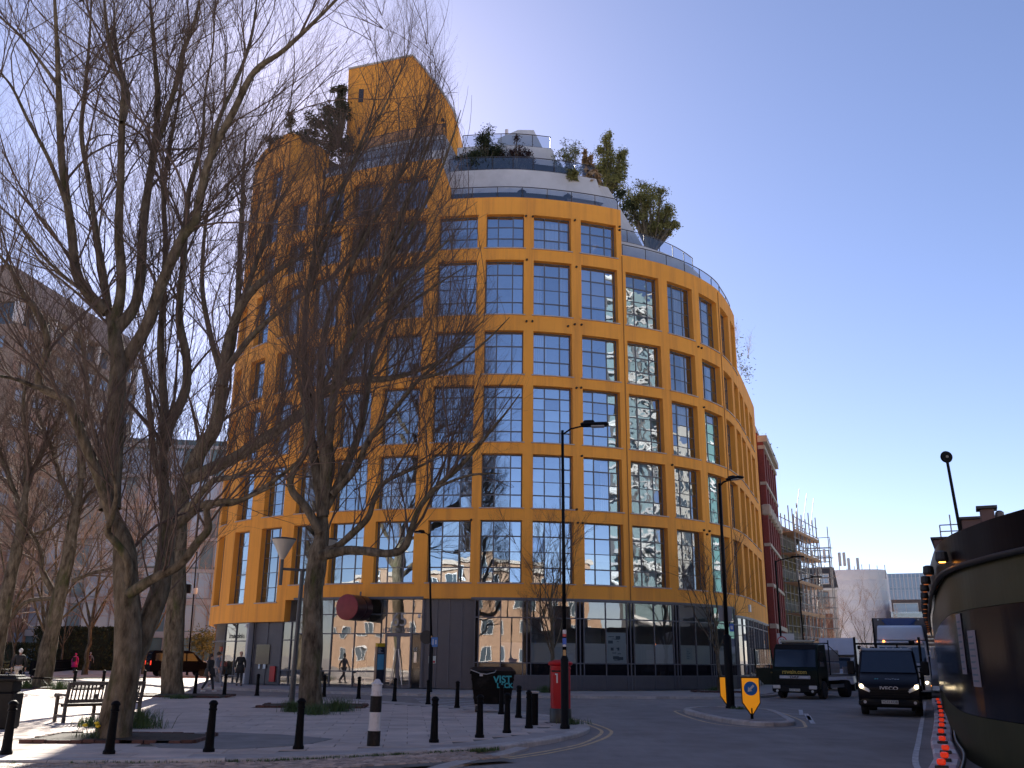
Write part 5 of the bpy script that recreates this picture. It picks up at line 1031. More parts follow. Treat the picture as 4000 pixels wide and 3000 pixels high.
p = gnd(2087, 2832, .11); T = thing('flat_topped_post', 'black post with a pale flat top, behind a bollard left of the pillar box', 'post', p); MB().lathe([(.1, 0), (.1, .76)], n=14).build('shaft', iron, T, auto=35); MB().cbox((-.05, 0, .80), (.36, .3, .05), .015).build('cap', mat('cap_pale', (.3, .29, .28), .6), T)
p = gnd(1458, 2913, .11); T = thing('striped_bollard', 'stout bollard painted in black and white bands on the near paving', 'bollard', p)
MB().lathe([(.19, 0), (.188, .24)], n=24).build('lower_band', blackp, T, auto=35); MB().lathe([(.188, .24), (.192, .245), (.192, .265), (.176, .27), (.172, .54)], n=24).build('white_band', whitep, T, auto=35); MB().lathe([(.172, .54), (.165, .80)], n=24).build('upper_band', blackp, T, auto=35)
MB().lathe([(.165, .80), (.172, .805), (.172, .825), (.158, .83), (.155, .98), (.175, .985), (.175, 1.005), (.12, 1.02), (.09, 1.055), (.05, 1.075), (0, 1.08)], n=24).build('cap', whitep, T, auto=35); T.rotation_euler = (0.0, .015, 0); T.scale = (.66, .66, 1.13)
# pillar box
p = gnd(2190, 2822, .11); red = mat('post_box_red', (.38, .006, .012), .45, spec=.25, var=.1, vscale=5, dirt=(.28, .007, .011), dscale=3); T = thing('pillar_box', 'red cast-iron pillar box at the tip of the plaza', 'pillar box', p)
MB().lathe([(.295, 0), (.295, .34), (.285, .36)], n=32).build('plinth', mat('box_black', (.012, .012, .014), .4), T, auto=35); MB().lathe([(.27, .36), (.27, 1.36), (.285, 1.37), (.285, 1.395), (.27, 1.40), (.27, 1.44)], n=32).build('body', red, T, auto=35)
MB().lathe([(.27, 1.44), (.325, 1.47), (.335, 1.49), (.335, 1.53), (.30, 1.56), (.16, 1.60), (0, 1.612)], n=32).build('roof', red, T, auto=35)
fa = math.atan2(-1, -.35)
def onbox(b, a, z, w, h, t=.012, r=.272): b.box((r * math.cos(a), r * math.sin(a), z), (t, w, h), a); return b
onbox(MB(), fa - .18, 1.31, .26, .045, r=.268).build('posting_slot', mat('slot_black', (.003, .003, .003), .8), T); onbox(MB(), fa - .12, 1.13, .075, .24).build('collection_plate', mat('plate_white', (.55, .53, .52), .5), T); onbox(MB(), fa + .12, .84, .30, .75, .008, .266).build('door', red, T)
# tall lamp posts with flat heads
lamp_b = mat('lamp_post_black', (.004, .004, .006), .5, spec=.1, var=.2, vscale=4)
def lamp(label, px, py, top, arm, z=.11, hb=1.15, r=.075, rb=.14, head=.75, name='street_lamp', group='tall black street lamps', up=.12):
    """base pixel, top pixel (height read there), arm vector in plan"""
    p = gnd(px, py, z); t = atY(top[0], top[1], p.y); T = thing(name, label, 'street lamp', p, group=group); h = t.z - p.z; lean = Vector((t.x - p.x, 0, h))
    MB().lathe([(rb * 1.25, 0), (rb * 1.25, .06), (rb, .1), (rb, hb), (rb * .8, hb + .05), (r, hb + .1)], n=14).build('base', lamp_b, T, auto=35); MB().tube([Vector((0, 0, hb)), lean], [r, r * .7], 10).build('pole', lamp_b, T, smooth=True)
    a = Vector((arm[0], arm[1], 0)); L = a.length; u = a.normalized(); e = lean + a * .55 + Vector((0, 0, up)); hd = MB(); MB().tube([lean + Vector((0, 0, -.12)), lean + a * .2 + Vector((0, 0, up * .3)), e], r * .45, 8).build('arm', lamp_b, T, smooth=True)
    hp = lean + a + Vector((0, 0, up)); ang = math.atan2(u.y, u.x); c = (e + hp) / 2; hd.cbox(c + Vector((0, 0, .02)), ((hp - e).length + .25, .3, .09), .035, ang); hd.cbox(c - u * ((hp - e).length * .3) + Vector((0, 0, .08)), (.3, .2, .1), .03, ang); ho = hd.build('head', lamp_b, T)
    MB().cbox(c + u * .08 + Vector((0, 0, -.035)), ((hp - e).length * .7, .24, .03), .01, ang).build('lens', mat('lamp_lens', (.35, .36, .38), .3), ho); return T, lean
T, ln = lamp('tall black lamp post beside the pillar box, nearest of all the lamp posts', 2207, 2846, (2197, 1681), (1.1, -.15), hb=1.62, r=.052, rb=.098)
stick = [mat('sticker_white', (.5, .5, .52), .5), mat('sticker_blue', (.03, .10, .42), .5), mat('sticker_red', (.42, .05, .05), .5), mat('sticker_tan', (.4, .25, .1), .6)]
def sticker(T, z, w, h, m, r=.056, ang=-1.65): MB().box((r * math.cos(ang), r * math.sin(ang), z), (.006, w, h), ang).build('sticker', m, T)
def zat(py, Y): return atY(2200, py, Y).z - .11
yl = gnd(2207, 2846, .11).y
for py, w, h, m in ((2468, .09, .1, 0), (2482, .09, .07, 2), (2505, .1, .16, 1), (2522, .09, .05, 0), (2550, .07, .14, 3), (2586, .06, .06, 0)): sticker(T, zat(py, yl), w, h, stick[m])
T2, ln = lamp('black lamp post rising from the traffic island', 2855, 2767, (2810, 1888), (.55, -.9), z=.105, hb=2.45, rb=.15, up=.05)
y2 = gnd(2855, 2767, .105).y; grey_s = mat('sign_back_grey', (.16, .17, .19), .5, metal=.3)
def hz(px, py, Y, T): q = atY(px, py, Y); return q - T.location
q = hz(2836, 2400, y2, T2); MB().cbox((q.x, .1, q.z), (.52, .03, .5), .01).build('sign_back', grey_s, T2); q = hz(2851, 2452, y2, T2); bs = MB().cbox((q.x + .04, -.1, q.z), (.16, .02, .27), .005).build('blue_sign', stick[1], T2); MB().cbox((q.x + .04, -.115, q.z), (.08, .006, .12), .002).build('sign_symbol', stick[0], bs)
sticker(T2, hz(2843, 2552, y2, T2).z, .07, .07, stick[0], .08)
T3, ln = lamp('slim black lamp post with round and blue signs before the louvred shutter', 1679, 2703, (1676, 2085), (-.6, -.3), hb=2.2, r=.06, rb=.10, up=.03)
y3 = gnd(1679, 2703, .11).y; q = hz(1675, 2489, y3, T3); MB().lathe([(.0, 0), (.33, 0), (.33, .02), (0, .02)], (q.x - .12, .08, q.z), 24, Matrix.Rotation(math.pi / 2, 3, 'X')).build('round_sign_back', mat('sign_back_black', (.012, .012, .014), .5), T3)
q = hz(1690, 2500, y3, T3); bs = MB().cbox((q.x + .1, -.08, q.z - .1), (.32, .02, .46), .01).build('blue_sign', mat('sign_blue', (.05, .16, .42), .5), T3); b = MB(); b.cbox((q.x + .03, -.095, q.z - .1), (.05, .006, .28), .002); b.cbox((q.x + .17, -.095, q.z - .1), (.07, .006, .2), .002); b.build('sign_symbol', stick[0], bs); sticker(T3, 2.6, .07, .1, stick[3], .062)
T4, ln = lamp('thin dark lamp post beside the glass offices, above the van', 730, 2640, (770, 2155), (-1.0, 0), z=.05, hb=1.2, r=.07, rb=.11)
q = hz(752, 2300, gnd(730, 2640, .05).y, T4); MB().cbox((q.x - .35, -.1, q.z), (.5, .35, .75), .05).build('signal_box', lamp_b, T4); MB().cbox((q.x + .3, -.1, q.z - .2), (.3, .3, .5), .05).build('white_box', stick[0], T4)
for (x, y, ax, lab) in ((3029, 2190, 1, 'nearest lamp post down the right-hand street, with a twenty sign'), (3120, 2266, 1, 'second lamp post down the right-hand street'), (3149, 2344, 1, 'third lamp post down the right-hand street, before the scaffolding end'), (3196, 2382, 1, 'fourth lamp post down the right-hand street, before the brown bay'), (3262, 2417, 1, 'fifth lamp post down the street, before the sheeted building'), (3314, 2431, 1, 'farthest and smallest lamp post, before the sheeted building')):
    t = gnd(x, y, 8.6); k = math.hypot(t.x, t.y) / 60; T = thing('street_lamp', lab, 'street lamp', (t.x, t.y, .1), group='tall black street lamps'); MB().lathe([(.13, 0), (.13, 1.3), (.08, 1.4)], n=10).build('base', lamp_b, T); MB().tube([(0, 0, 1.3), (0, 0, 8.5)], [.085, .065], 8).build('pole', lamp_b, T); MB().tube([(0, 0, 8.4), (.3, 0, 8.55), (1.3, 0, 8.75)], .04, 6).build('arm', lamp_b, T); MB().cbox((1.6, 0, 8.8), (.9, .32, .1), .03).build('head', lamp_b, T)
    if x == 3029:
        q = atY(3053, 2505, t.y) - T.location; MB().lathe([(0, 0), (.34, 0), (.34, .02), (0, .02)], (q.x, -.12, q.z), 24, Matrix.Rotation(math.pi / 2, 3, 'X')).build('speed_sign', mat('sign_ring_red', (.4, .03, .04), .5), T); MB().lathe([(0, 0), (.27, 0), (.27, .01), (0, .01)], (q.x, -.142, q.z), 24, Matrix.Rotation(math.pi / 2, 3, 'X')).build('sign_face', mat('plate_white', (.55, .53, .52)), T)
        text('speed_number', '20', .34, mat('letter_black', (.01, .01, .012)), T, (q.x, -.158, q.z), depth=.003); MB().cbox((q.x + .3, -.02, q.z + .28), (1.2, .02, .5), .01).build('sign_plate', mat('plate_white', (.55, .53, .52)), T)
# lantern post against the straight-trunked tree
p = gnd(1137, 2764, .11); t = atY(1182, 2225, p.y); T = thing('lantern_post', 'dark post with pale funnel lanterns standing left of the straight-trunked tree', 'lamp post', p); dgm = mat('lantern_post_grey', (.045, .048, .055), .45, var=.2, vscale=5); lean = t - p
MB().tube([Vector((0, 0, 0)), Vector((lean.x * .15, 0, 1.2)), Vector((lean.x * .15, 0, 1.2)) + Vector((0, 0, .01)), lean], [.10, .095, .08, .075], 12).build('pole', dgm, T); fun = mat('funnel_pale', (.38, .36, .33), .5)
for sgn, lab in ((-1, 'a'), (1, 'b')):
    e = lean + Vector((sgn * .72, 0, .02)); MB().tube([lean + Vector((0, 0, -.02)), e], .045, 8).build('arm', dgm, T); MB().lathe([(.06, -.55), (.06, .35)], (e.x, e.y, e.z), 10).build('stem', dgm, T); MB().lathe([(.05, .3), (.12, .42), (.40, .98), (.385, .985)], (e.x, e.y, e.z), 20).build('funnel', fun, T, auto=40); MB().lathe([(.41, .98), (.43, 1.0), (.41, 1.03), (.1, 1.08)], (e.x, e.y, e.z), 20).build('lid', dgm, T, auto=40)
# wayfinding monolith
p = gnd(1478, 2688, .11); T = thing('wayfinding_sign', 'narrow dark map totem with a yellow cap before the entrance', 'sign', p, rad(62)); MB().bbox(-.35, .35, -.06, .06, 0, 2.15).build('panel', mat('totem_navy', (.012, .016, .035), .35), T); MB().bbox(-.36, .36, -.07, .07, 2.15, 2.33).build('cap', mat('totem_yellow', (.62, .40, .02), .5), T)
MB().bbox(-.30, .30, -.064, -.06, .95, 1.75).build('map', mat('map_blue', (.10, .32, .5), .5), T); MB().bbox(-.38, -.35, -.07, .07, 0, 2.15).build('edge_strip', mat('totem_wood', (.30, .2, .13), .6), T)
b = MB()
for k in range(5): b.bbox(-.28, random.uniform(-.1, .25), -.065, -.0605, 1.82 + k * .06, 1.845 + k * .06)
b.build('lettering', stick[0], T)
# wheeled bin
p = gnd(1921, 2780, .11); T = thing('wheeled_bin', 'large black four-wheeled rubbish bin with teal graffiti', 'bin', p, rad(3)); bm = mat('bin_plastic', (.005, .0045, .0045), .6, spec=.1, var=.2, vscale=3, dirt=(.03, .027, .025), dscale=2)
b = MB(); lo, hi = (.56, .40), (.68, .52); z0, z1 = .24, 1.16
b.add([(-lo[0], -lo[1], z0), (lo[0], -lo[1], z0), (lo[0], lo[1], z0), (-lo[0], lo[1], z0), (-hi[0], -hi[1], z1), (hi[0], -hi[1], z1), (hi[0], hi[1], z1), (-hi[0], hi[1], z1)], [(3, 2, 1, 0), (0, 1, 5, 4), (1, 2, 6, 5), (2, 3, 7, 6), (3, 0, 4, 7)]); 
for z in (.42, .7, .98):
    f = (z - z0) / (z1 - z0); w = lo[0] + (hi[0] - lo[0]) * f; dd = lo[1] + (hi[1] - lo[1]) * f; b.box((0, 0, z), (w * 2 + .03, dd * 2 + .03, .05))
b.box((0, 0, 1.17), (1.45, 1.1, .06)); b.build('body', bm, T)
b = MB(); b.add([(-.71, -.54, 1.2), (.71, -.54, 1.2), (.71, .54, 1.26), (-.71, .54, 1.26), (-.71, -.54, 1.24), (.71, -.54, 1.24), (.6, .2, 1.36), (-.6, .2, 1.36), (.71, .54, 1.3), (-.71, .54, 1.3)], [(0, 1, 5, 4), (4, 5, 6, 7), (7, 6, 8, 9), (2, 3, 9, 8), (1, 2, 8, 6, 5), (3, 0, 4, 7, 9), (3, 2, 1, 0)]); b.build('lid', bm, T)
MB().tube([(-.71, -.57, 1.27), (-.4, -.6, 1.16), (-.2, -.6, 1.14), (.05, -.6, 1.2), (.1, -.57, 1.27)], .014, 6).build('lid_bar', mat('bar_grey', (.3, .3, .3), .5), T); MB().bbox(-.42, -.32, -.56, -.545, 1.08, 1.15).build('label_plate', stick[0], T)
for sx_, sy_ in ((-1, -1), (1, -1), (-1, 1), (1, 1)):
    w = MB().lathe([(.04, -.025), (.1, -.03), (.1, .03), (.04, .025)], (sx_ * .5, sy_ * .33, .1), 14, Matrix.Rotation(math.pi / 2, 3, 'Y')).build('wheel', mat('castor_rubber', (.02, .02, .02), .7), T); MB().box((sx_ * .5, sy_ * .33, .17), (.08, .05, .16)).build('fork', mat('bar_grey', (.3, .3, .3)), T)
teal = mat('teal_spray', (.02, .30, .33), .6); text('graffiti', 'VIST', .30, teal, T, (.30, -.535, .98), (rad(82), 0, rad(-3)), depth=.002, bold=.008); text('graffiti', 'LACK', .2, teal, T, (.38, -.525, .80), (rad(82), 0, rad(4)), depth=.002, bold=.008)
# keep-left signs on the island
def keepleft(label, p, full=True, s=1.0):
    T = thing('keep_left_sign', label, 'traffic sign', p, group='orange keep-left signs on the island'); w, h = .25 * s, 1.06 * s; sh = [(-w, .46 * s), (0, .10 * s), (w, .46 * s), (w, h + .08), (-w, h + .08)]
    ow = mat('sign_orange', (.85, .30, .006), .45, emit=(1.0, .36, .01), estr=.10); k = lambda q, f: (q[0] * f, (q[1] - .66) * f + .66); MB().extr([k(q, 1.09) for q in sh], -.02, .02, 'y').build('border', mat('sign_border_black', (.01, .01, .01), .5), T); MB().extr(sh, -.032, -.021, 'y').build('face', ow, T); MB().lathe([(.045, 0), (.04, .3)], n=10).build('foot', iron, T)
    if full:
        MB().lathe([(0, 0), (.2, 0), (.2, .008), (0, .008)], (0, -.034, .85 * s), 28, Matrix.Rotation(math.pi / 2, 3, 'X')).build('blue_disc', mat('sign_disc_blue', (.01, .13, .40), .45), T); b = MB(); M = Matrix.Rotation(rad(45), 3, 'Y'); A = [(-.13, 0), (-.02, .085), (-.02, .03), (.13, .03), (.13, -.03), (-.02, -.03), (-.02, -.085)]
        c, s_ = math.cos(rad(45)), math.sin(rad(45)); b.extr([(x * c - z * s_, x * s_ + z * c + .85 * s) for x, z in A], -.05, -.044, 'y'); b.build('white_arrow', mat('arrow_white', (.6, .6, .6), .5), T)
    return T
keepleft('orange keep-left sign with a white arrow on a blue disc, front of the island', gnd(2938, 2808, .105))
q = gnd(2853, 2768, .105); T = keepleft('plain orange sign back half hidden behind the island lamp post', (q.x - .05, q.y + .22, .12), False, .9)
# brick-edged tree beds
soil = mat('soil', (.035, .026, .018), .95, var=.4, vscale=6, bump=.8, bscale=20, world=True); edge_b = orand(mat('bed_brick', (.085, .04, .032), .85, var=.3, vscale=6), .25); bk0 = MB().cbox((0, 0, 0), (.215, .1, .075), .008).build('brick', edge_b); bkd = bk0.data; bpy.data.objects.remove(bk0)
leafg = mat('plant_green', (.045, .085, .02), .6, var=.4, vscale=5, world=True)
def bed(label, cx, cy, hx, hy, rz, rag=.0):
    T = thing('tree_bed', label, 'planting bed', (cx, cy, .10), rz, group='brick-edged tree beds'); b = MB(); n = 14
    V = []; F = []
    for i in range(n + 1):
        for j in range(n + 1): x, y = -hx + 2 * hx * i / n, -hy + 2 * hy * j / n; V.append((x, y, .03 + .05 * math.exp(-(x * x + y * y) / (hx * hy)) + random.uniform(0, .02)))
    for i in range(n):
        for j in range(n): a = i * (n + 1) + j; F.append((a, a + n + 1, a + n + 2, a + 1))
    MB().add(V, F).build('soil', soil, T, smooth=True)
    for s in (-1, 1):
        k = int(2 * hx / .225)
        for i in range(k):
            if random.random() > rag: o = place('brick', bkd, T, (-hx + (i + .5) * 2 * hx / k, s * hy, .035 + random.uniform(-.01, .012))); o.rotation_euler = (0, 0, random.gauss(0, .03))
        k = int(2 * hy / .225)
        for i in range(k):
            if random.random() > rag: o = place('brick', bkd, T, (s * hx, -hy + (i + .5) * 2 * hy / k, .035 + random.uniform(-.01, .012))); o.rotation_euler = (0, 0, math.pi / 2 + random.gauss(0, .03))
    return T
def plant(label, p, n=60, h=(.15, .45), sp=.18, w=.014, m=leafg, lean=.6, flowers=0):
    T = thing('bed_plant', label, 'plant', p, group='plants in the tree beds'); blades([(0, 0, 0)], (h[0] * .6, h[1]), n * 4, sp, w * .55, 1.1).build('leaves', m, T)
    if flowers:
        b = MB(); st = MB()
        for _ in range(flowers): x, y, z = random.gauss(0, .12), random.gauss(0, .12), random.uniform(.25, .38); b.ball((x, y, z), .05, 7, 5, (1, 1, .7)); st.tube([(x * .6, y * .6, 0), (x, y, z)], .006, 4)
        b.build('flowers', mat('daffodil_yellow', (.7, .5, .02), .6), T); st.build('stems', leafg, T)
    return T
bed('brick-edged bed round the forked tree near the bench', -7.7, 19.75, 1.6, .95, rad(4), .15); bed('brick-edged bed round the straight-trunked tree', -6.55, 32.9, 1.7, 1.0, rad(2), .3); bed('low mossy bed round the tree beside the van', -13.5, 39.8, 2.1, 1.1, rad(5), .3); bed('planted bed round the leaning tree on the sunlit paving', -22.2, 46.6, 2.3, .8, rad(3), .1)
for lab, px, py, n, h, fl in [('clump of daffodils at the foot of the forked tree', 383, 2892, 50, (.12, .3), 9), ('grassy tuft right of the forked tree', 545, 2842, 120, (.2, .5), 0), ('low green tuft behind the forked tree, left side', 352, 2838, 70, (.1, .3), 0), ('leafy tuft left of the straight trunk', 1140, 2780, 90, (.15, .4), 0), ('dark leafy plant at the foot of the straight trunk', 1230, 2790, 120, (.12, .35), 0), ('small leafy shrub at the right end of the straight tree bed', 1318, 2778, 110, (.2, .5), 0), ('moss and grass round the tree beside the van', 700, 2728, 140, (.05, .18), 0), ('sunlit grassy tuft left of the leaning tree', 100, 2690, 90, (.2, .55), 0), ('sunlit grassy clump right of the leaning tree', 230, 2693, 110, (.2, .5), 0), ('green plant at the foot of the street tree behind the pillar box', 2128, 2705, 90, (.15, .4), 0), ('low green planting round the street tree by the island lamp', 2800, 2700, 140, (.1, .3), 0), ('weeds at the foot of the pillar box', 2235, 2828, 60, (.05, .18), 0), ('weeds at the foot of the island lamp post', 2890, 2770, 50, (.04, .12), 0)]:
    q = gnd(px, py, .12); plant(lab, q, n, h, .3 if n > 100 else .2, .014, flowers=fl)
p = gnd(2800, 2704, .11); bed('low bed round the street tree by the island lamp', p.x + .1, p.y + .2, 1.3, .6, 0, .1)
# bench
p = gnd(246, 2824, .11); wood = mat('weathered_teak', (.075, .06, .052), .8, var=.3, vscale=4, stretch=(1, 1, 6), bump=.3, bscale=30); T = thing('park_bench', 'weathered wooden bench seen from behind beside the forked tree', 'bench', p, rad(47)); LB = 1.9  # bench wood colour darkened so that it looks backlit
for k, x in enumerate((0, LB / 2, LB)):
    MB().box((x, .52, .32), (.07, .075, .64)).build('leg', wood, T); M = Matrix.Rotation(rad(-12), 3, 'X'); b = MB(); b.box((x, 0.0, .22), (.07, .075, .44)); b.box((x, -.055, .68), (.07, .075, .56), M=Matrix.Rotation(rad(12), 3, 'X')); b.build('back_post', wood, T); MB().box((x, .26, .16), (.05, .46, .05)).build('stretcher', wood, T)
    if k != 1: MB().add([(x - .05, -.04, .62), (x + .05, -.04, .62), (x + .05, .58, .62), (x - .05, .58, .62), (x - .05, -.04, .67), (x + .05, -.04, .67), (x + .05, .6, .67), (x - .05, .6, .67)], [(3, 2, 1, 0), (4, 5, 6, 7), (0, 1, 5, 4), (1, 2, 6, 5), (2, 3, 7, 6), (3, 0, 4, 7)]).lathe([(.05, -.05), (.05, .05)], (x, .585, .63), 10, Matrix.Rotation(math.pi / 2, 3, 'Y')).build('armrest', wood, T)
for k in range(5): MB().box((LB / 2, .06 + k * .105, .425), (LB, .085, .03)).build('seat_slat', wood, T)
MB().box((LB / 2, .27, .385), (LB, .04, .06)).build('seat_rail', wood, T)
for z, y in ((.50, -.022), (.915, -.102)): MB().box((LB / 2, y, z), (LB - .02, .04, .085)).build('back_rail', wood, T)
for half in (0, 1):
    x0 = half * LB / 2
    for k in range(9): f = (k + 1) / 10; MB().box((x0 + f * LB / 2, -.062, .71), (.055 if k in (4,) else .035, .02, .36), M=Matrix.Rotation(rad(11), 3, 'X')).build('back_slat', wood, T)
    MB().box((x0 + LB / 4, -.07, .78), (LB / 2 - .16, .025, .045)).build('mid_rail', wood, T)
# litter bin at the left edge
p = gnd(6, 2846, .11); T = thing('litter_bin', 'dark square litter bin with an overhanging lid, cut by the left edge', 'bin', p, rad(5)); lb = mat('litter_bin_black', (.007, .007, .008), .55, spec=.2, var=.2, vscale=4); MB().cbox((-.05, 0, .39), (.62, .6, .78), .03).build('body', lb, T); MB().cbox((-.05, 0, .9), (.5, .48, .26), .02).build('neck', lb, T); b = MB(); b.cbox((-.05, 0, 1.06), (.78, .74, .08), .03); b.cbox((-.05, 0, 1.12), (.6, .56, .06), .02); b.build('lid', lb, T)
# low rail, cycle hoops, park railings
T = thing('knee_rail', 'low dark rail between posts across the sunlit paving', 'railing', gnd(-20, 2690, .11)); o0 = T.location.copy(); xs = [(-60, 2690), (70, 2690), (287, 2689), (400, 2688), (560, 2686)]
for a in xs: q = gnd(*a, .11) - o0; MB().lathe([(.11, 0), (.085, .1), (.07, .72), (.09, .74), (.09, .78), (.05, .84), (0, .86)], (q.x, q.y, 0), 12).build('post', iron, T, auto=40)
for a, c in zip(xs, xs[1:]): u, v = gnd(*a, .11) - o0, gnd(*c, .11) - o0; MB().tube([(u.x, u.y, .48), (v.x, v.y, .48)], .035, 6).build('rail', iron, T)
for k, (px, lab) in enumerate(((3, 'steel cycle hoop at the left edge of the sunlit paving'), (32, 'steel cycle hoop behind the man in white trousers'), (137, 'steel cycle hoop beside the leaning tree'))):
    q = gnd(px, 2680 - k * 2, .11); T = thing('cycle_hoop', lab, 'cycle stand', q, rad(70), group='cycle hoops'); MB().tube(smooth_path([(-.35, 0, 0), (-.35, 0, .6), (-.28, 0, .76), (0, 0, .8), (.28, 0, .76), (.35, 0, .6), (.35, 0, 0)], 3), .03, 7).build('hoop', iron, T, smooth=True)
A, B, Cc = atY(150, 2640, 70), atY(205, 2628, 84), atY(430, 2605, 132); T = thing('park_railings', 'row of black upright railings curving along the park path', 'railing', (A.x, A.y, .03)); o0 = T.location.copy(); path = [Vector((-60, 66, 0)), Vector((A.x, 70, 0)), Vector((B.x, 80, 0)), Vector((Cc.x + 1, 128, 0))]; pt = MB(); bar0 = MB().box((0, 0, .55), (.09, .05, 1.1)).build('upright', iron, T); bd = bar0.data; nb = 0
for a, c in zip(path, path[1:]):
    L = (c - a).length; k = int(L / .5)
    for i in range(k):
        q = a.lerp(c, i / k) - o0
        if nb == 0: bar0.location = (q.x, q.y, 0)
        elif nb < 290: place('upright', bd, T, (q.x, q.y, 0))
        nb += 1
    for z in (.25, .95): MB().tube([(a - o0).to_2d().to_3d() + Vector((0, 0, z)), (c - o0).to_2d().to_3d() + Vector((0, 0, z))], .025, 5).build('rail', iron, T)
def hedge(label, c, size, m, n=9000, leaf=.09, rz=0):
    T = thing('hedge', label, 'hedge', (c[0], c[1], .02), rz, group='clipped hedges in the park'); q = RNG.uniform(-1, 1, (n, 3)); k = RNG.integers(0, 3, n); sg = np.sign(q[np.arange(n), k]); q[np.arange(n), k] = sg * RNG.uniform(.82, 1.02, n); q[:, 2] = np.abs(q[:, 2]); C = q * np.array([size[0] / 2, size[1] / 2, size[2]]); u = unit(RNG.normal(size=(n, 3))); w = unit(np.cross(u, RNG.normal(size=(n, 3)))); s = leaf * RNG.uniform(.6, 1.3, (n, 1))
    np_mesh('foliage', np.stack([C - u * s, C + w * s * .5, C + u * s, C - w * s * .5], 1).reshape(-1, 3), np.arange(n * 4).reshape(-1, 4), m, T, False, False); MB().bbox(-size[0] * .45, size[0] * .45, -size[1] * .45, size[1] * .45, 0, size[2] * .92).build('core', mat('hedge_core', (.015, .02, .01), .95), T)
hedge('low green hedge behind the railings and the man in white trousers', (-49, 72), (22, 3, 1.1), leaf_g, 6000, .12); h1 = atY(330, 2560, 104); hedge('dark clipped dome-shaped hedge beside the park path', (h1.x, 104), (9, 6, 4.4), leaf_d, 9000, .16); h2 = atY(410, 2575, 126); hedge('paler hedge beyond the dome-shaped hedge', (h2.x + 2, 126), (9, 4, 3.2), leaf_g, 4000, .16)
hedge('long dark hedge under the park trees at the left', (-64, 92), (38, 3, 2.6), leaf_d, 7000, .16)
p = atY(788, 2600, 84); T = thing('topiary_tree', 'small round-headed tree in a pot beside the bookshop', 'tree', (p.x, 84, .05)); MB().lathe([(.3, 0), (.38, .6), (.34, .6)], n=14).build('pot', iron, T); MB().tube([(0, 0, .5), (.05, 0, 1.9)], .06, 7).build('trunk', bark, T); V, F = leaves([((0, 0, 2.7), (1.05, 1.0, .95))], 1500, .13); np_mesh('crown', V, F, leaf_g, T, False, False)
# ================================================================ glossy hoarding on the right
hp = [(28.2, 63.4), (20.6, 46.3), (16, 35.9), (13.5, 30.1), (11.8, 26.2), (10.4, 22.9), (9.45, 20.6), (8.85, 19.1), (8.45, 17.95), (8.15, 16.8), (8.0, 15.7), (7.92, 14.9), (7.9, 14.0), (7.98, 12.8), (8.3, 11.0), (9.2, 8.6), (11, 6.5)]
HP = smooth_path([(a, b, 0) for a, b in hp], 5); HT = thing('hoarding', 'tall glossy black and olive site hoarding curving along the right edge', 'hoarding', (9.45, 20.6, 0)); ho0 = HT.location.copy()
def hoff(i, d): t = (HP[min(i + 1, len(HP) - 1)] - HP[max(i - 1, 0)]).normalized(); return HP[i] + Vector((t.y, -t.x, 0)) * d      # d > 0: away from the road... towards the site
gl_black = mat('gloss_black', (.004, .004, .009), .16, spec=.18, coat=.03, bump=.04, bscale=1.2); gl_olive = mat('gloss_olive', (.055, .054, .030), .34, spec=.15, coat=.02, bump=.04, bscale=1.2, var=.15, vscale=.8); gl_fasc = mat('gloss_fascia', (.005, .004, .006), .3, spec=.05, coat=0, bump=.03, bscale=1.5)
SGN = -1 if hoff(20, 1).x < HP[20].x else 1
def hwall(name, i0, i1, z0, z1, d, m):
    b = MB()
    for i in range(i0, i1): b.quad(hoff(i, d * SGN) - ho0 + Vector((0, 0, z0)), hoff(i + 1, d * SGN) - ho0 + Vector((0, 0, z0)), hoff(i + 1, d * SGN) - ho0 + Vector((0, 0, z1)), hoff(i, d * SGN) - ho0 + Vector((0, 0, z1)))
    return b.build(name, m, HT, smooth=True)
NH = len(HP) - 1; iS = 30      # panels: joint lines between boards
for a in range(0, NH, 3):
    c = min(a + 3, NH); hwall('upper_panel', a, c, 2.66, 3.40, 0, gl_olive); hwall('middle_panel', a, c, .86, 2.65, 0, gl_black); hwall('lower_panel', a, c, 0.0, .85, 0, mat('matt_olive', (.050, .050, .028), .6, spec=.12, var=.15, vscale=.8))
hwall('fascia', 0, NH, 3.40, 4.0, -.10, gl_fasc); b = MB(); b.tube([hoff(i, -.11 * SGN) - ho0 + Vector((0, 0, 3.40)) for i in range(NH + 1)], .05, 8); b.build('festoon_cable', mat('cable_black', (.006, .006, .006), .5), HT, smooth=True)
b = MB()
for i in range(NH): b.quad(hoff(i, -.10 * SGN) - ho0 + Vector((0, 0, 4.0)), hoff(i + 1, -.10 * SGN) - ho0 + Vector((0, 0, 4.0)), hoff(i + 1, .25 * SGN) - ho0 + Vector((0, 0, 4.0)), hoff(i, .25 * SGN) - ho0 + Vector((0, 0, 4.0)))
b.build('coping', gl_black, HT); hwall('back', 0, NH, 0, 4.0, .25, gl_black)
amber_d = mat('amber_dim', (.3, .08, .03), .4, emit=(1.0, .25, .05), estr=.08); amber = mat('amber_glow', (.8, .25, .03), .4, emit=(1.0, .35, .05), estr=3.0); hl = mat('lamp_housing', (.01, .01, .011), .5)
acc = 0; last = HP[0]; nl = 0
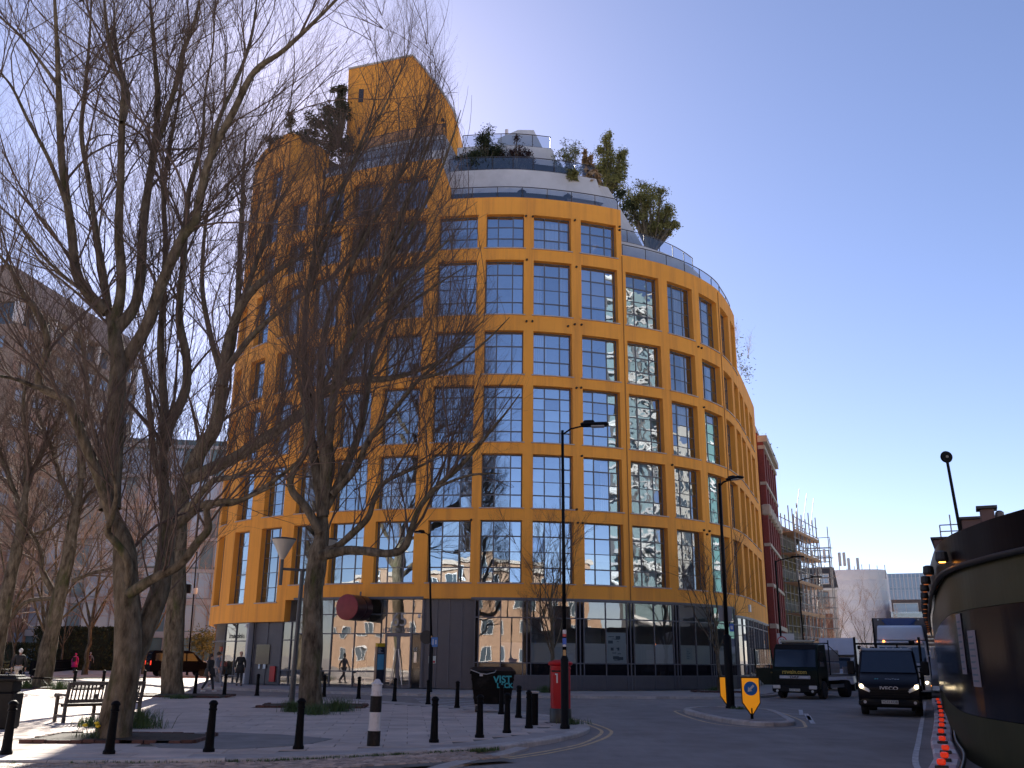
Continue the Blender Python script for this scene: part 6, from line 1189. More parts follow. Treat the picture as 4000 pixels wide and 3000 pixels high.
for i in range(1, NH):
    acc += (HP[i] - last).length; last = HP[i]
    if acc > 2.6 and HP[i].y > 15.2 and HP[i].y < 60:
        acc = 0; q = hoff(i, -.24 * SGN) - ho0; u = (hoff(i, -1 * SGN) - hoff(i, 0)).normalized(); lo = MB().lathe([(.05, .12), (.1, .1), (.115, -.03), (.10, -.08), (.0, -.08)], (q.x, q.y, 3.62), 12).build('bulkhead_lamp', hl, HT); nl += 1
        MB().lathe([(.0, 0), (.06, 0), (.06, .012), (0, .012)], (q.x, q.y, 3.527), 10).build('bulb', amber if HP[i].y < 19 else amber_d, lo)
paper = mat('notice_paper', (.24, .205, .23), .6, var=.08, vscale=3)
for (i, z0, z1, f0, f1) in ((40, 1.55, 2.62, .2, 1.1), (44, 1.35, 2.3, -.1, 1.0)):
    a, c = HP[i].lerp(HP[i + 1], f0), HP[i].lerp(HP[i + 2], f1); t = (c - a).normalized(); n = Vector((t.y, -t.x, 0)) * (-.012 * SGN); o = MB().quad(*[p_ - ho0 + n + Vector((0, 0, z)) for p_, z in ((a, z0), (c, z0), (c, z1), (a, z1))]).build('notice', paper, HT); pr = MB(); n2 = n * 1.5
    for k in range(8): z = z0 + .08 + k * (z1 - z0) / 9; pr.quad(*[p_ - ho0 + n2 + Vector((0, 0, zz)) for p_, zz in ((a.lerp(c, .1), z), (a.lerp(c, random.uniform(.5, .9)), z), (a.lerp(c, .8), z + .03), (a.lerp(c, .1), z + .03))])
    pr.build('printing', mat('print_dark', (.1, .14, .18)), o)
# low barrier with red lamps along its foot
BP = [Vector((5.0, 11.5, 0)), Vector((6.0, 13.9, 0)), Vector((7.62, 17.15, 0)), Vector((9.25, 21.0, 0)), Vector((10.8, 24.4, 0)), Vector((13.0, 29.3, 0)), Vector((16.2, 36.6, 0)), Vector((19.9, 45.2, 0))]
redl = mat('red_lamp', (.5, .02, .01), .25, emit=(1.0, .05, .01), estr=.10); wblk = orand(mat('barrier_white', (.62, .56, .57), .7, var=.12, vscale=5, dirt=(.38, .3, .31), dscale=4), .1); pblk = mat('barrier_pink', (.5, .34, .34), .7, var=.15, vscale=5)
def along(P, s):
    for a, c in zip(P, P[1:]):
        L = (c - a).length
        if s <= L: return a.lerp(c, s / L), (c - a).normalized()
        s -= L
    return P[-1], (P[-1] - P[-2]).normalized()
tot = sum((c - a).length for a, c in zip(BP, BP[1:])); s = 0; k = 0; names = ['nearest', 'second', 'third', 'fourth', 'fifth', 'sixth', 'seventh', 'eighth', 'ninth', 'tenth', 'eleventh', 'twelfth', 'thirteenth', 'fourteenth', 'fifteenth', 'sixteenth', 'seventeenth', 'eighteenth', 'nineteenth', 'twentieth']
bl_names = 0
while s < tot - 1.0:
    p0, t = along(BP, s + .5); a = math.atan2(t.y, t.x); T = thing('barrier_block', 'pale low barrier block along the hoarding foot, %s from the viewer' % (names[k] if k < 20 else str(k + 1) + 'th'), 'barrier', p0, a, group='barrier blocks along the hoarding'); MB().cbox((0, 0, .09), (.97, .42, .18), .03).build('block', wblk if k % 2 else pblk, T); k += 1; s += 1.0
lampY = [15.3, 16.4, 17.8, 19.9, 22.0, 24.2, 26.2, 28.5, 31.0, 34.0, 37.5, 40.5]
for k, y in enumerate(lampY):
    x = float(np.interp(y, [q.y for q in BP], [q.x for q in BP])); T = thing('barrier_lamp', '%s lit red lamp on the barrier blocks, counted from the viewer' % names[k], 'lamp', (x, y, .18), rad(66), group='red lamps on the barrier'); MB().cbox((0, 0, .025), (.16, .20, .05), .012).build('base', hl, T); MB().cbox((0, 0, .10), (.10, .13, .09), .02).build('lens', redl, T)
T = thing('barrier_cable', 'black cable lying along the barrier blocks', 'cable', (9.3, 21, 0)); MB().tube([q + Vector((.26, -.1, .2 + .02 * math.sin(i))) - T.location for i, q in enumerate(smooth_path(BP, 4))], .035, 6).build('cable', mat('cable_black', (.006, .006, .006)), T, smooth=True)
# cabins, duct and mast behind the hoarding
brn = mat('cabin_brown', (.12, .075, .068), .8, var=.1, vscale=2)
def cabin(label, x0, y0, x1, Yc, zlo=0, dep=3.0, name='site_cabin'):
    a = atY(x0, y0, Yc); c = atY(x1, y0, Yc); T = thing(name, label, 'site cabin', (a.x, Yc, zlo), rad(-26)); MB().cbox(((c.x - a.x) / 2, dep / 2, (a.z - zlo) / 2), (c.x - a.x, dep, a.z - zlo), .03).build('body', brn, T); MB().bbox(-.08, c.x - a.x + .08, -.08, dep + .08, a.z - zlo + .003, a.z - zlo + .07).build('roof', mat('roof_dark', (.03, .03, .035), .6), T); return T, a, c
T, a, c = cabin('brown site cabin with a roof rail behind the hoarding', 3645, 2107, 3860, 32.0); b = MB()
for x in (1.0 * 0 + .25, .6, 1.4, 2.3): b.tube([(x, .2, a.z), (x, .2, a.z + (.85 if x == .6 else .5))], .025, 5)
for z in (.28, .5): b.tube([(.25, .2, a.z + z), (2.6, .2, a.z + z)], .022, 5)
b.build('roof_rail', mat('rail_pale', (.3, .31, .34), .5, metal=.5), T)
T, a, c = cabin('upper brown cabin behind the foot of the disc mast', 3755, 2030, 3900, 27.0); MB().ball((.9, -.02, a.z - .45), .07, 8, 6).build('lamp', stick[0], T)
T, a, c = cabin('tall brown duct box above the hoarding', 3826, 1988, 3876, 24.0, 0, .5, 'duct_box'); b = MB(); b.cbox(((c.x - a.x) + .12, .3, a.z - .3), (.2, .5, .5), .05); b.build('hood', mat('duct_grey', (.12, .11, .11), .5), T)
f, g = atY(3757, 2080, 24.5), atY(3697, 1785, 24.5); T = thing('disc_mast', 'leaning dark mast topped by a round disc above the hoarding', 'mast', (f.x, f.y, 0)); f2 = f - T.location; g2 = g - T.location; MB().tube([Vector((f2.x + (f2.x - g2.x) * 1.6, 0, 0)), g2], [.055, .04], 8).build('pole', lamp_b, T); M = Matrix.Rotation(math.pi / 2, 3, 'X')
MB().lathe([(0, -.04), (.15, -.04), (.165, 0), (.15, .04), (0, .04)], (g2.x, 0, g2.z), 24, M).build('disc', lamp_b, T, auto=40); MB().lathe([(0, .04), (.04, .04), (.035, .06), (0, .06)], (g2.x, 0, g2.z), 12, M).build('centre', mat('disc_centre', (.2, .19, .17), .5), T)
# ================================================================ vehicles (local frame: front towards -y, x across)
tyre_m = mat('tyre_rubber', (.015, .015, .016), .8, var=.2, vscale=8); rim_m = mat('wheel_rim', (.12, .12, .13), .4, metal=.7); vglass = mat('vehicle_glass', (.012, .022, .042), .06, spec=.85); blackpl = mat('black_plastic', (.007, .007, .008), .6, spec=.2)
headl = mat('headlamp', (.5, .5, .5), .1, spec=.9); headlit = mat('headlamp_lit', (.9, .8, .6), .2, emit=(1.0, .78, .45), estr=4.0); plate_w = mat('number_plate', (.5, .5, .48), .5); plate_y = mat('rear_plate', (.55, .42, .05), .5); chromeg = mat('grey_trim', (.42, .42, .45), .4)
def hull(P, wf, name, m, T, bev=.05):
    """side profile P [(y, z)] with half width wf(y, z)"""
    n = len(P); vs = [(-wf(y, z), y, z) for y, z in P] + [(wf(y, z), y, z) for y, z in P]
    o = MB().add(vs, [tuple(range(n)), tuple(range(2 * n - 1, n - 1, -1))] + [(i, n + i, n + (i + 1) % n, (i + 1) % n) for i in range(n)]).build(name, m, T)
    import bmesh as _bm
    b = _bm.new(); b.from_mesh(o.data); _bm.ops.recalc_face_normals(b, faces=b.faces); b.to_mesh(o.data); b.free()
    if bev: md = o.modifiers.new('bevel', 'BEVEL'); md.width = bev; md.segments = 3; md.limit_method = 'ANGLE'; md.angle_limit = rad(25)
    o.data.polygons.foreach_set('use_smooth', [True] * len(o.data.polygons)); o.data.set_sharp_from_angle(angle=rad(40)); return o
def wheel(T, x, y, r=.38, w=.24):
    R = Matrix.Rotation(math.pi / 2, 3, 'Y'); o = MB().lathe([(r * .62, -w / 2), (r * .94, -w / 2), (r, -w * .35), (r, w * .35), (r * .94, w / 2), (r * .62, w / 2)], (x, y, r), 24, R).build('wheel', tyre_m, T, auto=40); s = 1 if x > 0 else -1
    MB().lathe([(.0, s * w * .42), (r * .2, s * w * .42), (r * .25, s * w * .3), (r * .55, s * w * .3), (r * .62, s * w * .48), (r * .62, -s * w * .3)], (x, y, r), 18, R).build('rim', rim_m, o, auto=40); return o
def quadp(T, name, m, P, parent=None, th=.012):
    """panel given by four corners, with a little thickness along its normal"""
    P = [Vector(p) for p in P]; n = (P[1] - P[0]).cross(P[3] - P[0]).normalized() * th; return MB().add(P + [p + n for p in P], [(0, 1, 2, 3), (7, 6, 5, 4), (0, 4, 5, 1), (1, 5, 6, 2), (2, 6, 7, 3), (3, 7, 4, 0)]).build(name, m, parent or T)
def plate(T, s, y, z, m=plate_w, w=.52, h=.115, rot=0):
    o = MB().cbox((0, y, z), (w, .02, h), .004).build('number_plate', m, T); text('plate_text', s, h * .95, mat('letter_black', (.01, .01, .012)), o, (0, y - (.013 if not rot else -.013), z), (math.pi / 2, 0, math.pi if rot else 0), depth=.001, sx=.95); return o
def mirror(T, x, y, z, w=.17, h=.4, m=blackpl): o = MB().cbox((x, y, z), (w, .12, h), .03).build('mirror', m, T); MB().tube([(x * .82, y + .05, z - h * .3), (x, y, z - h * .2)], .025, 6).build('mirror_arm', m, o)
# --- dark green lorry with open door
DG = mat('truck_green', (.004, .011, .009), .4, spec=.12, var=.1, vscale=3); gold = mat('gold_lettering', (.42, .30, .05), .5); galv = mat('galvanised', (.28, .28, .29), .5, metal=.4, var=.15, vscale=5); board = mat('bed_board', (.27, .24, .24), .75, var=.2, vscale=4)
pF = gnd(3112, 2731, 0); T = thing('flatbed_lorry', 'dark green flatbed lorry with its near door open at the kerb', 'lorry', (pF.x, pF.y, 0), rad(-35))
cabw = lambda y, z: 1.12 - max(0, z - 1.3) * .05
hull([(0.02, .42), (-.02, 1.35), (.10, 1.45), (.32, 2.35), (.55, 2.55), (1.65, 2.58), (1.68, .55), (1.35, .55), (1.25, .95), (.55, .95), (.42, .5)], cabw, 'cab', DG, T, .06)
quadp(T, 'windscreen', vglass, [(-1.0, .095, 1.47), (1.0, .095, 1.47), (.98, .30, 2.28), (-.98, .30, 2.28)]); quadp(T, 'windscreen_header', blackpl, [(-1.0, .29, 2.29), (1.0, .29, 2.29), (.95, .47, 2.5), (-.95, .47, 2.5)])
for i in range(5): MB().bbox(-.95, .95, -.05, .0, .62 + i * .065, .655 + i * .065).build('grille_bar', blackpl, T)
MB().cbox((0, -.04, 1.0), (1.5, .06, .16), .03).build('badge_panel', chromeg, T); text('badge', 'DAF', .16, mat('badge_dark', (.04, .04, .045), .4), T, (0, -.08, 1.0), depth=.004, sx=1.5, bold=.004); text('company_name', 'rswain.com', .26, gold, T, (0, -.045, 1.24), depth=.003, bold=.006)
b = MB(); b.cbox((0, -.06, .45), (2.24, .22, .32), .06); b.build('bumper', blackpl, T)
for s in (-1, 1): MB().cbox((s * .88, -.17, .55), (.38, .05, .17), .03).build('headlight', headl, T); MB().lathe([(.06, 0), (.06, .02)], (s * .85, -.17, .37), 12, Matrix.Rotation(math.pi / 2, 3, 'X')).build('fog_light', headl, T); quadp(T, 'side_window', vglass, [(s * 1.115, .35, 1.5), (s * 1.115, 1.15, 1.5), (s * 1.075, 1.15, 2.2), (s * 1.085, .5, 2.2)]); wheel(T, s * .98, .95, .42, .28)
plate(T, 'KU67 BHN', -.19, .42); mirror(T, 1.32, .1, 1.95, .2, .45); MB().cbox((0, .75, 2.68), (1.6, .3, .12), .04).build('beacon_bar', mat('beacon_pale', (.35, .33, .25), .4), T); MB().bbox(-.3, .9, .16, .2, 1.6, 1.72).build('dash_jacket', mat('hi_vis_orange', (.6, .16, .03), .7), T)
ch = MB(); ch.bbox(-.45, -.35, 1.6, 6.3, .6, .8); ch.bbox(.35, .45, 1.6, 6.3, .6, .8); ch.build('chassis', blackpl, T); MB().bbox(-1.2, 1.2, 1.85, 6.5, 1.02, 1.16).build('flatbed', galv, T)
for s in (-1, 1): MB().bbox(s * 1.2 - .03, s * 1.2 + .03, 3.9, 6.5, 1.17, 1.5).build('drop_side', board, T); wheel(T, s * .9, 4.9, .42, .5); MB().bbox(s * 1.1 - .03, s * 1.1 + .03, 2.0, 4.1, .5, .66).build('side_guard', galv, T)
b = MB(); [b.tube([(s * 1.15, 1.85, 1.1), (s * 1.15, 1.85, 2.75)], .03, 6) for s in (-1, 1)]; b.tube([(-1.15, 1.85, 2.6), (1.15, 1.85, 2.6)], .03, 6); b.tube([(1.15, 1.85, 2.5), (1.15, 3.6, 2.0)], .02, 6); b.build('headboard_frame', blackpl, T)
for k, (z0, z1) in enumerate(((1.18, 1.7), (1.75, 2.3))):
    MB().cbox((.1, 2.75, (z0 + z1) / 2), (2.1, 1.5, z1 - z0), .03).build('crate', board, T)
    for zz in (.15, .3): MB().bbox(1.152, 1.165, 2.02, 3.48, z0 + zz, z0 + zz + .03).build('crate_batten', galv, T)
D = bpy.data.objects.new('open_door', None); bpy.data.objects.remove(D)
b = MB(); hx = Vector((-1.12, .30, 0)); dv = Vector((-.93, -.12, 0))
dp = [(0, .62), (.55, .62), (.95, 1.0), (.95, 2.3), (.12, 2.3), (0, 1.5)]
vs = [hx + dv * u + Vector((0, 0, z)) for u, z in dp]; nn = Vector((.03, -.05, 0)); ir = [(.14, 1.5), (.85, 1.35), (.85, 2.2), (.2, 2.2)]
b.add([hx + dv * u + Vector((0, 0, z)) for u, z in [(0, .62), (.55, .62), (.95, 1.0), (.95, 1.4), (0, 1.4)]] + [hx + dv * u + Vector((0, 0, z)) + nn for u, z in [(0, .62), (.55, .62), (.95, 1.0), (.95, 1.4), (0, 1.4)]], [(0, 1, 2, 3, 4), (9, 8, 7, 6, 5), (0, 5, 6, 1), (1, 6, 7, 2), (2, 7, 8, 3), (3, 8, 9, 4), (4, 9, 5, 0)])
b.tube([hx + dv * 0 + Vector((0, 0, 1.4)), hx + dv * .12 + Vector((0, 0, 2.3)), hx + dv * .95 + Vector((0, 0, 2.3)), hx + dv * .95 + Vector((0, 0, 1.35))], .04, 6); do2 = b.build('open_door', DG, T); quadp(T, 'door_glass', glass('door_glass', base=.02, gain=.5), [hx + dv * u + Vector((0, 0, z)) for u, z in ((.03, 1.42), (.92, 1.42), (.92, 2.27), (.13, 2.27))], do2)
text('door_lettering', 'R. Swain & Sons Ltd', .11, gold, do2, hx + dv * .48 + Vector((.0, -.05, 1.2)), (math.pi / 2, 0, rad(7)), depth=.002)
# --- black tipper van, headlights on
IB = mat('van_black', (.006, .006, .011), .35, spec=.12, coat=.04, var=.1, vscale=3); pF = gnd(3483, 2800, 0); T = thing('tipper_van', 'black tipper van with lit headlights driving towards the viewer', 'van', (pF.x, pF.y, 0), rad(-23))
vw = lambda y, z: .985 - max(0, z - 1.25) * .13
hull([(.05, .38), (-.02, .62), (.0, .98), (.18, 1.14), (.85, 1.36), (1.42, 2.12), (1.75, 2.22), (2.5, 2.2), (2.52, .5), (1.6, .45), (1.5, .85), (.8, .85), (.68, .42)], vw, 'cab', IB, T, .07)
quadp(T, 'windscreen', vglass, [(-.89, .86, 1.40), (.89, .86, 1.40), (.80, 1.40, 2.09), (-.80, 1.40, 2.09)])
lr = mat('driver_hivis', (.45, .55, .05), .8)
quadp(T, 'driver_jacket', lr, [(-.62, 1.03, 1.46), (-.22, 1.03, 1.46), (-.3, 1.2, 1.66), (-.55, 1.2, 1.66)], None, .004)
for i in range(4): MB().bbox(-.62, .62, -.06, .0, .60 + i * .075, .64 + i * .075).build('grille_bar', blackpl, T)
MB().cbox((0, -.02, .42), (1.98, .24, .26), .08).build('bumper', blackpl, T)
for s in (-1, 1):
    MB().add([(s * .95, .0, 1.06), (s * .58, -.04, .84), (s * .62, -.05, .76), (s * .93, -.01, .90), (s * .93, .08, 1.08), (s * .58, .06, .86), (s * .62, .05, .76), (s * .93, .08, .90)], [(0, 1, 2, 3), (0, 4, 5, 1), (3, 2, 6, 7), (1, 5, 6, 2), (0, 3, 7, 4)]).build('headlight_unit', headl, T); MB().ball((s * .86, -.03, .96), .062, 10, 7).build('headlight', headlit, T); quadp(T, 'side_window', vglass, [(s * .975, 1.05, 1.4), (s * .975, 2.0, 1.4), (s * .885, 2.0, 2.05), (s * .895, 1.42, 2.05)]); wheel(T, s * .86, 1.15, .36, .24); wheel(T, s * .8, 4.4, .36, .4); mirror(T, s * 1.2, .95, 1.55, .24, .46); MB().lathe([(.05, 0), (.05, .02)], (s * .78, -.14, .46), 10, Matrix.Rotation(math.pi / 2, 3, 'X')).build('fog_light', headl, T)
text('badge', 'IVECO', .15, mat('badge_silver', (.5, .5, .52), .3), T, (0, -.03, .90), (rad(86), 0, 0), depth=.005, sx=1.35, bold=.003); text('fleet_name', 'CityTow', .13, mat('badge_silver', (.5, .5, .52)), T, (.12, .34, 1.195), (rad(20), 0, 0), depth=.002); text('fleet_logo', '24', .13, mat('logo_teal', (.05, .32, .3), .5), T, (-.38, .34, 1.195), (rad(20), 0, 0), depth=.002, bold=.005); plate(T, 'YC72 KOB', -.16, .47)
b = MB()
for k in range(7): b.cbox((-.72 + k * .24, 1.5, 2.22), (.07, .05, .03), .01)
b.cbox((-.8, 1.52, 2.23), (.14, .08, .05), .02); b.cbox((.8, 1.52, 2.23), (.14, .08, .05), .02); b.build('roof_marker_light', chromeg, T); MB().bbox(-1.05, 1.05, 2.65, 5.9, .75, .95).build('bed', IB, T)
for s in (-1, 1): MB().bbox(s * 1.05 - .03, s * 1.05 + .03, 2.65, 5.9, .95, 1.55).build('bed_side', IB, T)
b = MB(); [b.tube([(s * 1.1, 2.62, .8), (s * 1.1, 2.62, 2.62)], .045, 6) for s in (-1, 1)]
for z in (1.2, 1.6, 2.38): b.tube([(-1.1, 2.62, z), (1.1, 2.62, z)], .035, 6)
for x in (-.35, .35): b.tube([(x, 2.62, .9), (x, 2.62, 2.38)], .03, 6)
b.cbox((-.95, 2.55, 2.25), (.12, .1, .14), .02); b.cbox((.85, 2.55, 2.45), (.2, .1, .1), .02); b.build('headboard_frame', blackpl, T)
# --- white-cabbed lorry with blue and grey curtain body
WC = mat('truck_white', (.55, .56, .58), .35, coat=.3, var=.05, vscale=2); blu = mat('curtain_blue', (.015, .05, .17), .5, var=.15, vscale=2); gry = mat('curtain_grey', (.11, .10, .10), .6, var=.15, vscale=2); q = atY(3540, 2700, 47.5); T = thing('curtain_lorry', 'tall lorry with white cab and blue curtain body behind the tipper van', 'lorry', (q.x, 47.5, 0), rad(-22))
hull([(.0, .5), (-.05, 1.5), (.12, 1.7), (.3, 2.62), (.55, 2.78), (1.9, 2.82), (1.9, .6), (.0, .45)], lambda y, z: 1.2 - max(0, z - 1.6) * .05, 'cab', WC, T, .07); quadp(T, 'windscreen', vglass, [(-1.08, .11, 1.72), (1.08, .11, 1.72), (1.04, .29, 2.5), (-1.04, .29, 2.5)])
hull([(.5, 2.80), (.55, 2.95), (.9, 3.45), (1.25, 3.55), (1.9, 3.55), (1.9, 2.82)], lambda y, z: 1.12 - (z - 2.8) * .08, 'air_deflector', WC, T, .06); MB().cbox((0, .3, 2.66), (2.1, .18, .2), .05).build('sun_visor', WC, T); MB().bbox(-.55, .55, .18, .2, 2.58, 2.72).build('header_board', chromeg, T)
for s in (-1, 1): MB().ball((s * .8, .22, 2.74), .06, 8, 6).build('marker_lamp', mat('marker_amber', (.6, .15, .03), .3, emit=(1, .25, .05), estr=2), T); MB().cbox((s * .95, -.08, .78), (.4, .08, .2), .04).build('headlight_unit', headl, T); MB().ball((s * .98, -.12, .80), .07, 8, 6).build('headlight', headlit, T); MB().cbox((s * .98, -.1, .66), (.36, .06, .07), .02).build('indicator', amber, T); wheel(T, s * 1.0, 1.2, .48, .3); wheel(T, s * 1.0, 6.5, .48, .5); mirror(T, s * 1.38, .1, 2.2, .22, .55, WC if s > 0 else blackpl)
MB().cbox((0, -.04, .62), (2.4, .2, .5), .07).build('bumper', WC, T); MB().bbox(-1.27, 1.27, 2.1, 9.0, 1.05, 3.92).build('box_body', gry, T); MB().bbox(-1.28, 1.28, 2.04, 2.09, 1.0, 3.95).build('front_bulkhead', gry, T); MB().bbox(-.7, .75, 1.99, 2.035, 3.3, 3.93).build('blue_tarpaulin', blu, T); MB().bbox(1.272, 1.30, 2.1, 9.0, 1.1, 3.9).build('blue_curtain', blu, T); MB().bbox(-1.3, -1.22, 2.0, 2.06, 1, 3.95).build('corner_post', blackpl, T)
for x in (-1.0, .95): MB().ball((x, 2.03, 3.86), .05, 6, 5).build('roof_marker', headl, T)
MB().tube([(-.8, 2.0, 3.85), (-.4, 1.9, 3.45), (0, 1.86, 3.33), (.4, 1.9, 3.45), (.8, 2.0, 3.85)], .05, 6).build('tarpaulin_hem', blu, T)
# --- white box van behind the green lorry
VB = mat('luton_white', (.50, .52, .58), .45, var=.05, vscale=2); q = atY(3272, 2690, 60); T = thing('box_van', 'white box van behind the green flatbed lorry', 'van', (q.x, 60, 0), rad(-24)); hull([(.0, .4), (-.02, .95), (.75, 1.25), (1.3, 2.0), (2.3, 2.05), (2.3, .45)], lambda y, z: .98, 'cab', VB, T, .06); quadp(T, 'windscreen', vglass, [(-.86, .78, 1.3), (.86, .78, 1.3), (.8, 1.26, 1.95), (-.8, 1.26, 1.95)]); MB().cbox((0, 3.6, 1.95), (2.15, 3.4, 2.5), .05).build('box_body', VB, T); hull([(1.0, 2.15), (1.9, 3.15), (2.0, 3.2), (2.0, 2.1)], lambda y, z: 1.07, 'roof_pod', VB, T, .04)
for s in (-1, 1): quadp(T, 'side_window', vglass, [(s * .985, 1.0, 1.3), (s * .985, 1.9, 1.3), (s * .985, 1.9, 1.9), (s * .985, 1.35, 1.9)]); wheel(T, s * .85, 1.0, .35); wheel(T, s * .85, 4.2, .35); MB().cbox((s * .75, -.01, .82), (.3, .08, .2), .04).build('headlight', headl, T); mirror(T, s * 1.18, .9, 1.45, .2, .35)
# --- generic car / panel van
def car(name, label, pos, rz, m, prof, w, win, cat='car', wheels=((.85, .32), (3.4, .32)), rear_light=True, side=None, plate_txt=None):
    T = thing(name, label, cat, pos, rz); hull(prof, w, 'body', m, T, .08)
    for nm, P in win: quadp(T, nm, vglass, P, None, .008)
    for s in (-1, 1):
        for y, r in wheels: wheel(T, s * (w(0, .5) - .1), y, r, .2)
        if side:
            for P in side: quadp(T, 'side_window', vglass, [(s * (w(0, z) + .012), y, z) for y, z in P])
        L = max(p_[0] for p_ in prof); MB().cbox((s * (w(0, .7) - .22), .04, .72), (.3, .1, .16), .04).build('headlight', headl, T); MB().cbox((s * (w(0, .9) - .1), L - .03, 1.0), (.14, .08, .34), .03).build('tail_light', mat('tail_red', (.35, .012, .01), .3, emit=(1, .05, .02), estr=.35), T); MB().cbox((s * (w(0, 1) + .12), 1.25, 1.02), (.2, .12, .16), .04).build('mirror', m, T)
    if plate_txt: plate(T, plate_txt, max(p_[0] for p_ in prof) + .012, .95, plate_y, rot=1)
    return T
mpv = [(.05, .32), (-.02, .6), (.06, .86), (.9, 1.08), (1.75, 1.82), (2.1, 1.92), (4.7, 1.93), (4.86, 1.7), (4.92, .75), (4.88, .34)]
mw = lambda y, z: .95 - max(0, z - 1.05) * .14
q = gnd(572, 2646, .02); fd = Vector((.84, .54, 0)); q = q + fd * 4.9
T = car('people_carrier', 'black van parked side-on between the two trunks, lit by the sun', (q.x, q.y, .1), rad(122.7), mat('mpv_black', (.004, .004, .008), .55, spec=.03), mpv, mw, [('windscreen', [(-.82, .98, 1.12), (.82, .98, 1.12), (.72, 1.70, 1.78), (-.72, 1.70, 1.78)]), ('rear_window', [(.74, 4.90, 1.15), (-.74, 4.90, 1.15), (-.66, 4.84, 1.72), (.66, 4.84, 1.72)])], 'van', ((.9, .34), (3.95, .34)), True, [[(1.35, 1.15), (2.2, 1.15), (2.2, 1.72), (1.75, 1.72)], [(2.3, 1.15), (3.3, 1.15), (3.3, 1.72), (2.3, 1.72)], [(3.4, 1.15), (4.6, 1.15), (4.55, 1.72), (3.4, 1.72)]], 'LX19 FKE')
sal = [(.05, .3), (-.02, .55), (.08, .78), (1.1, .95), (1.75, 1.42), (3.1, 1.44), (3.9, 1.0), (4.2, .95), (4.25, .4), (4.15, .3)]; sw = lambda y, z: .88 - max(0, z - .9) * .3
whc = mat('car_white', (.55, .56, .58), .3, coat=.4); q = atY(3335, 2600, 74); car('hatchback', 'small white car far down the street behind the box van', (q.x, 74, 0), rad(-20), whc, sal, sw, [('windscreen', [(-.72, 1.14, .98), (.72, 1.14, .98), (.62, 1.72, 1.38), (-.62, 1.72, 1.38)])]); q = atY(808, 2600, 100); car('hatchback', 'small white car in the sun beyond the topiary tree', (q.x, 100, 0), rad(-10), whc, sal, sw, [('windscreen', [(-.72, 1.14, .98), (.72, 1.14, .98), (.62, 1.72, 1.38), (-.62, 1.72, 1.38)])])
q = atY(3650, 2690, 58); van = [(.05, .4), (-.02, .8), (.1, 1.05), (.8, 1.3), (1.5, 2.2), (1.9, 2.4), (5.4, 2.4), (5.45, .45)]; T = car('panel_van', 'white panel van following the blue lorry', (q.x, 58, 0), rad(-23), whc, van, lambda y, z: .98 - max(0, z - 1.3) * .06, [('windscreen', [(-.85, .86, 1.36), (.85, .86, 1.36), (.8, 1.48, 2.16), (-.8, 1.48, 2.16)])], 'van', ((.95, .35), (4.3, .35)))
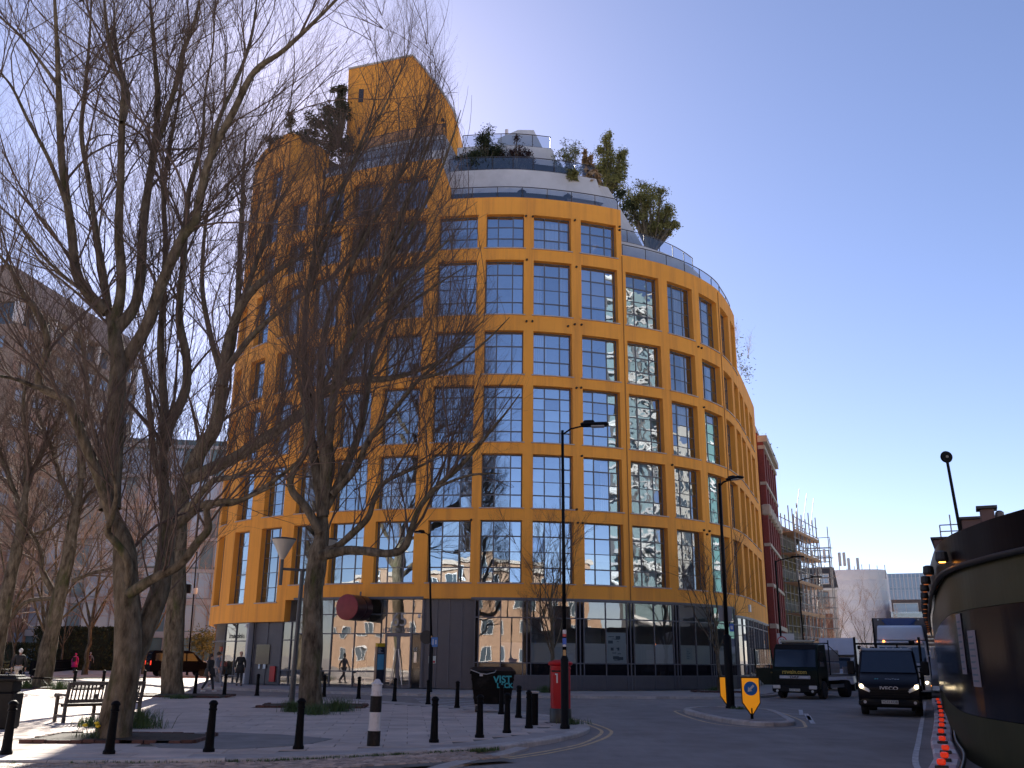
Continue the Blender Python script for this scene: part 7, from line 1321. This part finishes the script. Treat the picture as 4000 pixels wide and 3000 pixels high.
# ================================================================ people
skin_m = mat('skin', (.38, .22, .16), .6); 
def skinned(name, J, E, R, m, parent, root=0, sub=1):
    me = bpy.data.meshes.new(name); me.from_pydata([tuple(J[k]) for k in R], [(list(R).index(a), list(R).index(b)) for a, b in E], []); me.materials.append(m); o = place(name, me, parent); md = o.modifiers.new('skin', 'SKIN'); md.use_smooth_shade = True
    if not me.skin_vertices: me.attributes.new
    for i, k in enumerate(R): r = R[k]; me.skin_vertices[0].data[i].radius = r if isinstance(r, tuple) else (r, r)
    for i in range(len(R)): me.skin_vertices[0].data[i].use_root = (i == root)
    if sub: s = o.modifiers.new('sub', 'SUBSURF'); s.levels = sub; s.render_levels = sub
    return o
def person(label, p, rz, h=1.72, stride=.0, arms=.1, coat=None, legs=None, hair=None, skirt=0.0, bend=0.0, shoes=None, hat=None, elbow=.0, armfwd=0.0, coatw=1.0, hairlen=0.0, name='person'):
    T = thing(name, label, 'person', p, rz); k = h / 1.72; J = {}
    def j(n, x, y, z): J[n] = Vector((x * k, y * k, z * k))
    j('pel', 0, 0, .95); j('sp', 0, -bend * .3, 1.15); j('ch', 0, -bend * .7, 1.36); j('nk', 0, -bend, 1.48); j('nk2', 0, -bend - .01, 1.53); j('hd', 0, -bend - .02, 1.61); j('hd2', 0, -bend - .01, 1.68)
    for s, n in ((-1, 'l'), (1, 'r')):
        j('sh' + n, s * .17, -bend * .8, 1.42); j('el' + n, s * (.22 + arms), -bend * .6 - armfwd * .12 + s * stride * .25 + .02, 1.15 + elbow * .02); j('wr' + n, s * (.22 + arms * .8), -bend * .6 - armfwd * .3 - elbow + s * stride * .5, .92 + elbow * .5); j('ha' + n, s * (.22 + arms * .75), -bend * .6 - armfwd * .34 - elbow * 1.2 + s * stride * .55, .84 + elbow * .6)
        j('hp' + n, s * .085, 0, .90); j('kn' + n, s * .095, -s * stride * .45 - (.05 if s * stride < 0 else .02), .50); j('an' + n, s * .10, -s * stride + (.03 if s * stride > 0 else .06), .09 + (.05 if s * stride < 0 else 0)); j('to' + n, s * .11, -s * stride - .11, .04)
    bones = [('pel', 'sp'), ('sp', 'ch'), ('ch', 'nk'), ('nk', 'nk2'), ('nk2', 'hd'), ('hd', 'hd2')]; 
    for n in 'lr': bones += [('ch', 'sh' + n), ('sh' + n, 'el' + n), ('el' + n, 'wr' + n), ('wr' + n, 'ha' + n), ('pel', 'hp' + n), ('hp' + n, 'kn' + n), ('kn' + n, 'an' + n), ('an' + n, 'to' + n)]
    R = {'pel': (.13, .10), 'sp': (.12, .09), 'ch': (.14, .10), 'nk': .06, 'nk2': .05, 'hd': (.075, .095), 'hd2': (.07, .09)}
    for n in 'lr': R.update({'sh' + n: .055, 'el' + n: .042, 'wr' + n: .03, 'ha' + n: (.02, .04), 'hp' + n: .085, 'kn' + n: .06, 'an' + n: .04, 'to' + n: .035})
    R = {a: (tuple(q * k for q in v) if isinstance(v, tuple) else v * k) for a, v in R.items()}
    skinned('body', J, bones, R, skin_m, T)
    cw = coatw * 1.18; RC = {a: (tuple(q * cw for q in R[a]) if isinstance(R[a], tuple) else R[a] * cw * 1.12) for a in ('pel', 'sp', 'ch', 'nk', 'shl', 'ell', 'wrl', 'shr', 'elr', 'wrr')}; RC['nk'] *= .85
    skinned('coat', J, [('pel', 'sp'), ('sp', 'ch'), ('ch', 'nk'), ('ch', 'shl'), ('shl', 'ell'), ('ell', 'wrl'), ('ch', 'shr'), ('shr', 'elr'), ('elr', 'wrr')], RC, coat, T)
    if skirt: MB().lathe([((.20 + skirt * .10) * k * coatw, (.95 - skirt) * k), (.185 * k * coatw, .93 * k), (.165 * k * coatw, 1.08 * k), (.12 * k, 1.12 * k)], n=18).build('coat_skirt', coat, T, smooth=True)
    RL = {a: (tuple(q * 1.1 for q in R[a]) if isinstance(R[a], tuple) else R[a] * 1.15) for a in ('pel', 'hpl', 'knl', 'anl', 'hpr', 'knr', 'anr')}; RL['anl'] = RL['anr'] = .062 * k; skinned('trousers', J, [('pel', 'hpl'), ('hpl', 'knl'), ('knl', 'anl'), ('pel', 'hpr'), ('hpr', 'knr'), ('knr', 'anr')], RL, legs, T)
    for n, s in (('l', -1), ('r', 1)):
        a, t = J['an' + n], J['to' + n]; b = MB(); c = (a + t) / 2; b.cbox((c.x, c.y, min(a.z, t.z + .03) * .55 + .01), (.095 * k, .27 * k, .085 * k), .03); b.build('shoe', shoes or mat('shoe_black', (.015, .015, .016), .5), T)
        w = J['ha' + n]; b = MB(); b.cbox((w.x, w.y, w.z - .01), (.03 * k, .075 * k, .09 * k), .012)
        for q in range(4): b.tube([(w.x, w.y - .03 + q * .02, w.z - .05), (w.x - s * .008, w.y - .03 + q * .02 - .005, w.z - .085 - .012 * (q in (1, 2))), (w.x - s * .02, w.y - .028 + q * .02 - .008, w.z - .115 - .012 * (q in (1, 2)))], .009 * k, 5)
        b.tube([(w.x, w.y - .035, w.z), (w.x - s * .01, w.y - .06, w.z - .03), (w.x - s * .015, w.y - .065, w.z - .055)], .01 * k, 5); b.build('hand', skin_m, T)
    hc = J['hd'] + Vector((0, .012, .03)) * k; b = MB(); b.ball(hc + Vector((0, .015, .028)) * k, .105 * k, 14, 10, (.88, 1.0, 1.02))
    if hairlen: b.ball(hc + Vector((0, .06, -hairlen * .5)) * k, .11 * k, 12, 9, (1.0, .6, 1 + hairlen * 4))
    b.build('hair' if not hat else 'hat', hat or hair, T, smooth=True); f = MB(); y = hc.y - .098 * k
    f.ball((hc.x, y - .002, hc.z - .02 * k), .016 * k, 6, 5, (.8, 1.1, 1.5)); f.build('nose', skin_m, T)
    e = MB(); [e.ball((hc.x + s * .032 * k, y + .012, hc.z + .008 * k), .011 * k, 6, 4) for s in (-1, 1)]; e.build('eyes', mat('eye_dark', (.03, .02, .015), .3), T); MB().box((hc.x, y + .008, hc.z - .06 * k), (.045 * k, .012, .012 * k)).build('mouth', mat('lips', (.28, .11, .09), .6), T)
    return T
blk = mat('coat_black', (.012, .012, .014), .8); drk = mat('coat_dark', (.018, .018, .02), .85); pnk = mat('coat_magenta', (.55, .015, .16), .75); gyj = mat('jacket_grey', (.16, .17, .2), .8); cream = mat('trousers_cream', (.55, .5, .45), .85); jean = mat('trousers_dark', (.02, .022, .03), .85); gpat = mat('trousers_patterned', (.22, .22, .25), .85, var=.6, vscale=14); brh = mat('hair_dark', (.02, .013, .01), .7); grh = mat('hair_grey', (.3, .28, .26), .7); wcap = mat('cap_white', (.5, .5, .5), .7); shw = mat('shoe_white', (.5, .48, .46), .6)
AW = math.pi      # facing away from the viewer
person('person in a black jacket and cream trousers walking away, left of the leaning tree', gnd(60, 2688, .11), AW + .2, 1.78, .22, .06, blk, cream, grh, hat=wcap, shoes=drk, coatw=1.15)
person('person in a long bright magenta coat walking away along the park path', gnd(287, 2630, .04), AW - .1, 1.68, .16, .05, pnk, jean, brh, skirt=.42, hat=pnk, coatw=1.15)
p1 = gnd(287, 2630, .04); MBp = thing('backpack', 'small dark backpack worn on the magenta coat', 'bag', (p1.x, p1.y - .22, 1.02)); MB().cbox((0, 0, .2), (.3, .16, .42), .06).build('pack', drk, MBp)
person('person in a grey jacket and dark trousers walking away behind the magenta coat', gnd(345, 2622, .04), AW, 1.78, .2, .1, gyj, jean, grh, shoes=shw, elbow=.06)
p1 = gnd(345, 2622, .04); MBp = thing('backpack', 'maroon backpack worn on the grey jacket', 'bag', (p1.x, p1.y - .22, 1.08)); MB().cbox((0, 0, .22), (.32, .18, .46), .06).build('pack', mat('pack_maroon', (.07, .01, .02), .8), MBp)
person('woman in a dark loose coat with long dark hair walking past the bookshop corner', gnd(812, 2703, .02), rad(75), 1.72, .24, .05, drk, jean, brh, skirt=.25, hairlen=.16, shoes=shw, coatw=1.3)
person('person in a pale top and patterned trousers beside the woman in the dark coat', gnd(842, 2690, .11), rad(80), 1.74, .3, .08, gyj, gpat, brh, shoes=shw, elbow=.05)
person('man in a long black coat standing by the bookshop door', gnd(932, 2679, .11), rad(25), 1.78, .07, .04, blk, jean, skin_m, skirt=.30, coatw=1.12)
person('person in black standing in front of the entrance glazing', gnd(1412, 2684, .11), rad(-15), 1.72, .1, .05, blk, jean, brh, hairlen=.14, coatw=1.15)
person('workman in a yellow vest on the upper scaffold deck', atY(3118, 2130, 92.5), rad(-20), 1.75, .1, .08, mat('vest_yellow', (.5, .55, .06), .8), jean, brh)
